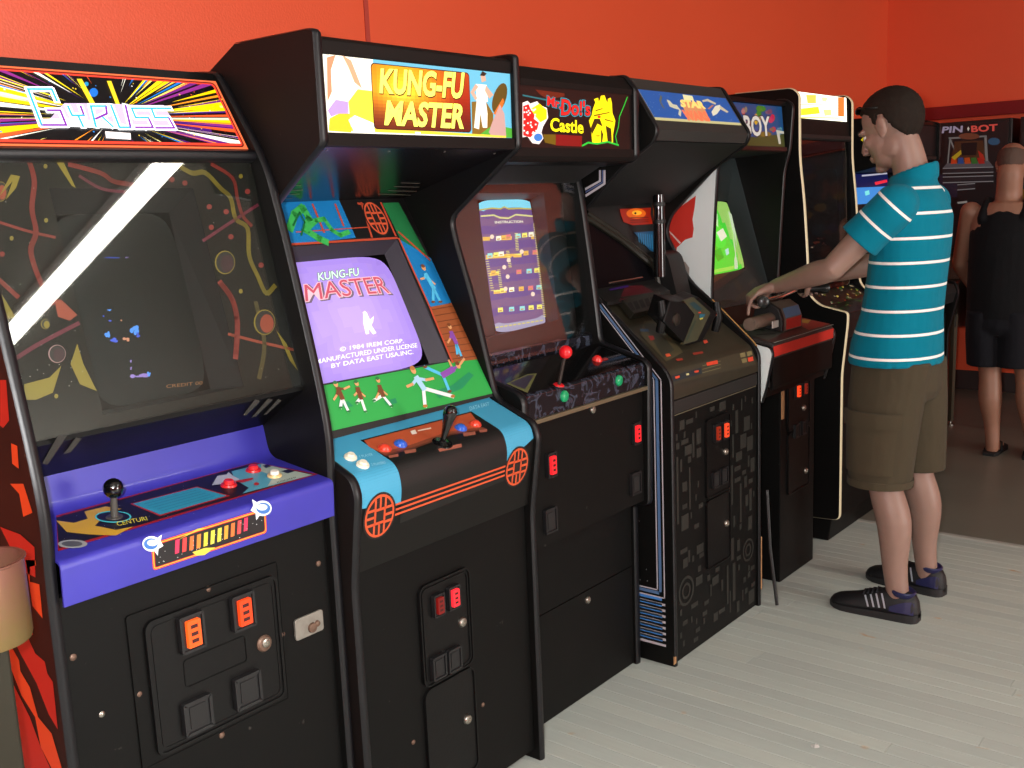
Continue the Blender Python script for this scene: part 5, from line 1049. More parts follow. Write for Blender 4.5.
    for Q in (R_, T_): k.add(Q+[q+Vector((0, .010, 0)) for q in Q], [(0, 1, 2, 3), (7, 6, 5, 4), (0, 4, 5, 1), (1, 5, 6, 2), (2, 6, 7, 3), (3, 7, 4, 0)], m_)
    fa = Surf([Vector((xi0, 1.6703, .9)), Vector((xi0, 1.6703, 1.3))])
    fa.px(k, c((375, 140), (415, 128), (480, 185), (440, 200)), .0006, p((24, 54, 60))); fa.px(k, c((455, 225), (500, 222), (490, 245), (455, 262)), .0006, p((30, 90, 110))); fa.px(k, c((455, 255), (485, 248), (480, 260), (458, 268)), .0010, p((180, 170, 60))); fa.px(k, c((445, 208), (465, 205), (466, 214), (448, 217)), .001, p((200, 60, 40))); fa.px(k, c((345, 430), (365, 425), (430, 275), (422, 270)), .0006, p((40, 56, 44)))
    k.build('yoke_face', p.l, yk)
    for s, x in ((-1, 150), (1, 575)):
        q = at_y(*c((x, 230))[0], 1.70); k = MB(); k.tube([q+Vector((0, 0, -.055)), q+Vector((0, -.012, -.01)), q+Vector((0, -.004, .045))], [.014, .016, .014], 12); k.build('yoke_grip', YK, yk, smooth=True)
    q = at_y(*c((575, 228))[0], 1.684); k = MB(); k.box((q.x-.012, q.y-.003, q.z-.006), (q.x+.012, q.y+.006, q.z+.006)); k.build('trigger_button', CHROME, yk, bevel=.002)
    q = at_y(*c((285, 265))[0], 1.668); k = MB(); k.lathe((q.x, 1.673, q.z), [(.022, 0), (.02, .006), (.008, .009)], (0, -1, 0)); k.build('yoke_hub', mat('hub_dull_metal', (58, 52, 46), .4, metal=.7), yk, smooth=True)
    # front panel in shallow machinery relief
    MB().prism_x([(1.611, .004), (1.611, .872), (1.63, .872), (1.63, .004)], xi0, xi1).build('front_panel', BLACK, t)
    fp = Surf.yz([(1.611, 0), (1.611, .9)], xi0); c = crop(655, 380, 5.48); c2 = crop(655, 500, 4.518)
    k = MB(); ln = Surf.yz([(1.606, .84), (1.606, .872)], xi0); fp.prism(k, [(.004, .826), (Wd-.004, .826), (Wd-.004, .868), (.004, .868)], 0, .006); k.build('panel_ledge', mat('dark_grey_paint', (30, 28, 26), .5), t, bevel=.001)
    fp2 = MB(); fp.prism(fp2, [(.006, .820), (Wd-.006, .820), (Wd-.006, .8225), (.006, .8225)], 0, .003); fp2.build('pinstripe', mat('tarnished_line', (96, 88, 70), .4), t)
    q = fp.H(c((275, 768), (410, 700), (390, 185), (270, 240))); u0, u1 = (q[0][0]+q[3][0])/2, (q[1][0]+q[2][0])/2+.004; v1 = (q[2][1]+q[3][1])/2+.01; vm = fp.hit(*c((345, 625))[0])[1]; v0 = fp.hit(*c2((285, 285))[0])[1]
    RL = mat('relief_charcoal_ink', (30, 29, 24), .55, vary=.5, vscale=18)
    rg = random.Random(21); n = 0
    occ = [(u0-.008, v0-.006, u1+.008, v1+.008)]
    def rel(pts, h=.0012):
        k = MB(); fp.prism(k, pts, .0001, h); k.build('relief_block', RL, t)
    def ring(u, v, r):
        k = MB(); rim(fp, k, ell(u, v, r, n=22), r*.18, .0001, .0016); rim(fp, k, ell(u, v, r*.55, n=16), r*.16, .0001, .0016); k.build('relief_ring', RL, t)
    for x, y, r in ((140, 410, .050), (420, 225, .042)): uv = fp.hit(*c2((x, y))[0]); ring(uv[0], uv[1], r); occ.append((uv[0]-r, uv[1]-r, uv[0]+r, uv[1]+r))
    tries = 0
    while n < 95 and tries < 3000:
        tries += 1; w = rg.choice([.008, .012, .02, .03, .045]); h = rg.choice([.02, .04, .08, .14, .22]) if w < .03 else rg.choice([.015, .03, .05]); u = rg.uniform(.012, Wd-.012-w); v = rg.uniform(.02, .81-h)
        if any(u < b and u+w > a and v < d and v+h > e for a, e, b, d in occ): continue
        occ.append((u-.004, v-.004, u+w+.004, v+h+.004)); n += 1; rel([(u, v), (u+w, v), (u+w, v+h), (u, v+h)], rg.uniform(.0006, .0022))
    CE = mat('coin_door_enamel', (19, 18, 18), .33)
    k = MB(); fp.prism(k, rrect(u0, vm+.003, u1, v1, .016), .0002, .005); rim(fp, k, rrect(u0, vm+.003, u1, v1, .016), .005, .005, .009); k.build('coin_door', CE, t, smooth=True)
    k = MB(); fp.prism(k, rrect(u0, v0, u1, vm-.003, .016), .0002, .005); rim(fp, k, rrect(u0, v0, u1, vm-.003, .016), .005, .005, .009); k.build('cash_door', CE, t, smooth=True)
    fd = Surf.yz([(1.606, 0), (1.606, .9)], xi0)
    coin_slot(fd, t, fd.hit(*c((331, 290))[0]), .024, .044, (180, 50, 24), .5); coin_slot(fd, t, fd.hit(*c((376, 273))[0]), .026, .046, (255, 76, 40), 1.0)
    for x, y in ((325, 545), (370, 522)): coin_slot(fd, t, fd.hit(*c((x, y))[0]), .028, .040, (0, 0, 0), 0, 'coin_return', True)
    lock(fd, t, fd.hit(*c((386, 392))[0]), .010); lock(fd, t, fd.hit(*c2((322, 105))[0]), .010)
cab_yoke()
# ------------------------------------------------------------------ cabinet 5: white-sided handlebar cabinet on a narrow pedestal
def cab_bars():
    X0, X1 = 3.400, 3.985; th = .02; xi0, xi1 = X0+th, X1-th; Wd = xi1-xi0
    t = thing('arcade_cabinet', (X0, 1.6, 0), 'white-sided arcade cabinet with handlebars, green screen and narrow pedestal', 'arcade machine', 'arcade cabinets along the orange wall')
    front = fillet([(1.625, .745), (1.609, .80), (1.583, .925), (1.592, .946), (1.80, .992), (1.826, 1.10), (1.812, 1.366), (1.798, 1.58), (1.775, 1.65), (1.762, 1.822), (1.790, 1.846), (1.83, 1.848)], [0, .01, .012, .008, .04, .05, .1, .05, .03, .015, .015, 0])
    bk = [(2.40, 1.845), (2.44, 1.2), (2.40, .745)]
    WS = mat('off_white_side_vinyl', (222, 230, 228), .5, vary=.06, vscale=4)
    sides = side_pair(t, X0, X1, front, bk, th, [WS, BLACK])
    sf = Surf([(X0-.0007, 0, 0), (X0-.0007, 0, 2)], (0, -1, 0)); c = crop(560, 160, 6.4); p = Pal(); k = MB()
    sf.px(k, c((640, 420), (700, 350), (870, 228), (862, 300), (848, 380), (856, 440), (848, 495), (800, 510), (765, 545), (748, 560), (742, 620), (700, 620), (640, 600)), 0, p((206, 52, 40)))
    sf.px(k, c((690, 452), (704, 456), (775, 530), (765, 536)), .0003, p((226, 200, 190))); sf.px(k, c((770, 660), (800, 650), (828, 690), (826, 760), (790, 720)), .0003, p((150, 136, 128)))
    k.build('torn_red_print', p.l, sides[0], recalc=False)
    MB().box((xi0, 2.36, .76), (xi1, 2.375, 1.82)).build('back_panel', BLACK2, t)
    MB().prism_x([(1.79, 1.822), (1.79, 1.838), (2.37, 1.838), (2.37, 1.822)], xi0, xi1).build('top_panel', BLACK, t)
    # marquee
    ms = Surf.yz([(1.789, 1.665), (1.803, 1.820)], xi0).bound(.012, Wd-.012); c = crop(690, 80, 6.4); p = Pal(); k = MB()
    MB().prism_x([(1.792, 1.645), (1.792, 1.66), (1.806, 1.826), (1.84, 1.826), (1.83, 1.645)], xi0, xi1).build('marquee_box', BLACK2, t)
    ms.poly(k, [(.012, .0), (Wd-.012, 0), (Wd-.012, ms.len), (.012, ms.len)], .0006, p((30, 84, 140), .5))
    ms.poly(k, [(.012, .0), (Wd-.012, 0), (Wd-.012, .05), (.2, .03), (.012, .04)], .0010, p((78, 84, 40), .5))
    rg = random.Random(8)
    for x, y, rx, ry, cl in ((450, 200, 40, 36, (70, 110, 60)), (525, 245, 26, 34, (180, 60, 70)), (345, 200, 22, 30, (170, 110, 110)), (430, 255, 26, 40, (206, 160, 60)), (440, 320, 40, 40, (80, 80, 150)), (520, 310, 26, 26, (160, 80, 80)), (380, 280, 24, 30, (150, 90, 90)), (500, 200, 30, 20, (120, 90, 120)), (470, 350, 60, 26, (110, 110, 60)), (570, 330, 24, 30, (110, 150, 150))):
        for _ in range(4): ms.px(k, c(*ell(x+rg.uniform(-rx, rx)*.5, y+rg.uniform(-ry, ry)*.5, rx*rg.uniform(.4, .75), ry*rg.uniform(.4, .75), 9)), .0012+rg.uniform(0, .0004), p(tuple(max(0, min(255, v+rg.choice([-20, 0, 25]))) for v in cl), .55))
    ms.px(k, c((548, 320), (600, 330), (598, 345), (570, 342), (580, 410), (566, 410)), .0018, p((206, 206, 190), .6))
    mq = k.build('marquee', p.l, t, recalc=False); p = Pal(); k = MB()
    ub = ms.hit(*c((355, 350))[0]); ue = ms.hit(*c((508, 335))[0]); u0 = ub[0]-.008
    Q = [(u0, ub[1]-.005), (ue[0], ue[1]-.012), (ue[0], ue[1]+.058), (u0, ub[1]+.068)]; Q2 = [(.03, ub[1]-.002), (u0-.012, ub[1]-.005), (u0-.012, ub[1]+.070), (.03, ub[1]+.062)]
    for tx, q_ in (('PAPER', Q2), ('BOY', Q)): ms.text(k, tx, q_, .0022, p((60, 50, 60), .4), .06); ms.text(k, tx, q_, .0026, p((214, 210, 200), .8), .025)
    k.build('title_lettering', p.l, mq, recalc=False)
    MB().prism_x([(1.79, 1.645), (1.782, 1.650), (1.784, 1.664), (1.80, 1.664), (1.80, 1.645)], xi0, xi1).build('marquee_retainer', mat('dark_maroon_rail', (48, 18, 16), .5), t)
    # screen well: tilted tube at the back, charcoal cheeks, tinted front glass
    c = crop(700, 190, 6.4)
    tb = Surf.yz([(1.872, 1.09), (2.022, 1.60)], xi0)
    s2 = [tb.hit(*c(q)[0]) for q in ((40, 545), (285, 505), (205, 68), (60, 60))]; s2[0] = (.05, s2[1][1]-.004); s2[3] = (.05, s2[2][1]); s2[1] = (s2[1][0]+.01, s2[1][1]); s2[2] = (s2[1][0], s2[2][1]); s3 = [tb.at(*q) for q in s2]
    FR = [(xi0+.002, 1.846, 1.065), (xi1-.002, 1.846, 1.065), (xi1-.002, 2.010, 1.635), (xi0+.002, 2.010, 1.635)]; MB().prism_x([(1.795, 1.645), (2.02, 1.632), (2.02, 1.645), (1.795, 1.658)], xi0, xi1).build('soffit', DARK, t)
    SH = mat('charcoal_screen_cheek', (58, 64, 66), .38)
    k = MB(); k.add([Vector(q) for q in FR]+s3, [(i, (i+1) % 4, (i+1) % 4+4, i+4) for i in range(4)]); k.build('monitor_shroud', SH, t, recalc=False)
    cr = Crt(*s3, .02); p = Pal(); k = MB(); GRN = p((80, 226, 60), 1.05); rg = random.Random(3)
    cr.grid(k, 16, lambda u, v: GRN if (u+v*.3) < .92 else p((170, 220, 110), 1.0), .06); scr = k.build('screen', p.l, t, smooth='all')
    k = MB(); p = Pal()
    for pts, cl in (([(.30, .98), (.55, .98), (.62, .80), (.52, .62), (.40, .80)], (200, 240, 180)), ([(.72, .02), (.80, .02), (.95, .5), (.99, .8), (.92, .85), (.86, .5)], (220, 236, 200)), ([(.05, .55), (.4, .5), (.35, .32), (.05, .36)], (190, 200, 70)), ([(.1, .9), (.3, .92), (.25, .7), (.1, .72)], (60, 200, 50)), ([(.45, .55), (.62, .6), (.66, .48), (.5, .42)], (226, 226, 200)), ([(.3, .3), (.45, .34), (.5, .2), (.36, .16)], (60, 190, 40)), ([(.55, .3), (.63, .32), (.63, .24), (.56, .22)], (190, 226, 220)), ([(.02, .02), (.7, .02), (.72, .07), (.02, .06)], (170, 240, 90)), ([(.12, .5), (.22, .52), (.2, .4), (.12, .4)], (206, 150, 90))): cr.poly(k, pts, .004, p(cl, 1.0))
    k.build('screen_image', p.l, scr, recalc=False)
    gf = Surf.yz([(1.842, 1.055), (2.008, 1.635)], xi0); panel_sheet(gf, 'monitor_glass', 0, Wd, glass(), t, .003)
    lo = Surf.yz([(1.80, 1.0005), (1.846, 1.064)], xi0).bound(0, Wd); k = MB(); p = Pal(); lo.poly(k, [(0, 0), (Wd, 0), (Wd, lo.len), (0, lo.len)], 0, p((20, 14, 12)))
    for i in range(16): lo.px(k, c(*ell(rg.uniform(110, 290), rg.uniform(590, 690), rg.uniform(8, 22), rg.uniform(5, 12), 7)), .0006+i*.00003, p(rg.choice([(120, 62, 30), (80, 36, 20), (150, 80, 40), (60, 30, 20)])))
    k.build('instruction_bezel', p.l, t, recalc=False)
    # control panel box
    cp = [(1.597, .925), (1.594, .962), (1.80, .995)]
    MB().prism_x([(1.592, .80), (1.588, .955), (1.600, .965), (1.80, 1.0), (1.84, 1.0), (1.84, .80)], xi0, xi1).build('control_panel', mat('dark_panel_print', (52, 46, 44), .4, vary=.35, vscale=20), t, bevel=.003)
    fs = Surf.yz([(1.5915, .80), (1.5875, .955)], xi0); tp = Surf.yz([(1.600, .9655), (1.80, 1.0005)], xi0).bound(0, Wd); c = crop(740, 270, 9.309)
    k = MB(); fs.prism(k, [(.0, .112), (Wd, .112), (Wd, .150), (.0, .150)], .0004, .0025); k.build('front_strip', mat('red_panel_strip', (196, 46, 36), .42), t)
    MB().prism_x([(1.592, .79), (1.5895, .80), (1.5885, .905), (1.60, .905), (1.60, .79)], xi0, xi1).build('panel_apron', BLACK, t)
    p = Pal(); k = MB(); P = lambda q, rgb, dz=0: tp.px(k, c(*q), .0008+dz, p(rgb))
    P([(0, 500), (120, 455), (560, 440), (740, 470), (905, 505), (500, 610), (300, 690), (0, 560)], (74, 34, 30)); P([(0, 510), (200, 480), (460, 560), (260, 660), (60, 590)], (80, 80, 72), .0003); P([(570, 440), (700, 465), (850, 500), (640, 560), (560, 520)], (150, 44, 36), .0003); P([(580, 460), (660, 470), (630, 500), (560, 490)], (180, 130, 50), .0006)
    for q in ([(20, 560), (60, 548), (65, 560), (25, 570)], [(100, 530), (230, 560), (220, 570), (90, 540)], [(150, 600), (330, 590), (330, 600), (150, 612)]): P(q, (30, 28, 28), .0006)
    tp.stroke(k, tp.H(c((285, 690), (880, 508))), .003, .0016, p((200, 200, 190))); k.build('panel_print', p.l, t, recalc=False)
    # handlebar unit
    hb = thing('x', (0, 0, 0), '', '') if False else None
    uv = tp.hit(*c((430, 560))[0]); b0 = tp.at(*uv); hc = Vector((3.70, 1.70, .985))
    GY = mat('handlebar_grey_plastic', (98, 86, 78), .45); k = MB()
    arc = [(1.640, .975), (1.640, 1.02), (1.655, 1.06), (1.69, 1.082), (1.725, 1.078), (1.75, 1.05), (1.756, .99)]
    hx0 = at_y(*c((395, 400))[0], 1.645).x; hx1 = at_y(*c((570, 400))[0], 1.645).x
    k.prism_x(arc, hx0, hx1); hd = k.build('handlebar_housing', GY, t, bevel=.006, smooth=True)
    k = MB(); k.prism_x([(y-.004 if i < 3 else y, z+.003) for i, (y, z) in enumerate(arc)], hx0-.022, hx0+.0005); k.build('rubber_boot', DARK, hd, bevel=.004)
    hs = Surf.yz([(1.6395, .975), (1.6395, 1.02), (1.654, 1.0605)], 0); p = Pal(); k = MB(); hs.poly(k, [(hx0+.02, .05), (hx1-.012, .05), (hx1-.012, .088), (hx0+.02, .088)], .0008, p((62, 110, 146))); hs.poly(k, [(hx0+.02, .006), (hx1-.015, .006), (hx1-.015, .046), (hx0+.02, .046)], .0008, p((170, 34, 28))); k.build('warning_sticker', p.l, hd, recalc=False)
    m1 = at_y(*c((135, 405))[0], 1.66); k = MB(); k.tube([(m1.x, 1.68, 1.025), (hx0-.02, 1.685, 1.025)], .024, 14); k.build('steering_column', mat('worn_brown_plastic', (110, 92, 80), .5, vary=.4, vscale=40), hd, smooth=True)
    lb = at_y(*c((325, 505))[0], 1.655); k = MB(); k.box((lb.x-.03, 1.650, lb.z-.012), (lb.x+.025, 1.6535, lb.z+.014)); k.build('white_label', mat('white_label', (200, 198, 190), .5), hd)
    cx_ = (hx0+hx1)/2; G = at_y(762, 301.5, 1.640)
    GL_, GR_ = Vector((G.x, 1.640, G.z)), Vector((2*cx_-G.x, 1.640, G.z)); eL, eR = Vector((-.789, -.615, 0)), Vector((.789, -.615, 0))
    k = MB(); k.tube([GL_-eL*.06, GL_-eL*.115, Vector((cx_-.05, 1.722, 1.09)), Vector((cx_+.05, 1.722, 1.09)), GR_-eR*.115, GR_-eR*.06], .011, 12); k.build('handlebar', CHROME, hd, smooth=True)
    for g, e in ((GL_, eL), (GR_, eR)): k = MB(); k.tube([g+e*.030, g+e*.024, g+e*.004, g-e*.012, g-e*.10], [.012, .0215, .0215, .017, .0155], 18); k.build('grip', mat('rubber_grip_black', (12, 12, 12), .3), hd, smooth=True)
    global PB_GRIPS; PB_GRIPS = (GL_, GR_)
    # pedestal
    PX0_, PX1_ = 3.587, 3.902
    MB().prism_x([(1.635, .002), (1.635, .795), (2.38, .76), (2.38, .002)], PX0_, PX1_).build('pedestal', BLACK, t, bevel=.003)
    MB().prism_x([(1.62, .76), (1.62, .80), (1.84, .80), (2.38, .79), (2.38, .75)], xi0, xi1).build('underside', BLACK, t)
    fp = Surf.yz([(1.635, 0), (1.635, .8)], PX0_); c = crop(700, 340, 2.956); CE = mat('coin_door_enamel', (19, 18, 18), .33)
    q = fp.H(c((258, 270), (322, 245), (318, 105), (255, 125))); u0, u1 = (q[0][0]+q[3][0])/2, (q[1][0]+q[2][0])/2; v0, v1 = (q[0][1]+q[1][1])/2, (q[2][1]+q[3][1])/2
    k = MB(); fp.prism(k, rrect(u0, v0, u1, v1, .014), .0002, .005); rim(fp, k, rrect(u0, v0, u1, v1, .014), .005, .005, .009); k.build('coin_door', CE, t, smooth=True)
    v2 = v0-.25; k = MB(); fp.prism(k, rrect(u0, v2, u1, v0-.006, .014), .0002, .005); rim(fp, k, rrect(u0, v2, u1, v0-.006, .014), .005, .005, .009); k.build('cash_door', CE, t, smooth=True)
    k = MB(); fp.prism(k, [(u0-.05, v0+.06), (u0-.03, v0+.06), (u0-.03, v1), (u0-.05, v1)], .0002, .004); k.build('chipped_patch', mat('bare_plywood', (176, 132, 90), .8), t)
    fd = Surf.yz([(1.630, 0), (1.630, .8)], PX0_)
    coin_slot(fd, t, fd.hit(*c((284, 151))[0]), .026, .042, (255, 70, 30), 1.2); coin_slot(fd, t, fd.hit(*c((305, 143))[0]), .022, .040, (160, 40, 24), .5)
    for x, y in ((282, 268), (303, 258)): coin_slot(fd, t, fd.hit(*c((x, y))[0]), .028, .040, (0, 0, 0), 0, 'coin_return', True)
    lock(fd, t, fd.hit(*c((306, 200))[0]), .010); lock(fd, t, fd.hit(*c((312, 386))[0]), .010)
cab_bars()

# ------------------------------------------------------------------ cabinet 6: cream-edged cabinet with overexposed marquee
def cab_cream():
    X0, X1 = 4.142, 4.735; th = .02; xi0, xi1 = X0+th, X1-th; Wd = xi1-xi0
    t = thing('arcade_cabinet', (X0, 1.62, 0), 'black arcade cabinet with cream edging and glowing white-yellow marquee, left of the man\'s head', 'arcade machine', 'arcade cabinets along the orange wall')
    front = fillet([(1.75, .100), (1.622, .105), (1.622, .735), (1.60, .95), (1.60, .99), (1.719, 1.016), (1.768, 1.06), (1.777, 1.24), (1.792, 1.453), (1.812, 1.624), (1.815, 1.878), (1.845, 1.904), (2.10, 1.906)], [0, .025, .03, .02, .012, .03, .04, .05, .05, .05, .02, .02, 0])
    side_pair(t, X0, X1, front, [(2.42, 1.90), (2.42, .1)], th, None, CREAM)
    MB().prism_x([(1.67, .003), (1.655, .10), (2.41, .12), (2.41, .003)], X0+.004, X1-.004).build('plinth', BLACK, t, bevel=.004)
    MB().prism_x([(1.632, .11), (1.632, .90), (1.65, .90), (1.65, .11)], xi0, xi1).build('front_panel', BLACK, t)
    MB().box((xi0, 2.395, .11), (xi1, 2.41, 1.89)).build('back_panel', BLACK2, t)
    MB().prism_x([(1.84, 1.88), (1.84, 1.895), (2.41, 1.895), (2.41, 1.88)], xi0, xi1).build('top_panel', BLACK, t)
    ms = Surf.yz([(1.820, 1.715), (1.826, 1.868)], xi0); c = crop(690, 80, 6.4); p = Pal(); k = MB(); k.prism_x([(1.822, 1.70), (1.828, 1.88), (1.87, 1.88), (1.87, 1.70)], xi0, xi1, p.use(BLACK2))
    v0 = ms.hit(*c((850, 255))[0])[1]; v1 = ms.hit(*c((850, 95))[0])[1]
    ms.bound(0, Wd-.035); ms.poly(k, [(0, v0), (Wd, v0), (Wd, v1), (0, v1)], .0008, p((255, 252, 226), 2.2))
    for q, cl, e in (([(690, 185), (820, 170), (830, 215), (740, 225), (690, 230)], (255, 236, 40), 1.7), ([(740, 95), (805, 95), (805, 150), (750, 150)], (255, 190, 80), 1.5), ([(945, 110), (985, 112), (985, 235), (945, 232)], (226, 120, 50), 1.3), ([(840, 110), (880, 112), (870, 140), (845, 138)], (255, 246, 140), 2), ([(700, 155), (930, 158), (930, 163), (700, 160)], (240, 200, 90), 1.4), ([(850, 190), (900, 188), (905, 225), (860, 230)], (255, 240, 120), 1.9), ([(700, 235), (950, 240), (950, 248), (700, 244)], (250, 226, 120), 1.6)): ms.px(k, c(*q), .0014, p(cl, e))
    k.build('marquee', p.l, t, recalc=False)
    MB().prism_x([(1.818, 1.70), (1.812, 1.706), (1.814, 1.722), (1.83, 1.722), (1.83, 1.70)], xi0, xi1).build('marquee_retainer', DARK, t)
    # dark glass front with bezel art at the bottom
    gs = Surf.yz([(1.788, 1.06), (1.828, 1.70)], xi0); bs = Surf.yz([(1.82, 1.06), (1.86, 1.70)], xi0)
    MB().prism_x([(1.82, 1.05), (1.86, 1.705), (1.875, 1.705), (1.835, 1.05)], xi0, xi1).build('bezel', mat('bezel_black_gloss', (12, 11, 13), .35), t)
    p = Pal(); k = MB(); rg = random.Random(4); c = crop(730, 200, 5.907)
    k2 = MB(); bs.prism(k2, rrect(.09, .16, Wd-.09, .52, .03), .0005, .010); k2.build('screen', mat('dark_picture_tube', (20, 21, 24), .12), t, bevel=.004)
    for x, y, r in ((515, 235, 16), (495, 250, 14), (470, 280, 8), (540, 260, 10), (520, 500, 30), (560, 510, 26), (610, 500, 30), (640, 520, 20), (580, 530, 20), (500, 540, 24)):
        for _ in range(4): bs.px(k, c(*ell(x+rg.uniform(-r, r), y+rg.uniform(-r, r)*.5, r*rg.uniform(.3, .8), r*rg.uniform(.2, .5), 7)), .012+rg.uniform(0, .0006), p(rg.choice([(190, 60, 30), (140, 40, 24), (90, 24, 20), (206, 90, 40)]), .25))
    bs.px(k, c(*ell(468, 281, 6, 4, 8)), .013, p((255, 220, 180), 1)); k.build('bezel_print', p.l, t, recalc=False)
    panel_sheet(gs, 'monitor_glass', 0, Wd, glass('dark_tinted_glass', (.5, .5, .52)), t, .003)
    MB().prism_x([(1.615, .88), (1.607, .955), (1.61, .985), (1.719, 1.008), (1.80, 1.06), (1.80, .88)], xi0, xi1).build('control_panel', mat('panel_black_ink', (18, 17, 16), .35), t, bevel=.003)
    tp = Surf.yz([(1.612, .9862), (1.719, 1.009), (1.80, 1.061)], xi0); p = Pal(); k = MB()
    for i in range(90):
        u, v = rg.uniform(.02, Wd-.02), rg.uniform(.01, tp.len-.01); a = rg.uniform(.004, .016); w = rg.uniform(.002, .006); an = rg.uniform(-.5, .5)
        tp.poly(k, [(u-a, v-w-an*a), (u+a, v-w+an*a), (u+a*.8, v+w+an*a), (u-a*.8, v+w-an*a)], .0008+i*.00001, p(rg.choice([(50, 130, 40), (30, 100, 40), (206, 196, 90), (190, 180, 150), (40, 60, 24), (20, 20, 20), (150, 60, 30)])))
    k.build('panel_print', p.l, t, recalc=False)
cab_cream()

# ------------------------------------------------------------------ cabinet 7: mostly hidden behind the man
def cab_far():
    X0, X1 = 5.05, 5.70; th = .02; xi0, xi1 = X0+th, X1-th; Wd = xi1-xi0
    t = thing('arcade_cabinet', (X0, 1.65, 0), 'dark arcade cabinet with a blue screen, mostly hidden behind the man\'s head and shoulder', 'arcade machine', 'arcade cabinets along the orange wall')
    front = fillet([(1.65, .002), (1.65, .72), (1.60, .93), (1.62, .985), (1.84, 1.03), (1.90, 1.10), (1.97, 1.50), (1.95, 1.56), (1.72, 1.62), (1.72, 1.80), (1.80, 1.82)], [0, .03, .02, .02, .03, .03, .04, .04, .02, .02, 0])
    side_pair(t, X0, X1, front, [(2.44, 1.82), (2.44, .002)], th)
    MB().prism_x([(1.66, .01), (1.66, .82), (1.68, .82), (1.68, .01)], xi0, xi1).build('front_panel', BLACK, t); MB().box((xi0, 2.41, .05), (xi1, 2.425, 1.80)).build('back_panel', BLACK2, t)
    MB().prism_x([(1.73, 1.79), (1.75, 1.808), (2.42, 1.808), (2.42, 1.79)], xi0, xi1).build('top_panel', BLACK, t); MB().prism_x([(1.73, 1.62), (1.95, 1.565), (1.95, 1.58), (1.73, 1.635)], xi0, xi1).build('soffit', DARK, t)
    ms = Surf.yz([(1.735, 1.635), (1.735, 1.79)], xi0).bound(0, Wd); p = Pal(); k = MB(); k.box((xi0, 1.736, 1.63), (xi1, 1.76, 1.795), p.use(BLACK2)); ms.poly(k, [(.005, .005), (Wd-.005, .005), (Wd-.005, .15), (.005, .15)], .0008, p((22, 18, 20), .2))
    c = crop(820, 110, 6.9875); k.build('marquee', p.l, t, recalc=False); sd = Surf([(X0-.0006, 0, 0), (X0-.0006, 0, 2)], (0, -1, 0)); k = MB(); sd.px(k, c((285, 210), (310, 180), (325, 190), (330, 225), (300, 220)), 0, 0); k.build('yellow_sticker', mat('yellow_sticker', (250, 226, 20), .4, em=.5), t, recalc=False)  # sticker colour given a glow of its own; it is no lamp
    bz = Surf.yz([(1.86, 1.06), (1.985, 1.55)], xi0).bound(0, Wd); MB().sheet_x([(1.862, 1.06), (1.987, 1.55)], xi0, xi1, .015).build('bezel', mat('bezel_black_gloss', (12, 11, 13), .35), t)
    p = Pal(); k = MB(); v = lambda y: bz.hit(*c((330, y))[0])[1]
    bz.poly(k, [(.0, v(650)), (Wd, v(650)), (Wd, v(445)), (.0, v(445))], .001, p((22, 30, 90), .55)); bz.poly(k, [(.03, v(655)), (Wd-.06, v(655)), (Wd-.06, v(540)), (.03, v(540))], .0014, p((60, 140, 220), .9))
    bz.px(k, c((290, 455), (470, 438), (470, 448), (290, 466)), .002, p((190, 190, 206), .8)); bz.px(k, c((380, 505), (465, 486), (468, 505), (385, 525)), .002, p((230, 40, 60), 1)); bz.px(k, c((310, 570), (340, 560), (345, 590), (315, 600)), .002, p((120, 220, 220), 1)); k.build('screen', p.l, t, recalc=False)
    MB().prism_x([(1.625, .88), (1.61, .935), (1.625, .975), (1.845, 1.02), (1.86, 1.06), (1.87, .88)], xi0, xi1).build('control_panel', DARK, t, bevel=.003)
cab_far()
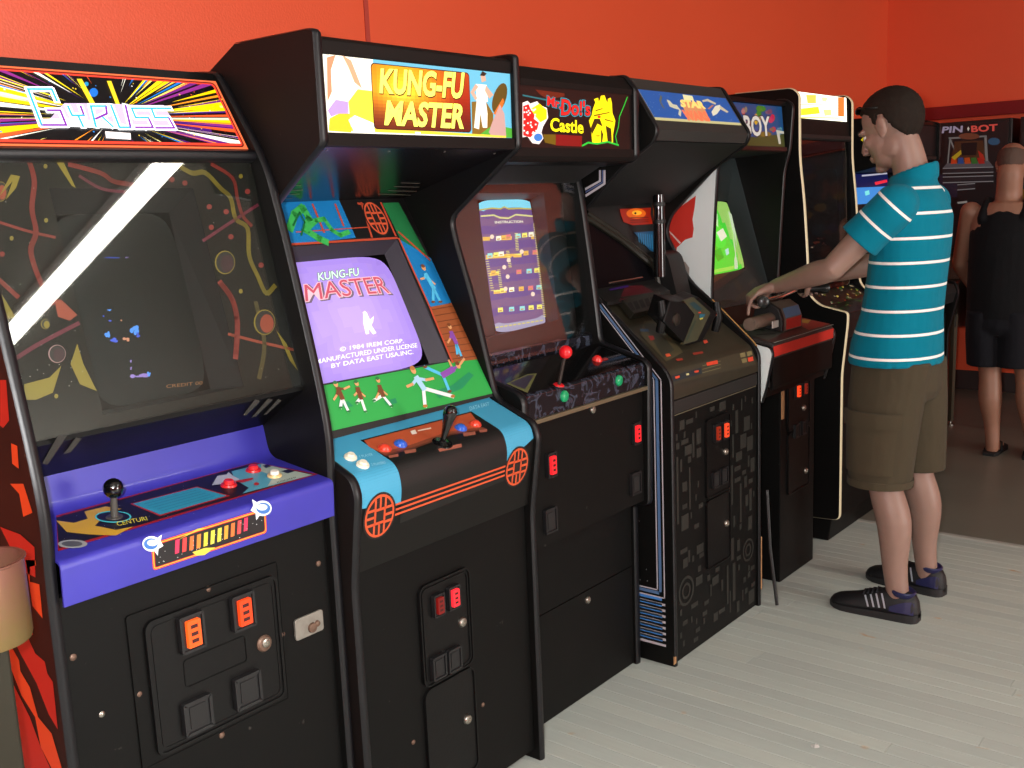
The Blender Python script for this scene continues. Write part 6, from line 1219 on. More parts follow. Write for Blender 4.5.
# ------------------------------------------------------------------ pinball machines against the far wall
def pinball(yc, label, title, mirror=False):
    w = .28; x0, x1 = 6.62, XR-.06; t = thing('pinball_machine', (x0, yc, 0), label, 'pinball machine', 'pinball machines at the far wall')
    SIDE = mat('pinball_side_art', (22, 20, 15), .4, vary=.9, vscale=16)
    k = MB(); pr = [(x0, .62), (x0, .86), (x0+.06, .90), (x1-.10, 1.02), (x1-.10, .58), (x0+.25, .60)]; n = len(pr)
    k.add([(x, yc-w, z) for x, z in pr]+[(x, yc+w, z) for x, z in pr], [tuple(range(n)), tuple(range(2*n-1, n-1, -1))]+[(i, i+n, (i+1) % n+n, (i+1) % n) for i in range(n)]); k.build('cabinet', SIDE, t, bevel=.004)
    k = MB(); k.add([(x0+.08, yc-w+.02, .911), (x1-.14, yc-w+.02, 1.021), (x1-.14, yc+w-.02, 1.021), (x0+.08, yc+w-.02, .911)], [(0, 1, 2, 3)]); k.build('playfield_glass', mat('playfield_under_glass', (40, 34, 40), .08, em=.3, emcol=(60, 40, 30)), t, recalc=False)
    MB().box((x0-.012, yc-w-.004, .84), (x0+.03, yc+w+.004, .885)).build('lockdown_bar', mat('brushed_steel', (150, 150, 150), .35, metal=1), t, bevel=.005)
    MB().box((x0-.006, yc-.14, .64), (x0-.0005, yc+.14, .82)).build('coin_door', mat('coin_door_enamel', (19, 18, 18), .33), t, bevel=.003)
    LG = mat('pinball_leg_steel', (84, 76, 62), .4, metal=.7)
    for x, s in ((x0+.02, -1), (x0+.02, 1), (x1-.16, -1), (x1-.16, 1)):
        k = MB(); y = yc+s*(w-.02); a = .05; sx_ = -1 if x < 7 else 1
        k.tube([(x-.0, y, .70), (x+sx_*.0, y, .03)], [.026, .019], 6); lg = k.build('leg', LG, t); MB().lathe((x, y, .001), [(.022, 0), (.022, .008), (.008, .012), (.008, .03)], n=10).build('leg_leveller', STEEL, lg, smooth=True)
    xb = x1-.36; z1 = at_x(960, 121.5, xb).z; wb = .35
    MB().box((xb, yc-wb, 1.02), (xb+.24, yc+wb, z1)).build('backbox', mat('backbox_black', (14, 12, 13), .45), t, bevel=.006)
    MB().box((xb+.03, yc-w+.05, .98), (xb+.2, yc+w-.05, 1.03)).build('backbox_neck', SIDE, t)
    bg = Surf([(xb-.001, yc+wb-.03, 1.06), (xb-.001, yc+wb-.03, z1-.02)], (0, -1, 0)).bound(0, wb*2-.06); p = Pal(); k = MB(); Wb = wb*2-.06
    bg.poly(k, [(0, 0), (Wb, 0), (Wb, bg.len), (0, bg.len)], .0006, p((20, 16, 18), .35)); E = .42
    if title:
        c = crop(880, 80, 4.264); P = lambda q, rgb, dz=.0: bg.px(k, c(*q), .0012+dz, p(rgb, E))
        P([(185, 215), (205, 190), (228, 200), (215, 235), (220, 262), (190, 265)], (130, 90, 30)); P([(218, 225), (255, 208), (262, 214), (225, 235)], (150, 40, 30)); 
        for i in range(5): P([(190+i*12, 320-i*6), (196+i*12, 322-i*6), (232+i*5, 280-i*2), (228+i*5, 278-i*2)], (170, 140, 70), .0002)
        P([(555, 190), (575, 175), (610, 180), (610, 235), (575, 232), (545, 215)], (130, 70, 24)); P([*ell(486, 262, 26, 16, 14)], (40, 80, 110))
        FRM = (120, 118, 116)
        P([(292, 245), (300, 243), (318, 290), (316, 300)], FRM); P([(445, 240), (455, 238), (462, 350), (448, 352)], FRM); P([(292, 245), (455, 236), (456, 243), (294, 252)], FRM); P([(296, 250), (302, 250), (292, 360), (286, 360)], FRM)
        P([*ell(380, 240, 45, 14, 14)], (110, 60, 40), .0002); P([(320, 262), (440, 258), (452, 348), (300, 352)], (70, 40, 20)); P([(345, 268), (415, 266), (410, 320), (350, 322)], (12, 10, 12), .0004)
        for i, cl in enumerate(((190, 60, 20), (40, 70, 130), (180, 70, 20), (50, 100, 40), (160, 30, 20))): P([(302+i*30, 358), (328+i*30, 356), (326+i*28, 330), (306+i*27, 332)], cl, .0003)
        P([(305, 330), (345, 298), (348, 315), (318, 342)], (180, 150, 30), .0005); P([(418, 300), (440, 318), (450, 345), (425, 330)], (170, 40, 24), .0005)
        P([(285, 355), (465, 345), (482, 368), (268, 376)], (84, 80, 84), .0002)
        for a, b, y, h in ((268, 484, 375, 26), (268, 484, 412, 28), (330, 406, 445, 26)):
            for q in ([(a, y), (b, y-6), (b, y-2), (a, y+4)], [(a, y+h-4), (b, y+h-10), (b, y+h-6), (a, y+h)]): P(q, (130, 128, 130), .0006)
            P([(a, y), (b, y-6), (b, y+h-6), (a, y+h)], (34, 30, 34), .0004)
        P([(330, 520), (372, 515), (372, 524), (332, 528)], (150, 146, 140)); P([(250, 400), (330, 420), (330, 500), (260, 500)], (34, 28, 44)); 
        for tx, q, cl in (('PIN', [(265, 226), (350, 222), (352, 196), (270, 200)], (140, 130, 150)), ('BOT', [(392, 222), (500, 216), (500, 188), (390, 196)], (190, 70, 60))): bg.text(k, tx, bg.H(c(*q)), .0026, p(cl, .7), .03)
        P([(372, 208), (377, 198), (382, 208), (377, 218)], (220, 214, 200), .0012)
    else:
        rg = random.Random(6)
        for i in range(40): bg.poly(k, clip_rect(ell(rg.uniform(0, Wb), rg.uniform(.1, bg.len), rg.uniform(.02, .07), rg.uniform(.01, .06), 9), 0, 0, Wb, bg.len), .0008+i*.00004, p(rg.choice([(90, 40, 20), (40, 30, 60), (110, 80, 30), (30, 50, 60), (70, 20, 24)]), .35))
    k.build('backglass', p.l, t, recalc=False)
    k = MB(); rim(bg, k, [(-.012, -.012), (Wb+.012, -.012), (Wb+.012, bg.len+.012), (-.012, bg.len+.012)], .018, -.002, .012); k.build('backglass_frame', mat('backbox_black', (14, 12, 13), .45), t)
pinball(2.155, 'pinball machine with a dark space backglass, between the man in teal and the bald man', True)
pinball(1.41, 'pinball machine that the bald man in black is playing', False)
pinball(.665, 'pinball machine just right of the picture, beside the bald man\'s machine', False)
pinball(-.08, 'pinball machine well right of the picture, second along from the bald man\'s machine', False)

# ------------------------------------------------------------------ small things
def tin_stand():
    cx, cy = .607, 1.496; top = at_x(20, 548, .66).z
    p0 = at_x(20, 560, .66); t = thing('ashtray_stand', (cx, cy, 0), 'worn brass-red metal canister on a dark post at the left edge of the picture', 'ash stand')
    z1 = 1.026; z0 = .905; r = .062
    TN = bpy.data.materials.new('worn_red_gold_tin'); TN.use_nodes = True; nt = TN.node_tree; b = nt.nodes['Principled BSDF']; tc = nt.nodes.new('ShaderNodeTexCoord'); sx_ = nt.nodes.new('ShaderNodeSeparateXYZ'); mr = nt.nodes.new('ShaderNodeMapRange'); n = nt.nodes.new('ShaderNodeTexNoise'); n.inputs['Scale'].default_value = 90; n.inputs['Detail'].default_value = 4
    rp = nt.nodes.new('ShaderNodeValToRGB'); rp.color_ramp.elements[0].color = (.16, .105, .035, 1); rp.color_ramp.elements[1].color = (.19, .075, .055, 1); ad = nt.nodes.new('ShaderNodeMath'); ad.operation = 'MULTIPLY_ADD'; ad.inputs[1].default_value = .5
    L = nt.links.new; L(tc.outputs['Object'], sx_.inputs[0]); L(sx_.outputs['Z'], mr.inputs[0]); mr.inputs['From Min'].default_value = z0; mr.inputs['From Max'].default_value = z1; L(tc.outputs['Object'], n.inputs['Vector']); L(n.outputs[0], ad.inputs[0]); L(mr.outputs[0], ad.inputs[2])
    mr.inputs['To Min'].default_value = -.3; mr.inputs['To Max'].default_value = .7; L(ad.outputs[0], rp.inputs[0]); L(rp.outputs[0], b.inputs['Base Color']); b.inputs['Roughness'].default_value = .4; b.inputs['Metallic'].default_value = .35
    k = MB(); k.lathe((cx, cy, z0), [(r*.97, 0), (r, .006), (r, z1-z0-.004), (r+.003, z1-z0-.002), (r+.003, z1-z0), (r-.003, z1-z0), (r-.004, .02), (.005, .018)], n=36); k.build('canister', TN, t, smooth=True)
    MB().lathe((cx, cy, z0+.05), [(r-.0045, 0), (r-.0045, .008), (.004, .010)], n=24).build('sand', mat('ash_grey_sand', (120, 112, 104), .95), t)
    k = MB(); s = .021; k.box((cx-s, cy-s, .02), (cx+s, cy+s, z0-.0005)); k.build('post', mat('dark_bronze_post', (44, 40, 30), .35, metal=.5), t, bevel=.004)
    MB().lathe((cx, cy, .0005), [(.12, 0), (.12, .012), (.05, .02), (.02, .021)], n=28).build('base_plate', mat('dark_bronze_post', (44, 40, 30), .35, metal=.5), t, smooth=True)
tin_stand()
P0 = at_z(777, 605, .006)
k = MB(); a = Vector((3.50, 1.95, .006)); k.tube([at_y(767, 490, P0.y+.05), at_y(770, 548, P0.y+.025), Vector((P0.x, P0.y, .0066))], .0065, 8)
tag(k.build('power_cord', mat('black_rubber', (12, 12, 13), .5), None, smooth=True), 'short black cord end hanging to the floor beside the narrow pedestal', 'cord')
q = at_z(815, 747, 0); rg = random.Random(12); k = MB(); n = 9; ring = [(q.x+.017*math.cos(i*2*math.pi/n)*rg.uniform(.6, 1.1), q.y+.012*math.sin(i*2*math.pi/n)*rg.uniform(.6, 1.1), rg.uniform(.001, .006)) for i in range(n)]
k.add(ring+[(q.x, q.y, .009), (q.x, q.y, .001)], [(i, (i+1) % n, n) for i in range(n)]+[((i+1) % n, i, n+1) for i in range(n)]); tag(k.build('paper_scrap', mat('crumpled_paper', (186, 182, 176), .8, vary=.5, vscale=80), None), 'tiny crumpled paper scrap lying on the grey floor boards', 'litter')
# ------------------------------------------------------------------ people
def loft(mb, secs, n=20):            # secs: (centre, half-axis vector A, half-axis vector B)
    o = len(mb.v)
    for c, A, B in secs:
        c, A, B = Vector(c), Vector(A), Vector(B)
        for j in range(n): t = 2*math.pi*j/n; mb.v.append(c+A*math.cos(t)+B*math.sin(t))
    k = len(secs); fs = [(o+i*n+j, o+i*n+(j+1) % n, o+(i+1)*n+(j+1) % n, o+(i+1)*n+j) for i in range(k-1) for j in range(n)]
    fs += [tuple(o+j for j in range(n))[::-1], tuple(o+(k-1)*n+j for j in range(n))]
    mb.f += fs; mb.m += [0]*len(fs)
def limb(mb, pts, rad, n=28, cap=True):
    pts = [Vector(p) for p in pts]; P, R_ = [], []
    for i in range(len(pts)-1):
        j = [max(0, min(len(pts)-1, i+d)) for d in (-1, 0, 1, 2)]
        for s in ((0, .25, .5, .75) if i < len(pts)-2 else (0, .25, .5, .75, 1)):
            f = lambda a, b, c, d: ((2*b)+(c-a)*s+(2*a-5*b+4*c-d)*s*s+(3*b-a-3*c+d)*s**3)*.5
            P.append(f(*[pts[q] for q in j])); R_.append(f(*[rad[q] for q in j]))
    mb.tube(P, R_, n)
    if cap:
        mb.ball(pts[0], rad[0], 24); mb.ball(pts[-1], rad[-1], 24)
def fuse(mb, name, mats, parent, voxel, smooth=4, attr=None):
    me = bpy.data.meshes.new(name); base = Vector(parent['_b']); me.from_pydata([v-base for v in mb.v], [], mb.f)
    bm = bmesh.new(); bm.from_mesh(me); bmesh.ops.recalc_face_normals(bm, faces=bm.faces); bm.to_mesh(me); bm.free()
    o = bpy.data.objects.new(name, me); COL.objects.link(o)
    r = o.modifiers.new('r', 'REMESH'); r.mode = 'VOXEL'; r.voxel_size = voxel
    s = o.modifiers.new('s', 'SMOOTH'); s.factor = .5; s.iterations = smooth
    dg = bpy.context.evaluated_depsgraph_get(); dg.update(); m2 = bpy.data.meshes.new_from_object(o.evaluated_get(dg))
    o.modifiers.clear(); o.data = m2; bpy.data.meshes.remove(me); m2.name = name
    m2.materials.clear()
    for m in (mats if isinstance(mats, (list, tuple)) else [mats]): m2.materials.append(m)
    m2.polygons.foreach_set('use_smooth', [True]*len(m2.polygons))
    if attr:
        a = m2.attributes.new('stripe', 'FLOAT', 'POINT'); a.data.foreach_set('value', [attr(v.co+base) for v in m2.vertices])
    o.parent = parent; o['_b'] = tuple(base)
    return o
def skin_mat(name, c):
    m = mat(name, lincol=c, rough=.5, vary=.10, vscale=22, bump=.08, bscale=300); b = m.node_tree.nodes['Principled BSDF']
    b.inputs['Subsurface Weight'].default_value = .12; b.inputs['Subsurface Radius'].default_value = (.01, .004, .002); return m
class Head:
    def __init__(s, c, F, pitch=0, k=1.0):
        F = Vector(F).normalized(); L = Vector((0, 0, 1)).cross(F).normalized(); U = F.cross(L)
        s.F = F*math.cos(pitch)-U*math.sin(pitch); s.U = U*math.cos(pitch)+F*math.sin(pitch); s.L = L; s.c = Vector(c); s.k = k
        s.M = Matrix((s.F, s.L, s.U)).transposed()
    def P(s, f, l, u): return s.c+(s.F*f+s.L*l+s.U*u)*s.k
    def shape(s, mb):
        B = lambda f, l, u, rf, rl, ru, n=18: mb.ball(s.P(f, l, u), s.k, n, sc=(rf, rl, ru), rot=s.M)
        B(-.012, 0, .030, .096, .075, .087, 24); B(.036, 0, -.030, .056, .060, .080); B(.040, 0, -.082, .046, .050, .036); B(.074, 0, -.104, .022, .024, .018)
        for q in (-1, 1):
            B(.006, q*.043, -.062, .034, .013, .034); B(.062, q*.042, -.022, .022, .018, .018); B(.078, q*.026, .018, .018, .026, .010)
            B(-.004, q*.074, -.004, .019, .007, .032, 14); B(-.012, q*.080, .008, .014, .006, .022, 12); B(.002, q*.074, -.028, .010, .006, .011, 10); B(.106, q*.012, -.040, .010, .008, .008, 10)
        mb.tube([s.P(.086, 0, .012), s.P(.100, 0, -.012), s.P(.112, 0, -.036)], [.009*s.k, .011*s.k, .012*s.k], 10); B(.107, 0, -.038, .012, .012, .010, 12)
        B(.090, 0, -.063, .012, .022, .006, 12); B(.088, 0, -.074, .012, .020, .007, 12)
    def eyes(s, parent):
        for q in (-1, 1):
            k = MB(); k.ball(s.P(.073, q*.031, -.004), .0120*s.k, 14); e = k.build('eye', mat('eye_white', (226, 220, 212), .15), parent, smooth='all')
            k = MB(); k.lathe(s.P(.073, q*.031, -.004)+s.F*.0114*s.k, [(.006*s.k, 0), (.004*s.k, .0012), (.0008, .0015)], s.F, 12); k.build('iris', mat('iris_dark', (50, 36, 26), .2), e)
            k = MB(); k.tube([s.P(.088, q*.012, .020), s.P(.092, q*.030, .027), s.P(.080, q*.050, .022)], [.003*s.k, .004*s.k, .002*s.k], 6); k.build('eyebrow', mat('eyebrow_hair', (40, 28, 20), .8), parent, smooth='all')
    def hair(s, parent, m, tab, grow=.007, deep=.82, top=None):
        k = MB(); k.ball((0, 0, 0), 1, 110); vs = []
        def h(f):
            for (f0, h0), (f1, h1) in zip(tab, tab[1:]):
                if f <= f1: t = (f-f0)/(f1-f0); return h0+(h1-h0)*t
            return tab[-1][1]
        for v in k.v:
            d = v.normalized(); e = d.z-h(d.x); t = max(0, min(1, e/.14+.5)); t = t if top is None or d.z < top else 0; rf, rl, ru = .096, .075, .087
            g = grow*(t*1.25-.25) if t > .3 else None
            sc_ = (1+(grow/.087)) if t > .6 else (deep + (1+grow/.087-deep)*(t/.6))
            # follow the neck behind and below
            vs.append(s.P(-.012+d.x*rf*sc_, d.y*rl*sc_, .030+d.z*ru*sc_*(1.12 if d.z < 0 and d.x < 0 else 1)))
        rg = random.Random(1); k.v = [v+Vector((rg.uniform(-1, 1), rg.uniform(-1, 1), rg.uniform(-1, 1)))*.0015 for v in vs]; return k.build('hair', m, parent, smooth='all')
def hand(mb, g_end, e, f, wrist, up=Vector((0, 0, 1)), s=1.0, relax=()):   # hand gripping a bar: g_end outer end, e outward axis, f away from the wearer
    kn = []
    for i, t in enumerate((.016, .038, .060, .082)):
        c = g_end-e*t; K = c+up*.030+f*.010; kn.append(K); r = (.0080, .0088, .0092, .0090)[i]; l = (.82, .97, 1.0, .96)[i]
        pts = [K, c+f*.036*l+up*.014, c+f*(.032)*l-up*.016*l, c+f*.010-up*.026*l] if i not in relax else [K, c+f*.034+up*.006, c+f*.044-up*.022, c+f*.046-up*.046]
        mb.tube(pts, [r*1.1, r, r*.95, r*.85], 10); mb.ball(pts[-1], r*.86, 10); mb.ball(K, r*1.15, 10)
        mb.tube([Vector(wrist), (Vector(wrist)+K)/2+up*.004, K], [.020, .016, .0125], 10)
    mid = g_end-e*.050; mb.ball((mid+up*.026+Vector(wrist))/2, .024, 14, sc=(1.1, 1.1, .8)); c = g_end-e*.078
    th = [(Vector(wrist)*.6+kn[3]*.4)-up*.006, c-f*.030+up*.006, c-f*.024-up*.016, c-f*.002-up*.027]; mb.tube(th, [.015, .0125, .0105, .009], 10); mb.ball(th[-1], .009, 10)
def shoe(parent, heel, toe, side):
    h = Vector(heel); d = (Vector(toe)-h); Ln = d.length; d.normalize(); w = Vector((d.y, -d.x, 0)); up = Vector((0, 0, 1))
    BLK = mat('black_mesh_shoe', (16, 15, 18), .55, bump=.5, bscale=500); NAV = mat('navy_shoe_panel', (30, 32, 74), .4); SOLE = mat('dark_rubber_sole', (26, 25, 27), .6); SIL = mat('silver_stripe', (190, 194, 204), .3, metal=.4)
    prof = [(-.015, .014, .052), (.005, .027, .078), (.04, .036, .096), (.12, .040, .102), (.22, .042, .104), (.34, .043, .104), (.45, .045, .094), (.58, .048, .078), (.72, .050, .064), (.84, .048, .054), (.92, .040, .047), (.97, .028, .038), (1.0, .012, .026)]
    k = MB(); n = 16; o = 0
    for t, hw, ht in prof:
        c = h+d*(t*Ln)
        for j in range(n):
            a = math.pi*j/(n-1); k.v.append(c+w*(math.cos(a)*hw)+up*(.016+math.sin(a)**.7*(ht-.016)))
    k.f = [(i*n+j, i*n+j+1, (i+1)*n+j+1, (i+1)*n+j) for i in range(len(prof)-1) for j in range(n-1)]+[tuple(range(n))[::-1], tuple((len(prof)-1)*n+j for j in range(n))]+[(i*n, (i+1)*n, (i+1)*n+n-1, i*n+n-1) for i in range(len(prof)-1)]; k.m = [0]*len(k.f)
    sh = k.build('shoe', BLK, parent, smooth='all')
    k = MB(); k.v = []
    rows = []
    for t, hw, ht in prof:
        c = h+d*(t*Ln); z1 = .020+.010*(1-t) ; z0 = .0 + (.006*(t-.85)/.15 if t > .85 else 0); x = hw+.004
        k.v += [c+w*x+up*z0, c+w*(x+.001)+up*z1, c-w*(x+.001)+up*z1, c-w*x+up*z0]
    m = len(prof); k.f = [(i*4+j, i*4+(j+1) % 4, (i+1)*4+(j+1) % 4, (i+1)*4+j) for i in range(m-1) for j in range(4)]+[(0, 1, 2, 3), (m*4-1, m*4-2, m*4-3, m*4-4)]; k.m = [0]*len(k.f); k.build('sole', SOLE, sh, smooth=True)
    def on(t, a, off):          # point on the upper
        for (t0, w0, h0), (t1, w1, h1) in zip(prof, prof[1:]):
            if t <= t1: q = (t-t0)/(t1-t0); hw = w0+(w1-w0)*q; ht = h0+(h1-h0)*q; break
        return h+d*(t*Ln)+w*(math.cos(a)*(hw+off))+up*(.016+math.sin(a)**.7*(ht-.016+off))
    for sgn in (1, -1):
        A = lambda a: a if sgn > 0 else math.pi-a
        for i in range(4):
            k = MB(); t0 = .50-i*.062; n_ = 6; P = []
            for j in range(n_+1): a = A(.16+j/n_*.72); t = t0+j/n_*.055; P += [on(t, a, .0025), on(t+.020, a, .0025)]
            k.add(P, [(2*j, 2*j+1, 2*j+3, 2*j+2) for j in range(n_)]); k.build('stripe', SIL, sh, recalc=False)
        k = MB(); P = []; n_ = 8
        for j in range(n_+1): t = .02+j/n_*.26; P += [on(t, A(.10), .0022), on(t, A(.75-.5*j/n_), .0022)]
        k.add(P, [(2*j, 2*j+1, 2*j+3, 2*j+2) for j in range(n_)]); k.build('heel_panel', NAV, sh, recalc=False)
    k = MB(); k.lathe(h+d*.055+up*.088, [(.038, 0), (.043, .008), (.044, .016), (.040, .020), (.036, .012)], (d*-.12+up), 20); k.build('ankle_collar', NAV, sh, smooth=True)
    for i in range(4):
        k = MB(); t = .44+i*.05; k.tube([on(t, .95, .003), on(t+.01, 1.57, .005), on(t, 2.19, .003)], .0028, 6); k.build('lace', mat('shoelace_dark', (30, 30, 36), .7), sh, smooth='all')

def fabric(name, c, rough=.85, attr=None, stripe=(.85, .85, .82)):
    m = bpy.data.materials.new(name); m.use_nodes = True; nt = m.node_tree; b = nt.nodes['Principled BSDF']; L = nt.links.new; b.inputs['Roughness'].default_value = rough; b.inputs['Sheen Weight'].default_value = .03; b.inputs['Specular IOR Level'].default_value = .12
    tc = nt.nodes.new('ShaderNodeTexCoord'); n = nt.nodes.new('ShaderNodeTexNoise'); n.inputs['Scale'].default_value = 9; n.inputs['Detail'].default_value = 3
    n2 = nt.nodes.new('ShaderNodeTexNoise'); n2.inputs['Scale'].default_value = 500; ad = nt.nodes.new('ShaderNodeMath'); ad.operation = 'MULTIPLY_ADD'; ad.inputs[1].default_value = .06
    bp = nt.nodes.new('ShaderNodeBump'); bp.inputs['Strength'].default_value = .8; bp.inputs['Distance'].default_value = .018
    mp = nt.nodes.new('ShaderNodeMapping'); mp.inputs['Scale'].default_value = (1, 1, .55); L(tc.outputs['Object'], mp.inputs[0]); L(mp.outputs[0], n.inputs['Vector']); L(tc.outputs['Object'], n2.inputs['Vector']); L(n2.outputs[0], ad.inputs[0]); L(n.outputs[0], ad.inputs[2]); L(ad.outputs[0], bp.inputs['Height']); L(bp.outputs[0], b.inputs['Normal'])
    b.inputs['Base Color'].default_value = (*c, 1)
    if attr:
        at = nt.nodes.new('ShaderNodeAttribute'); at.attribute_name = 'stripe'
        def mth(op, a, v): q = nt.nodes.new('ShaderNodeMath'); q.operation = op; L(a, q.inputs[0]); q.inputs[1].default_value = v; return q.outputs[0]
        fr = mth('FRACT', mth('DIVIDE', mth('SUBTRACT', at.outputs['Fac'], attr[0]), attr[1]), 0); st = mth('LESS_THAN', fr, attr[2])
        mx = nt.nodes.new('ShaderNodeMix'); mx.data_type = 'RGBA'; mx.inputs['A'].default_value = (*c, 1); mx.inputs['B'].default_value = (*stripe, 1); L(st, mx.inputs['Factor']); L(mx.outputs['Result'], b.inputs['Base Color'])
    return m

def man_teal():
    t = thing('person', (3.65, 1.2, 0), 'man in a teal striped polo shirt and olive cargo shorts playing at the handlebars', 'person')
    SK = skin_mat('skin_light', (.275, .165, .128))
    V = Vector; xv = lambda a: V((a, 0, 0)); yv = lambda b: V((0, b, 0))
    shL, shR = V((3.468, 1.185, 1.432)), V((3.822, 1.185, 1.432)); elL, elR = V((3.415, 1.375, 1.228)), V((3.935, 1.39, 1.215))
    GL_, GR_ = PB_GRIPS; eL = V((-.789, -.615, 0)); eR = V((.789, -.615, 0)); fL = V((-.615, .789, 0)); fR = V((.615, .789, 0))
    wrL = GL_-eL*.055-fL*.062+V((0, 0, .048)); wrR = GR_-eR*.055-fR*.062+V((0, 0, .048))
    hd = Head((3.640, 1.262, 1.692), (.16, 1, 0), .40, 1.07)
    mb = MB()
    # torso and pelvis (under the clothes), neck, head
    loft(mb, [((3.65, 1.215, .86), xv(.15), yv(.11)), ((3.65, 1.215, 1.0), xv(.155), yv(.105)), ((3.648, 1.195, 1.2), xv(.158), yv(.105)), ((3.645, 1.18, 1.36), xv(.175), yv(.10)), ((3.645, 1.18, 1.45), xv(.14), yv(.075)), ((3.645, 1.188, 1.51), xv(.068), yv(.066))])
    limb(mb, [(3.645, 1.185, 1.47), (3.644, 1.195, 1.55), hd.P(-.020, 0, -.056), hd.P(-.01, 0, 0)], [.066, .058, .053, .050])
    hd.shape(mb)
    for sh, el, wr, q in ((shL, elL, wrL, -1), (shR, elR, wrR, 1)):
        limb(mb, [sh, sh*.6+el*.4, el*.88+sh*.12, el, el*.75+wr*.25, el*.3+wr*.7, wr], [.055, .048, .042, .040, .043, .033, .026])
    hand(mb, GL_, eL, fL, wrL, relax=(0,)); hand(mb, GR_, eR, fR, wrR)
    for hip, kn, an, q in ((V((3.575, 1.215, .90)), V((3.528, 1.215, .495)), V((3.507, 1.158, .085)), -1), (V((3.725, 1.21, .90)), V((3.772, 1.185, .495)), V((3.797, 1.150, .085)), 1)):
        cf = kn*.62+an*.38+V((0, -.012, 0)); lo = kn*.25+an*.75
        limb(mb, [hip, hip*.5+kn*.5, kn+V((0, .004, .06)), kn+V((0, .003, -.03)), cf, lo, an], [.092, .078, .060, .056, .059, .043, .038])
    for q in ((3.507, 1.158, .085), (3.797, 1.150, .085)): limb(mb, [q, (q[0], q[1]+.004, .05)], [.038, .034])
    fuse(mb, 'body', SK, t, .0045, 5)
    hd.eyes(t)
    hd.hair(t, mat('short_dark_brown_hair', (30, 21, 14), .8, bump=1.0, bscale=420, vary=.5, vscale=110, spec=.25), [(-1.01, -1.3), (-.75, -1.2), (-.45, -.92), (-.22, -.45), (-.10, .06), (.06, .10), (.10, -.24), (.24, -.22), (.32, .20), (.6, .44), (1.01, .52)])
    # polo shirt
    mb = MB()
    loft(mb, [((3.652, 1.234, .888), xv(.194), yv(.156)), ((3.652, 1.230, .96), xv(.190), yv(.150)), ((3.650, 1.215, 1.06), xv(.175), yv(.132)), ((3.648, 1.200, 1.18), xv(.176), yv(.126)), ((3.646, 1.188, 1.30), xv(.186), yv(.124)), ((3.645, 1.180, 1.39), xv(.192), yv(.118)), ((3.645, 1.180, 1.45), xv(.172), yv(.098)), ((3.645, 1.185, 1.495), xv(.118), yv(.080)), ((3.645, 1.190, 1.525), xv(.076), yv(.072))], 28)
    # collar
    rr = [(.084, 0), (.080, .024), (.072, .050), (.062, .052), (.062, .0)]
    o = len(mb.v); n = 28
    for r, hz in rr:
        for j in range(n): a = 2*math.pi*j/n; mb.v.append(V((3.645+r*math.cos(a), 1.190-.010*hz/.05+r*1.02*math.sin(a), 1.500+hz-.022*math.sin(a))))
    fs = [(o+i*n+j, o+i*n+(j+1) % n, o+((i+1) % 5)*n+(j+1) % n, o+((i+1) % 5)*n+j) for i in range(5) for j in range(n)]; mb.f += fs; mb.m += [0]*len(fs)
    TE = fabric('teal_striped_pique', (.001, .165, .245), .9, (.9945-.081*3, .0811, .115))
    shirt = fuse(mb, 'polo_shirt', TE, t, .006, 5, lambda p: p.z if p.z < 1.515 else 1.53)
    for sh, el, q in ((shL, elL, -1), (shR, elR, 1)):
        mb = MB(); e_ = sh+(el-sh)*.56; i_ = sh+V((-q*.05, 0, .006)); limb(mb, [i_, sh+V((0, 0, -.004)), sh*.6+el*.4, e_], [.060, .071, .071, .074], cap=False); mb.ball(sh, .071, 24)
        d = (el-sh).normalized(); fuse(mb, 'sleeve', TE, shirt, .006, 4, lambda p: 1.481-.0811*(((p-sh).dot(d)-.006)/.082))
    # cargo shorts
    mb = MB()
    loft(mb, [((3.65, 1.222, .960), xv(.160), yv(.122)), ((3.65, 1.222, .90), xv(.174), yv(.134)), ((3.65, 1.215, .80), xv(.185), yv(.135)), ((3.65, 1.215, .76), xv(.16), yv(.115))], 26)
    loft(mb, [((3.575, 1.222, .90), xv(.095), yv(.135)), ((3.558, 1.232, .76), xv(.105), yv(.130)), ((3.545, 1.238, .60), xv(.100), yv(.118)), ((3.537, 1.240, .468), xv(.098), yv(.108))], 22)
    loft(mb, [((3.725, 1.215, .90), xv(.095), yv(.132)), ((3.742, 1.205, .76), xv(.104), yv(.124)), ((3.762, 1.195, .60), xv(.098), yv(.110)), ((3.775, 1.190, .478), xv(.094), yv(.100))], 22)
    OL = fabric('olive_brown_twill', (.060, .047, .029), .9)
    so = fuse(mb, 'cargo_shorts', OL, t, .006, 4)
    OL2 = fabric('olive_brown_twill_pocket', (.066, .051, .031), .9)
    def patch(name, z0, z1, a0, a1, off, th):   # cloth patch wrapped round the outside of the left leg
        k = MB(); n = 10; vs = []
        for o_ in (off, off+th):
            for z in (z0, (z0+z1)/2, z1):
                f = (z-.468)/(.76-.468); cx_ = 3.537+(3.558-3.537)*f; cy_ = 1.240+(1.232-1.240)*f; A = .0985+.006*f; B = .110+.019*f
                for j in range(n+1): a = math.radians(a0+(a1-a0)*j/n); vs.append((cx_+(A+o_)*math.cos(a), cy_+(B+o_)*math.sin(a), z))
        r = n+1; fs = []
        for q in (0, 3*r): fs += [(q+i*r+j, q+i*r+j+1, q+(i+1)*r+j+1, q+(i+1)*r+j) for i in range(2) for j in range(n)]
        for i in range(2): fs += [(i*r, (i+1)*r, (i+1)*r+3*r, i*r+3*r), (i*r+n, i*r+n+3*r, (i+1)*r+n+3*r, (i+1)*r+n)]
        for j in range(n): fs += [(j, j+3*r, j+1+3*r, j+1), (2*r+j, 2*r+j+1, 5*r+j+1, 5*r+j)]
        k.add(vs, fs); return k.build(name, OL2, so, smooth=True)
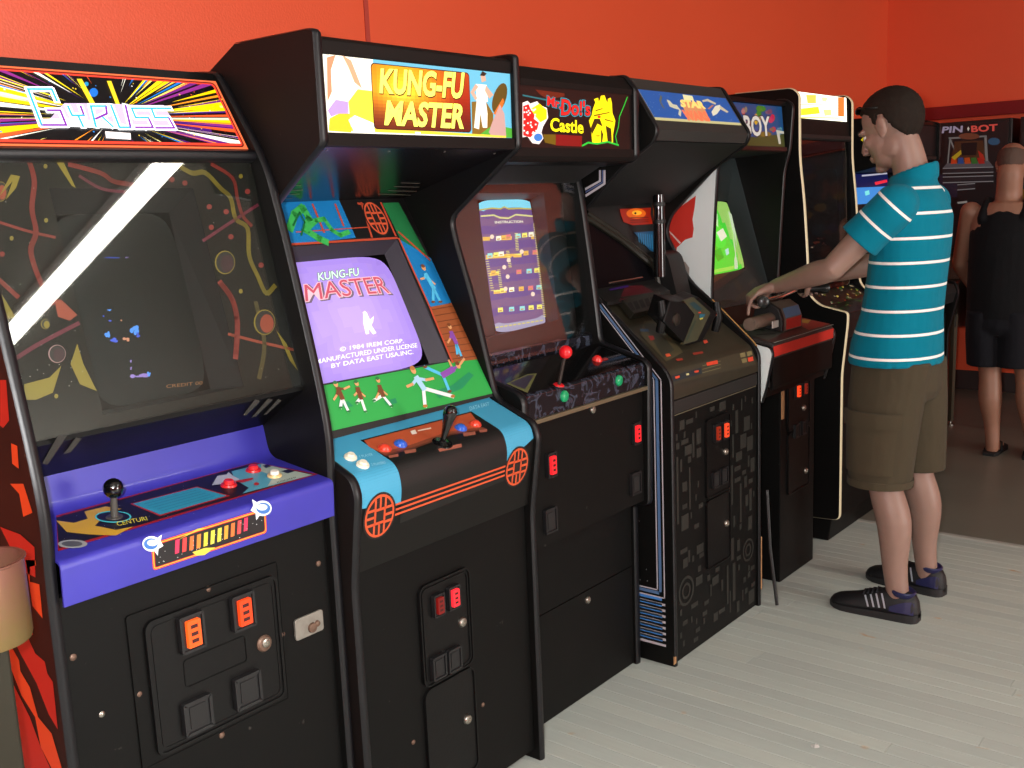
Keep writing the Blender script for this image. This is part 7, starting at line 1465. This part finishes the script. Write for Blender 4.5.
    patch('cargo_pocket', .520, .690, 118, 216, -.001, .008); patch('pocket_flap', .682, .735, 114, 220, .004, .010); patch('shorts_hem', .466, .492, 90, 300, -.0005, .003)
    shoe(t, (3.503, 1.085, 0), (3.503, 1.395, 0), -1); shoe(t, (3.790, 1.085, 0), (3.840, 1.385, 0), 1)
    # sunglasses pushed up on the forehead
    g = thing('sunglasses', tuple(hd.P(.07, 0, .09)), 'dark sunglasses pushed up on the forehead of the man in teal', 'sunglasses')
    LZ = mat('dark_lens', (10, 10, 12), .08, coat=.5); FRM_ = mat('black_frame', (12, 12, 12), .3)
    for q in (-1, 1):
        k = MB(); k.ball(hd.P(.066, q*.030, .091), 1, 14, sc=(.005, .024, .015), rot=hd.M @ Matrix.Rotation(math.radians(-42), 3, 'Y')); k.build('lens', LZ, g, smooth='all')
        k = MB(); k.tube([hd.P(.062, q*.050, .094), hd.P(.03, q*.074, .080), hd.P(-.02, q*.084, .056)], .0028, 6); k.build('temple', FRM_, g, smooth='all')
    k = MB(); k.tube([hd.P(.075, -.012, .096), hd.P(.077, 0, .098), hd.P(.075, .012, .096)], .003, 6); k.build('bridge', FRM_, g, smooth='all')
man_teal()

def man_bald():
    V = Vector; X = 6.03; Y = 1.465
    t = thing('person', (X, Y, 0), 'bald man in black tank top and dark shorts, seen from behind', 'person')
    SK = skin_mat('skin_tanned', (.30, .145, .092)); xv = lambda a: V((a, 0, 0)); yv = lambda b: V((0, b, 0))
    hd = Head((X+.05, Y-.005, 1.575), (1, .05, 0), .32, .98); mb = MB(); hd.shape(mb)
    loft(mb, [((X, Y, .80), yv(.16), xv(.12)), ((X, Y, .95), yv(.165), xv(.125)), ((X, Y, 1.10), yv(.17), xv(.12)), ((X, Y, 1.24), yv(.18), xv(.115)), ((X+.01, Y, 1.33), yv(.175), xv(.09)), ((X+.015, Y, 1.385), yv(.10), xv(.075))])
    limb(mb, [(X+.01, Y, 1.34), (X+.025, Y, 1.42), hd.P(-.03, 0, -.05), hd.P(-.02, 0, 0)], [.075, .066, .064, .058])
    shL, shR = V((X+.01, Y+.185, 1.335)), V((X+.01, Y-.185, 1.335)); elL, elR = V((X+.10, Y+.262, 1.05)), V((X+.10, Y-.262, 1.05)); wrL, wrR = V((X+.36, Y+.268, .905)), V((X+.36, Y-.330, .905))
    wrR = V((X+.36, Y-.358, .905))
    for sh, el, wr in ((shL, elL, wrL), (shR, elR, wrR)): limb(mb, [sh, sh*.6+el*.4, el*.85+sh*.15, el, el*.7+wr*.3, wr], [.056, .050, .042, .040, .041, .027])
    for wr, s in ((wrL, 1), (wrR, -1)):
        y = 1.41+s*.28    # side of the machine
        for i in range(4):
            b = wr+V((.085, -s*.004+s*.012, .028-.020*i)); mb.tube([wr+V((.0, 0, .012-.008*i)), b, b+V((.05, 0, -.004)), V((b.x+.085, y+s*.022, b.z-.006))], [.014, .0095, .0088, .0078], 8)
        mb.tube([wr+V((.01, 0, .012)), wr+V((.05, -s*.012, .040)), wr+V((.095, -s*.02, .045))], [.014, .011, .009], 8); mb.ball(wr+V((.045, 0, 0)), .026, 12, sc=(1.3, .6, 1))
    for s in (1, -1):
        hip = V((X, Y+s*.085, .82)); kn = V((X+.01, Y+s*.075-(.0 if s > 0 else .03), .46)); an = V((X, 1.492 if s > 0 else 1.29, .075)); kn.y = (hip.y+an.y)/2
        limb(mb, [hip, (hip+kn)/2, kn, kn*.62+an*.38+V((-.015, 0, 0)), kn*.25+an*.75, an, an+V((.0, 0, -.045))], [.10, .085, .058, .060, .042, .037, .034]); limb(mb, [an+V((0, 0, -.04)), an+V((.08, 0, -.048)), an+V((.17, 0, -.054))], [.034, .032, .020])
    fuse(mb, 'body', SK, t, .006, 3); hd.eyes(t)
    hd.hair(t, mat('grey_stubble_hair', (84, 64, 54), .8, bump=.5, bscale=400), [(-1.01, -.8), (-.5, -.6), (-.2, -.2), (.1, .05), (1.01, 1.5)], .0025, .80, .45)
    BK = fabric('black_jersey', (.008, .008, .009)); mb = MB()
    loft(mb, [((X, Y, .76), yv(.186), xv(.145)), ((X, Y, .95), yv(.188), xv(.145)), ((X, Y, 1.10), yv(.186), xv(.135)), ((X, Y, 1.22), yv(.184), xv(.127)), ((X+.008, Y, 1.31), yv(.155), xv(.10)), ((X+.012, Y, 1.345), yv(.14), xv(.085))], 26)
    for s in (1, -1): limb(mb, [(X-.06, Y+s*.105, 1.30), (X+.012, Y+s*.098, 1.398), (X+.09, Y+s*.10, 1.30)], [.030, .022, .030])
    fuse(mb, 'tank_top', BK, t, .008, 4)
    mb = MB(); loft(mb, [((X, Y, .86), yv(.182), xv(.140)), ((X, Y, .72), yv(.192), xv(.145)), ((X, Y, .68), yv(.16), xv(.12))], 24)
    for s in (1, -1): loft(mb, [((X, Y+s*.085, .80), yv(.10), xv(.14)), ((X, Y+s*.080, .66), yv(.105), xv(.13)), ((X, Y+s*.075, .50), yv(.100), xv(.115))], 20)
    fuse(mb, 'shorts', fabric('black_twill', (.010, .010, .013)), t, .008, 4)
    for s, y in ((1, 1.492), (-1, 1.29)):
        k = MB(); pr = [(-.07, .030), (-.03, .042), (.06, .044), (.13, .050), (.18, .040), (.21, .015)]; n = len(pr)
        for z in (.0005, .018): k.v += [V((X+a, y+b, z)) for a, b in pr]+[V((X+a, y-b, z)) for a, b in pr[::-1]]
        m = 2*n; k.f = [tuple(range(m))[::-1], tuple(range(m, 2*m))]+[(i, (i+1) % m, (i+1) % m+m, i+m) for i in range(m)]; k.m = [0]*len(k.f); so = k.build('sandal', mat('black_foam_sandal', (12, 11, 12), .7), t)
        k = MB(); k.tube([(X+.02, y+.044, .016), (X+.08, y+.030, .052), (X+.13, y, .045), (X+.08, y-.030, .052), (X+.02, y-.044, .016)], .006, 8); k.build('strap', mat('black_foam_sandal', (12, 11, 12), .7), so, smooth='all')
man_bald()
for o in list(bpy.data.objects):
    if '_b' in o: del o['_b']
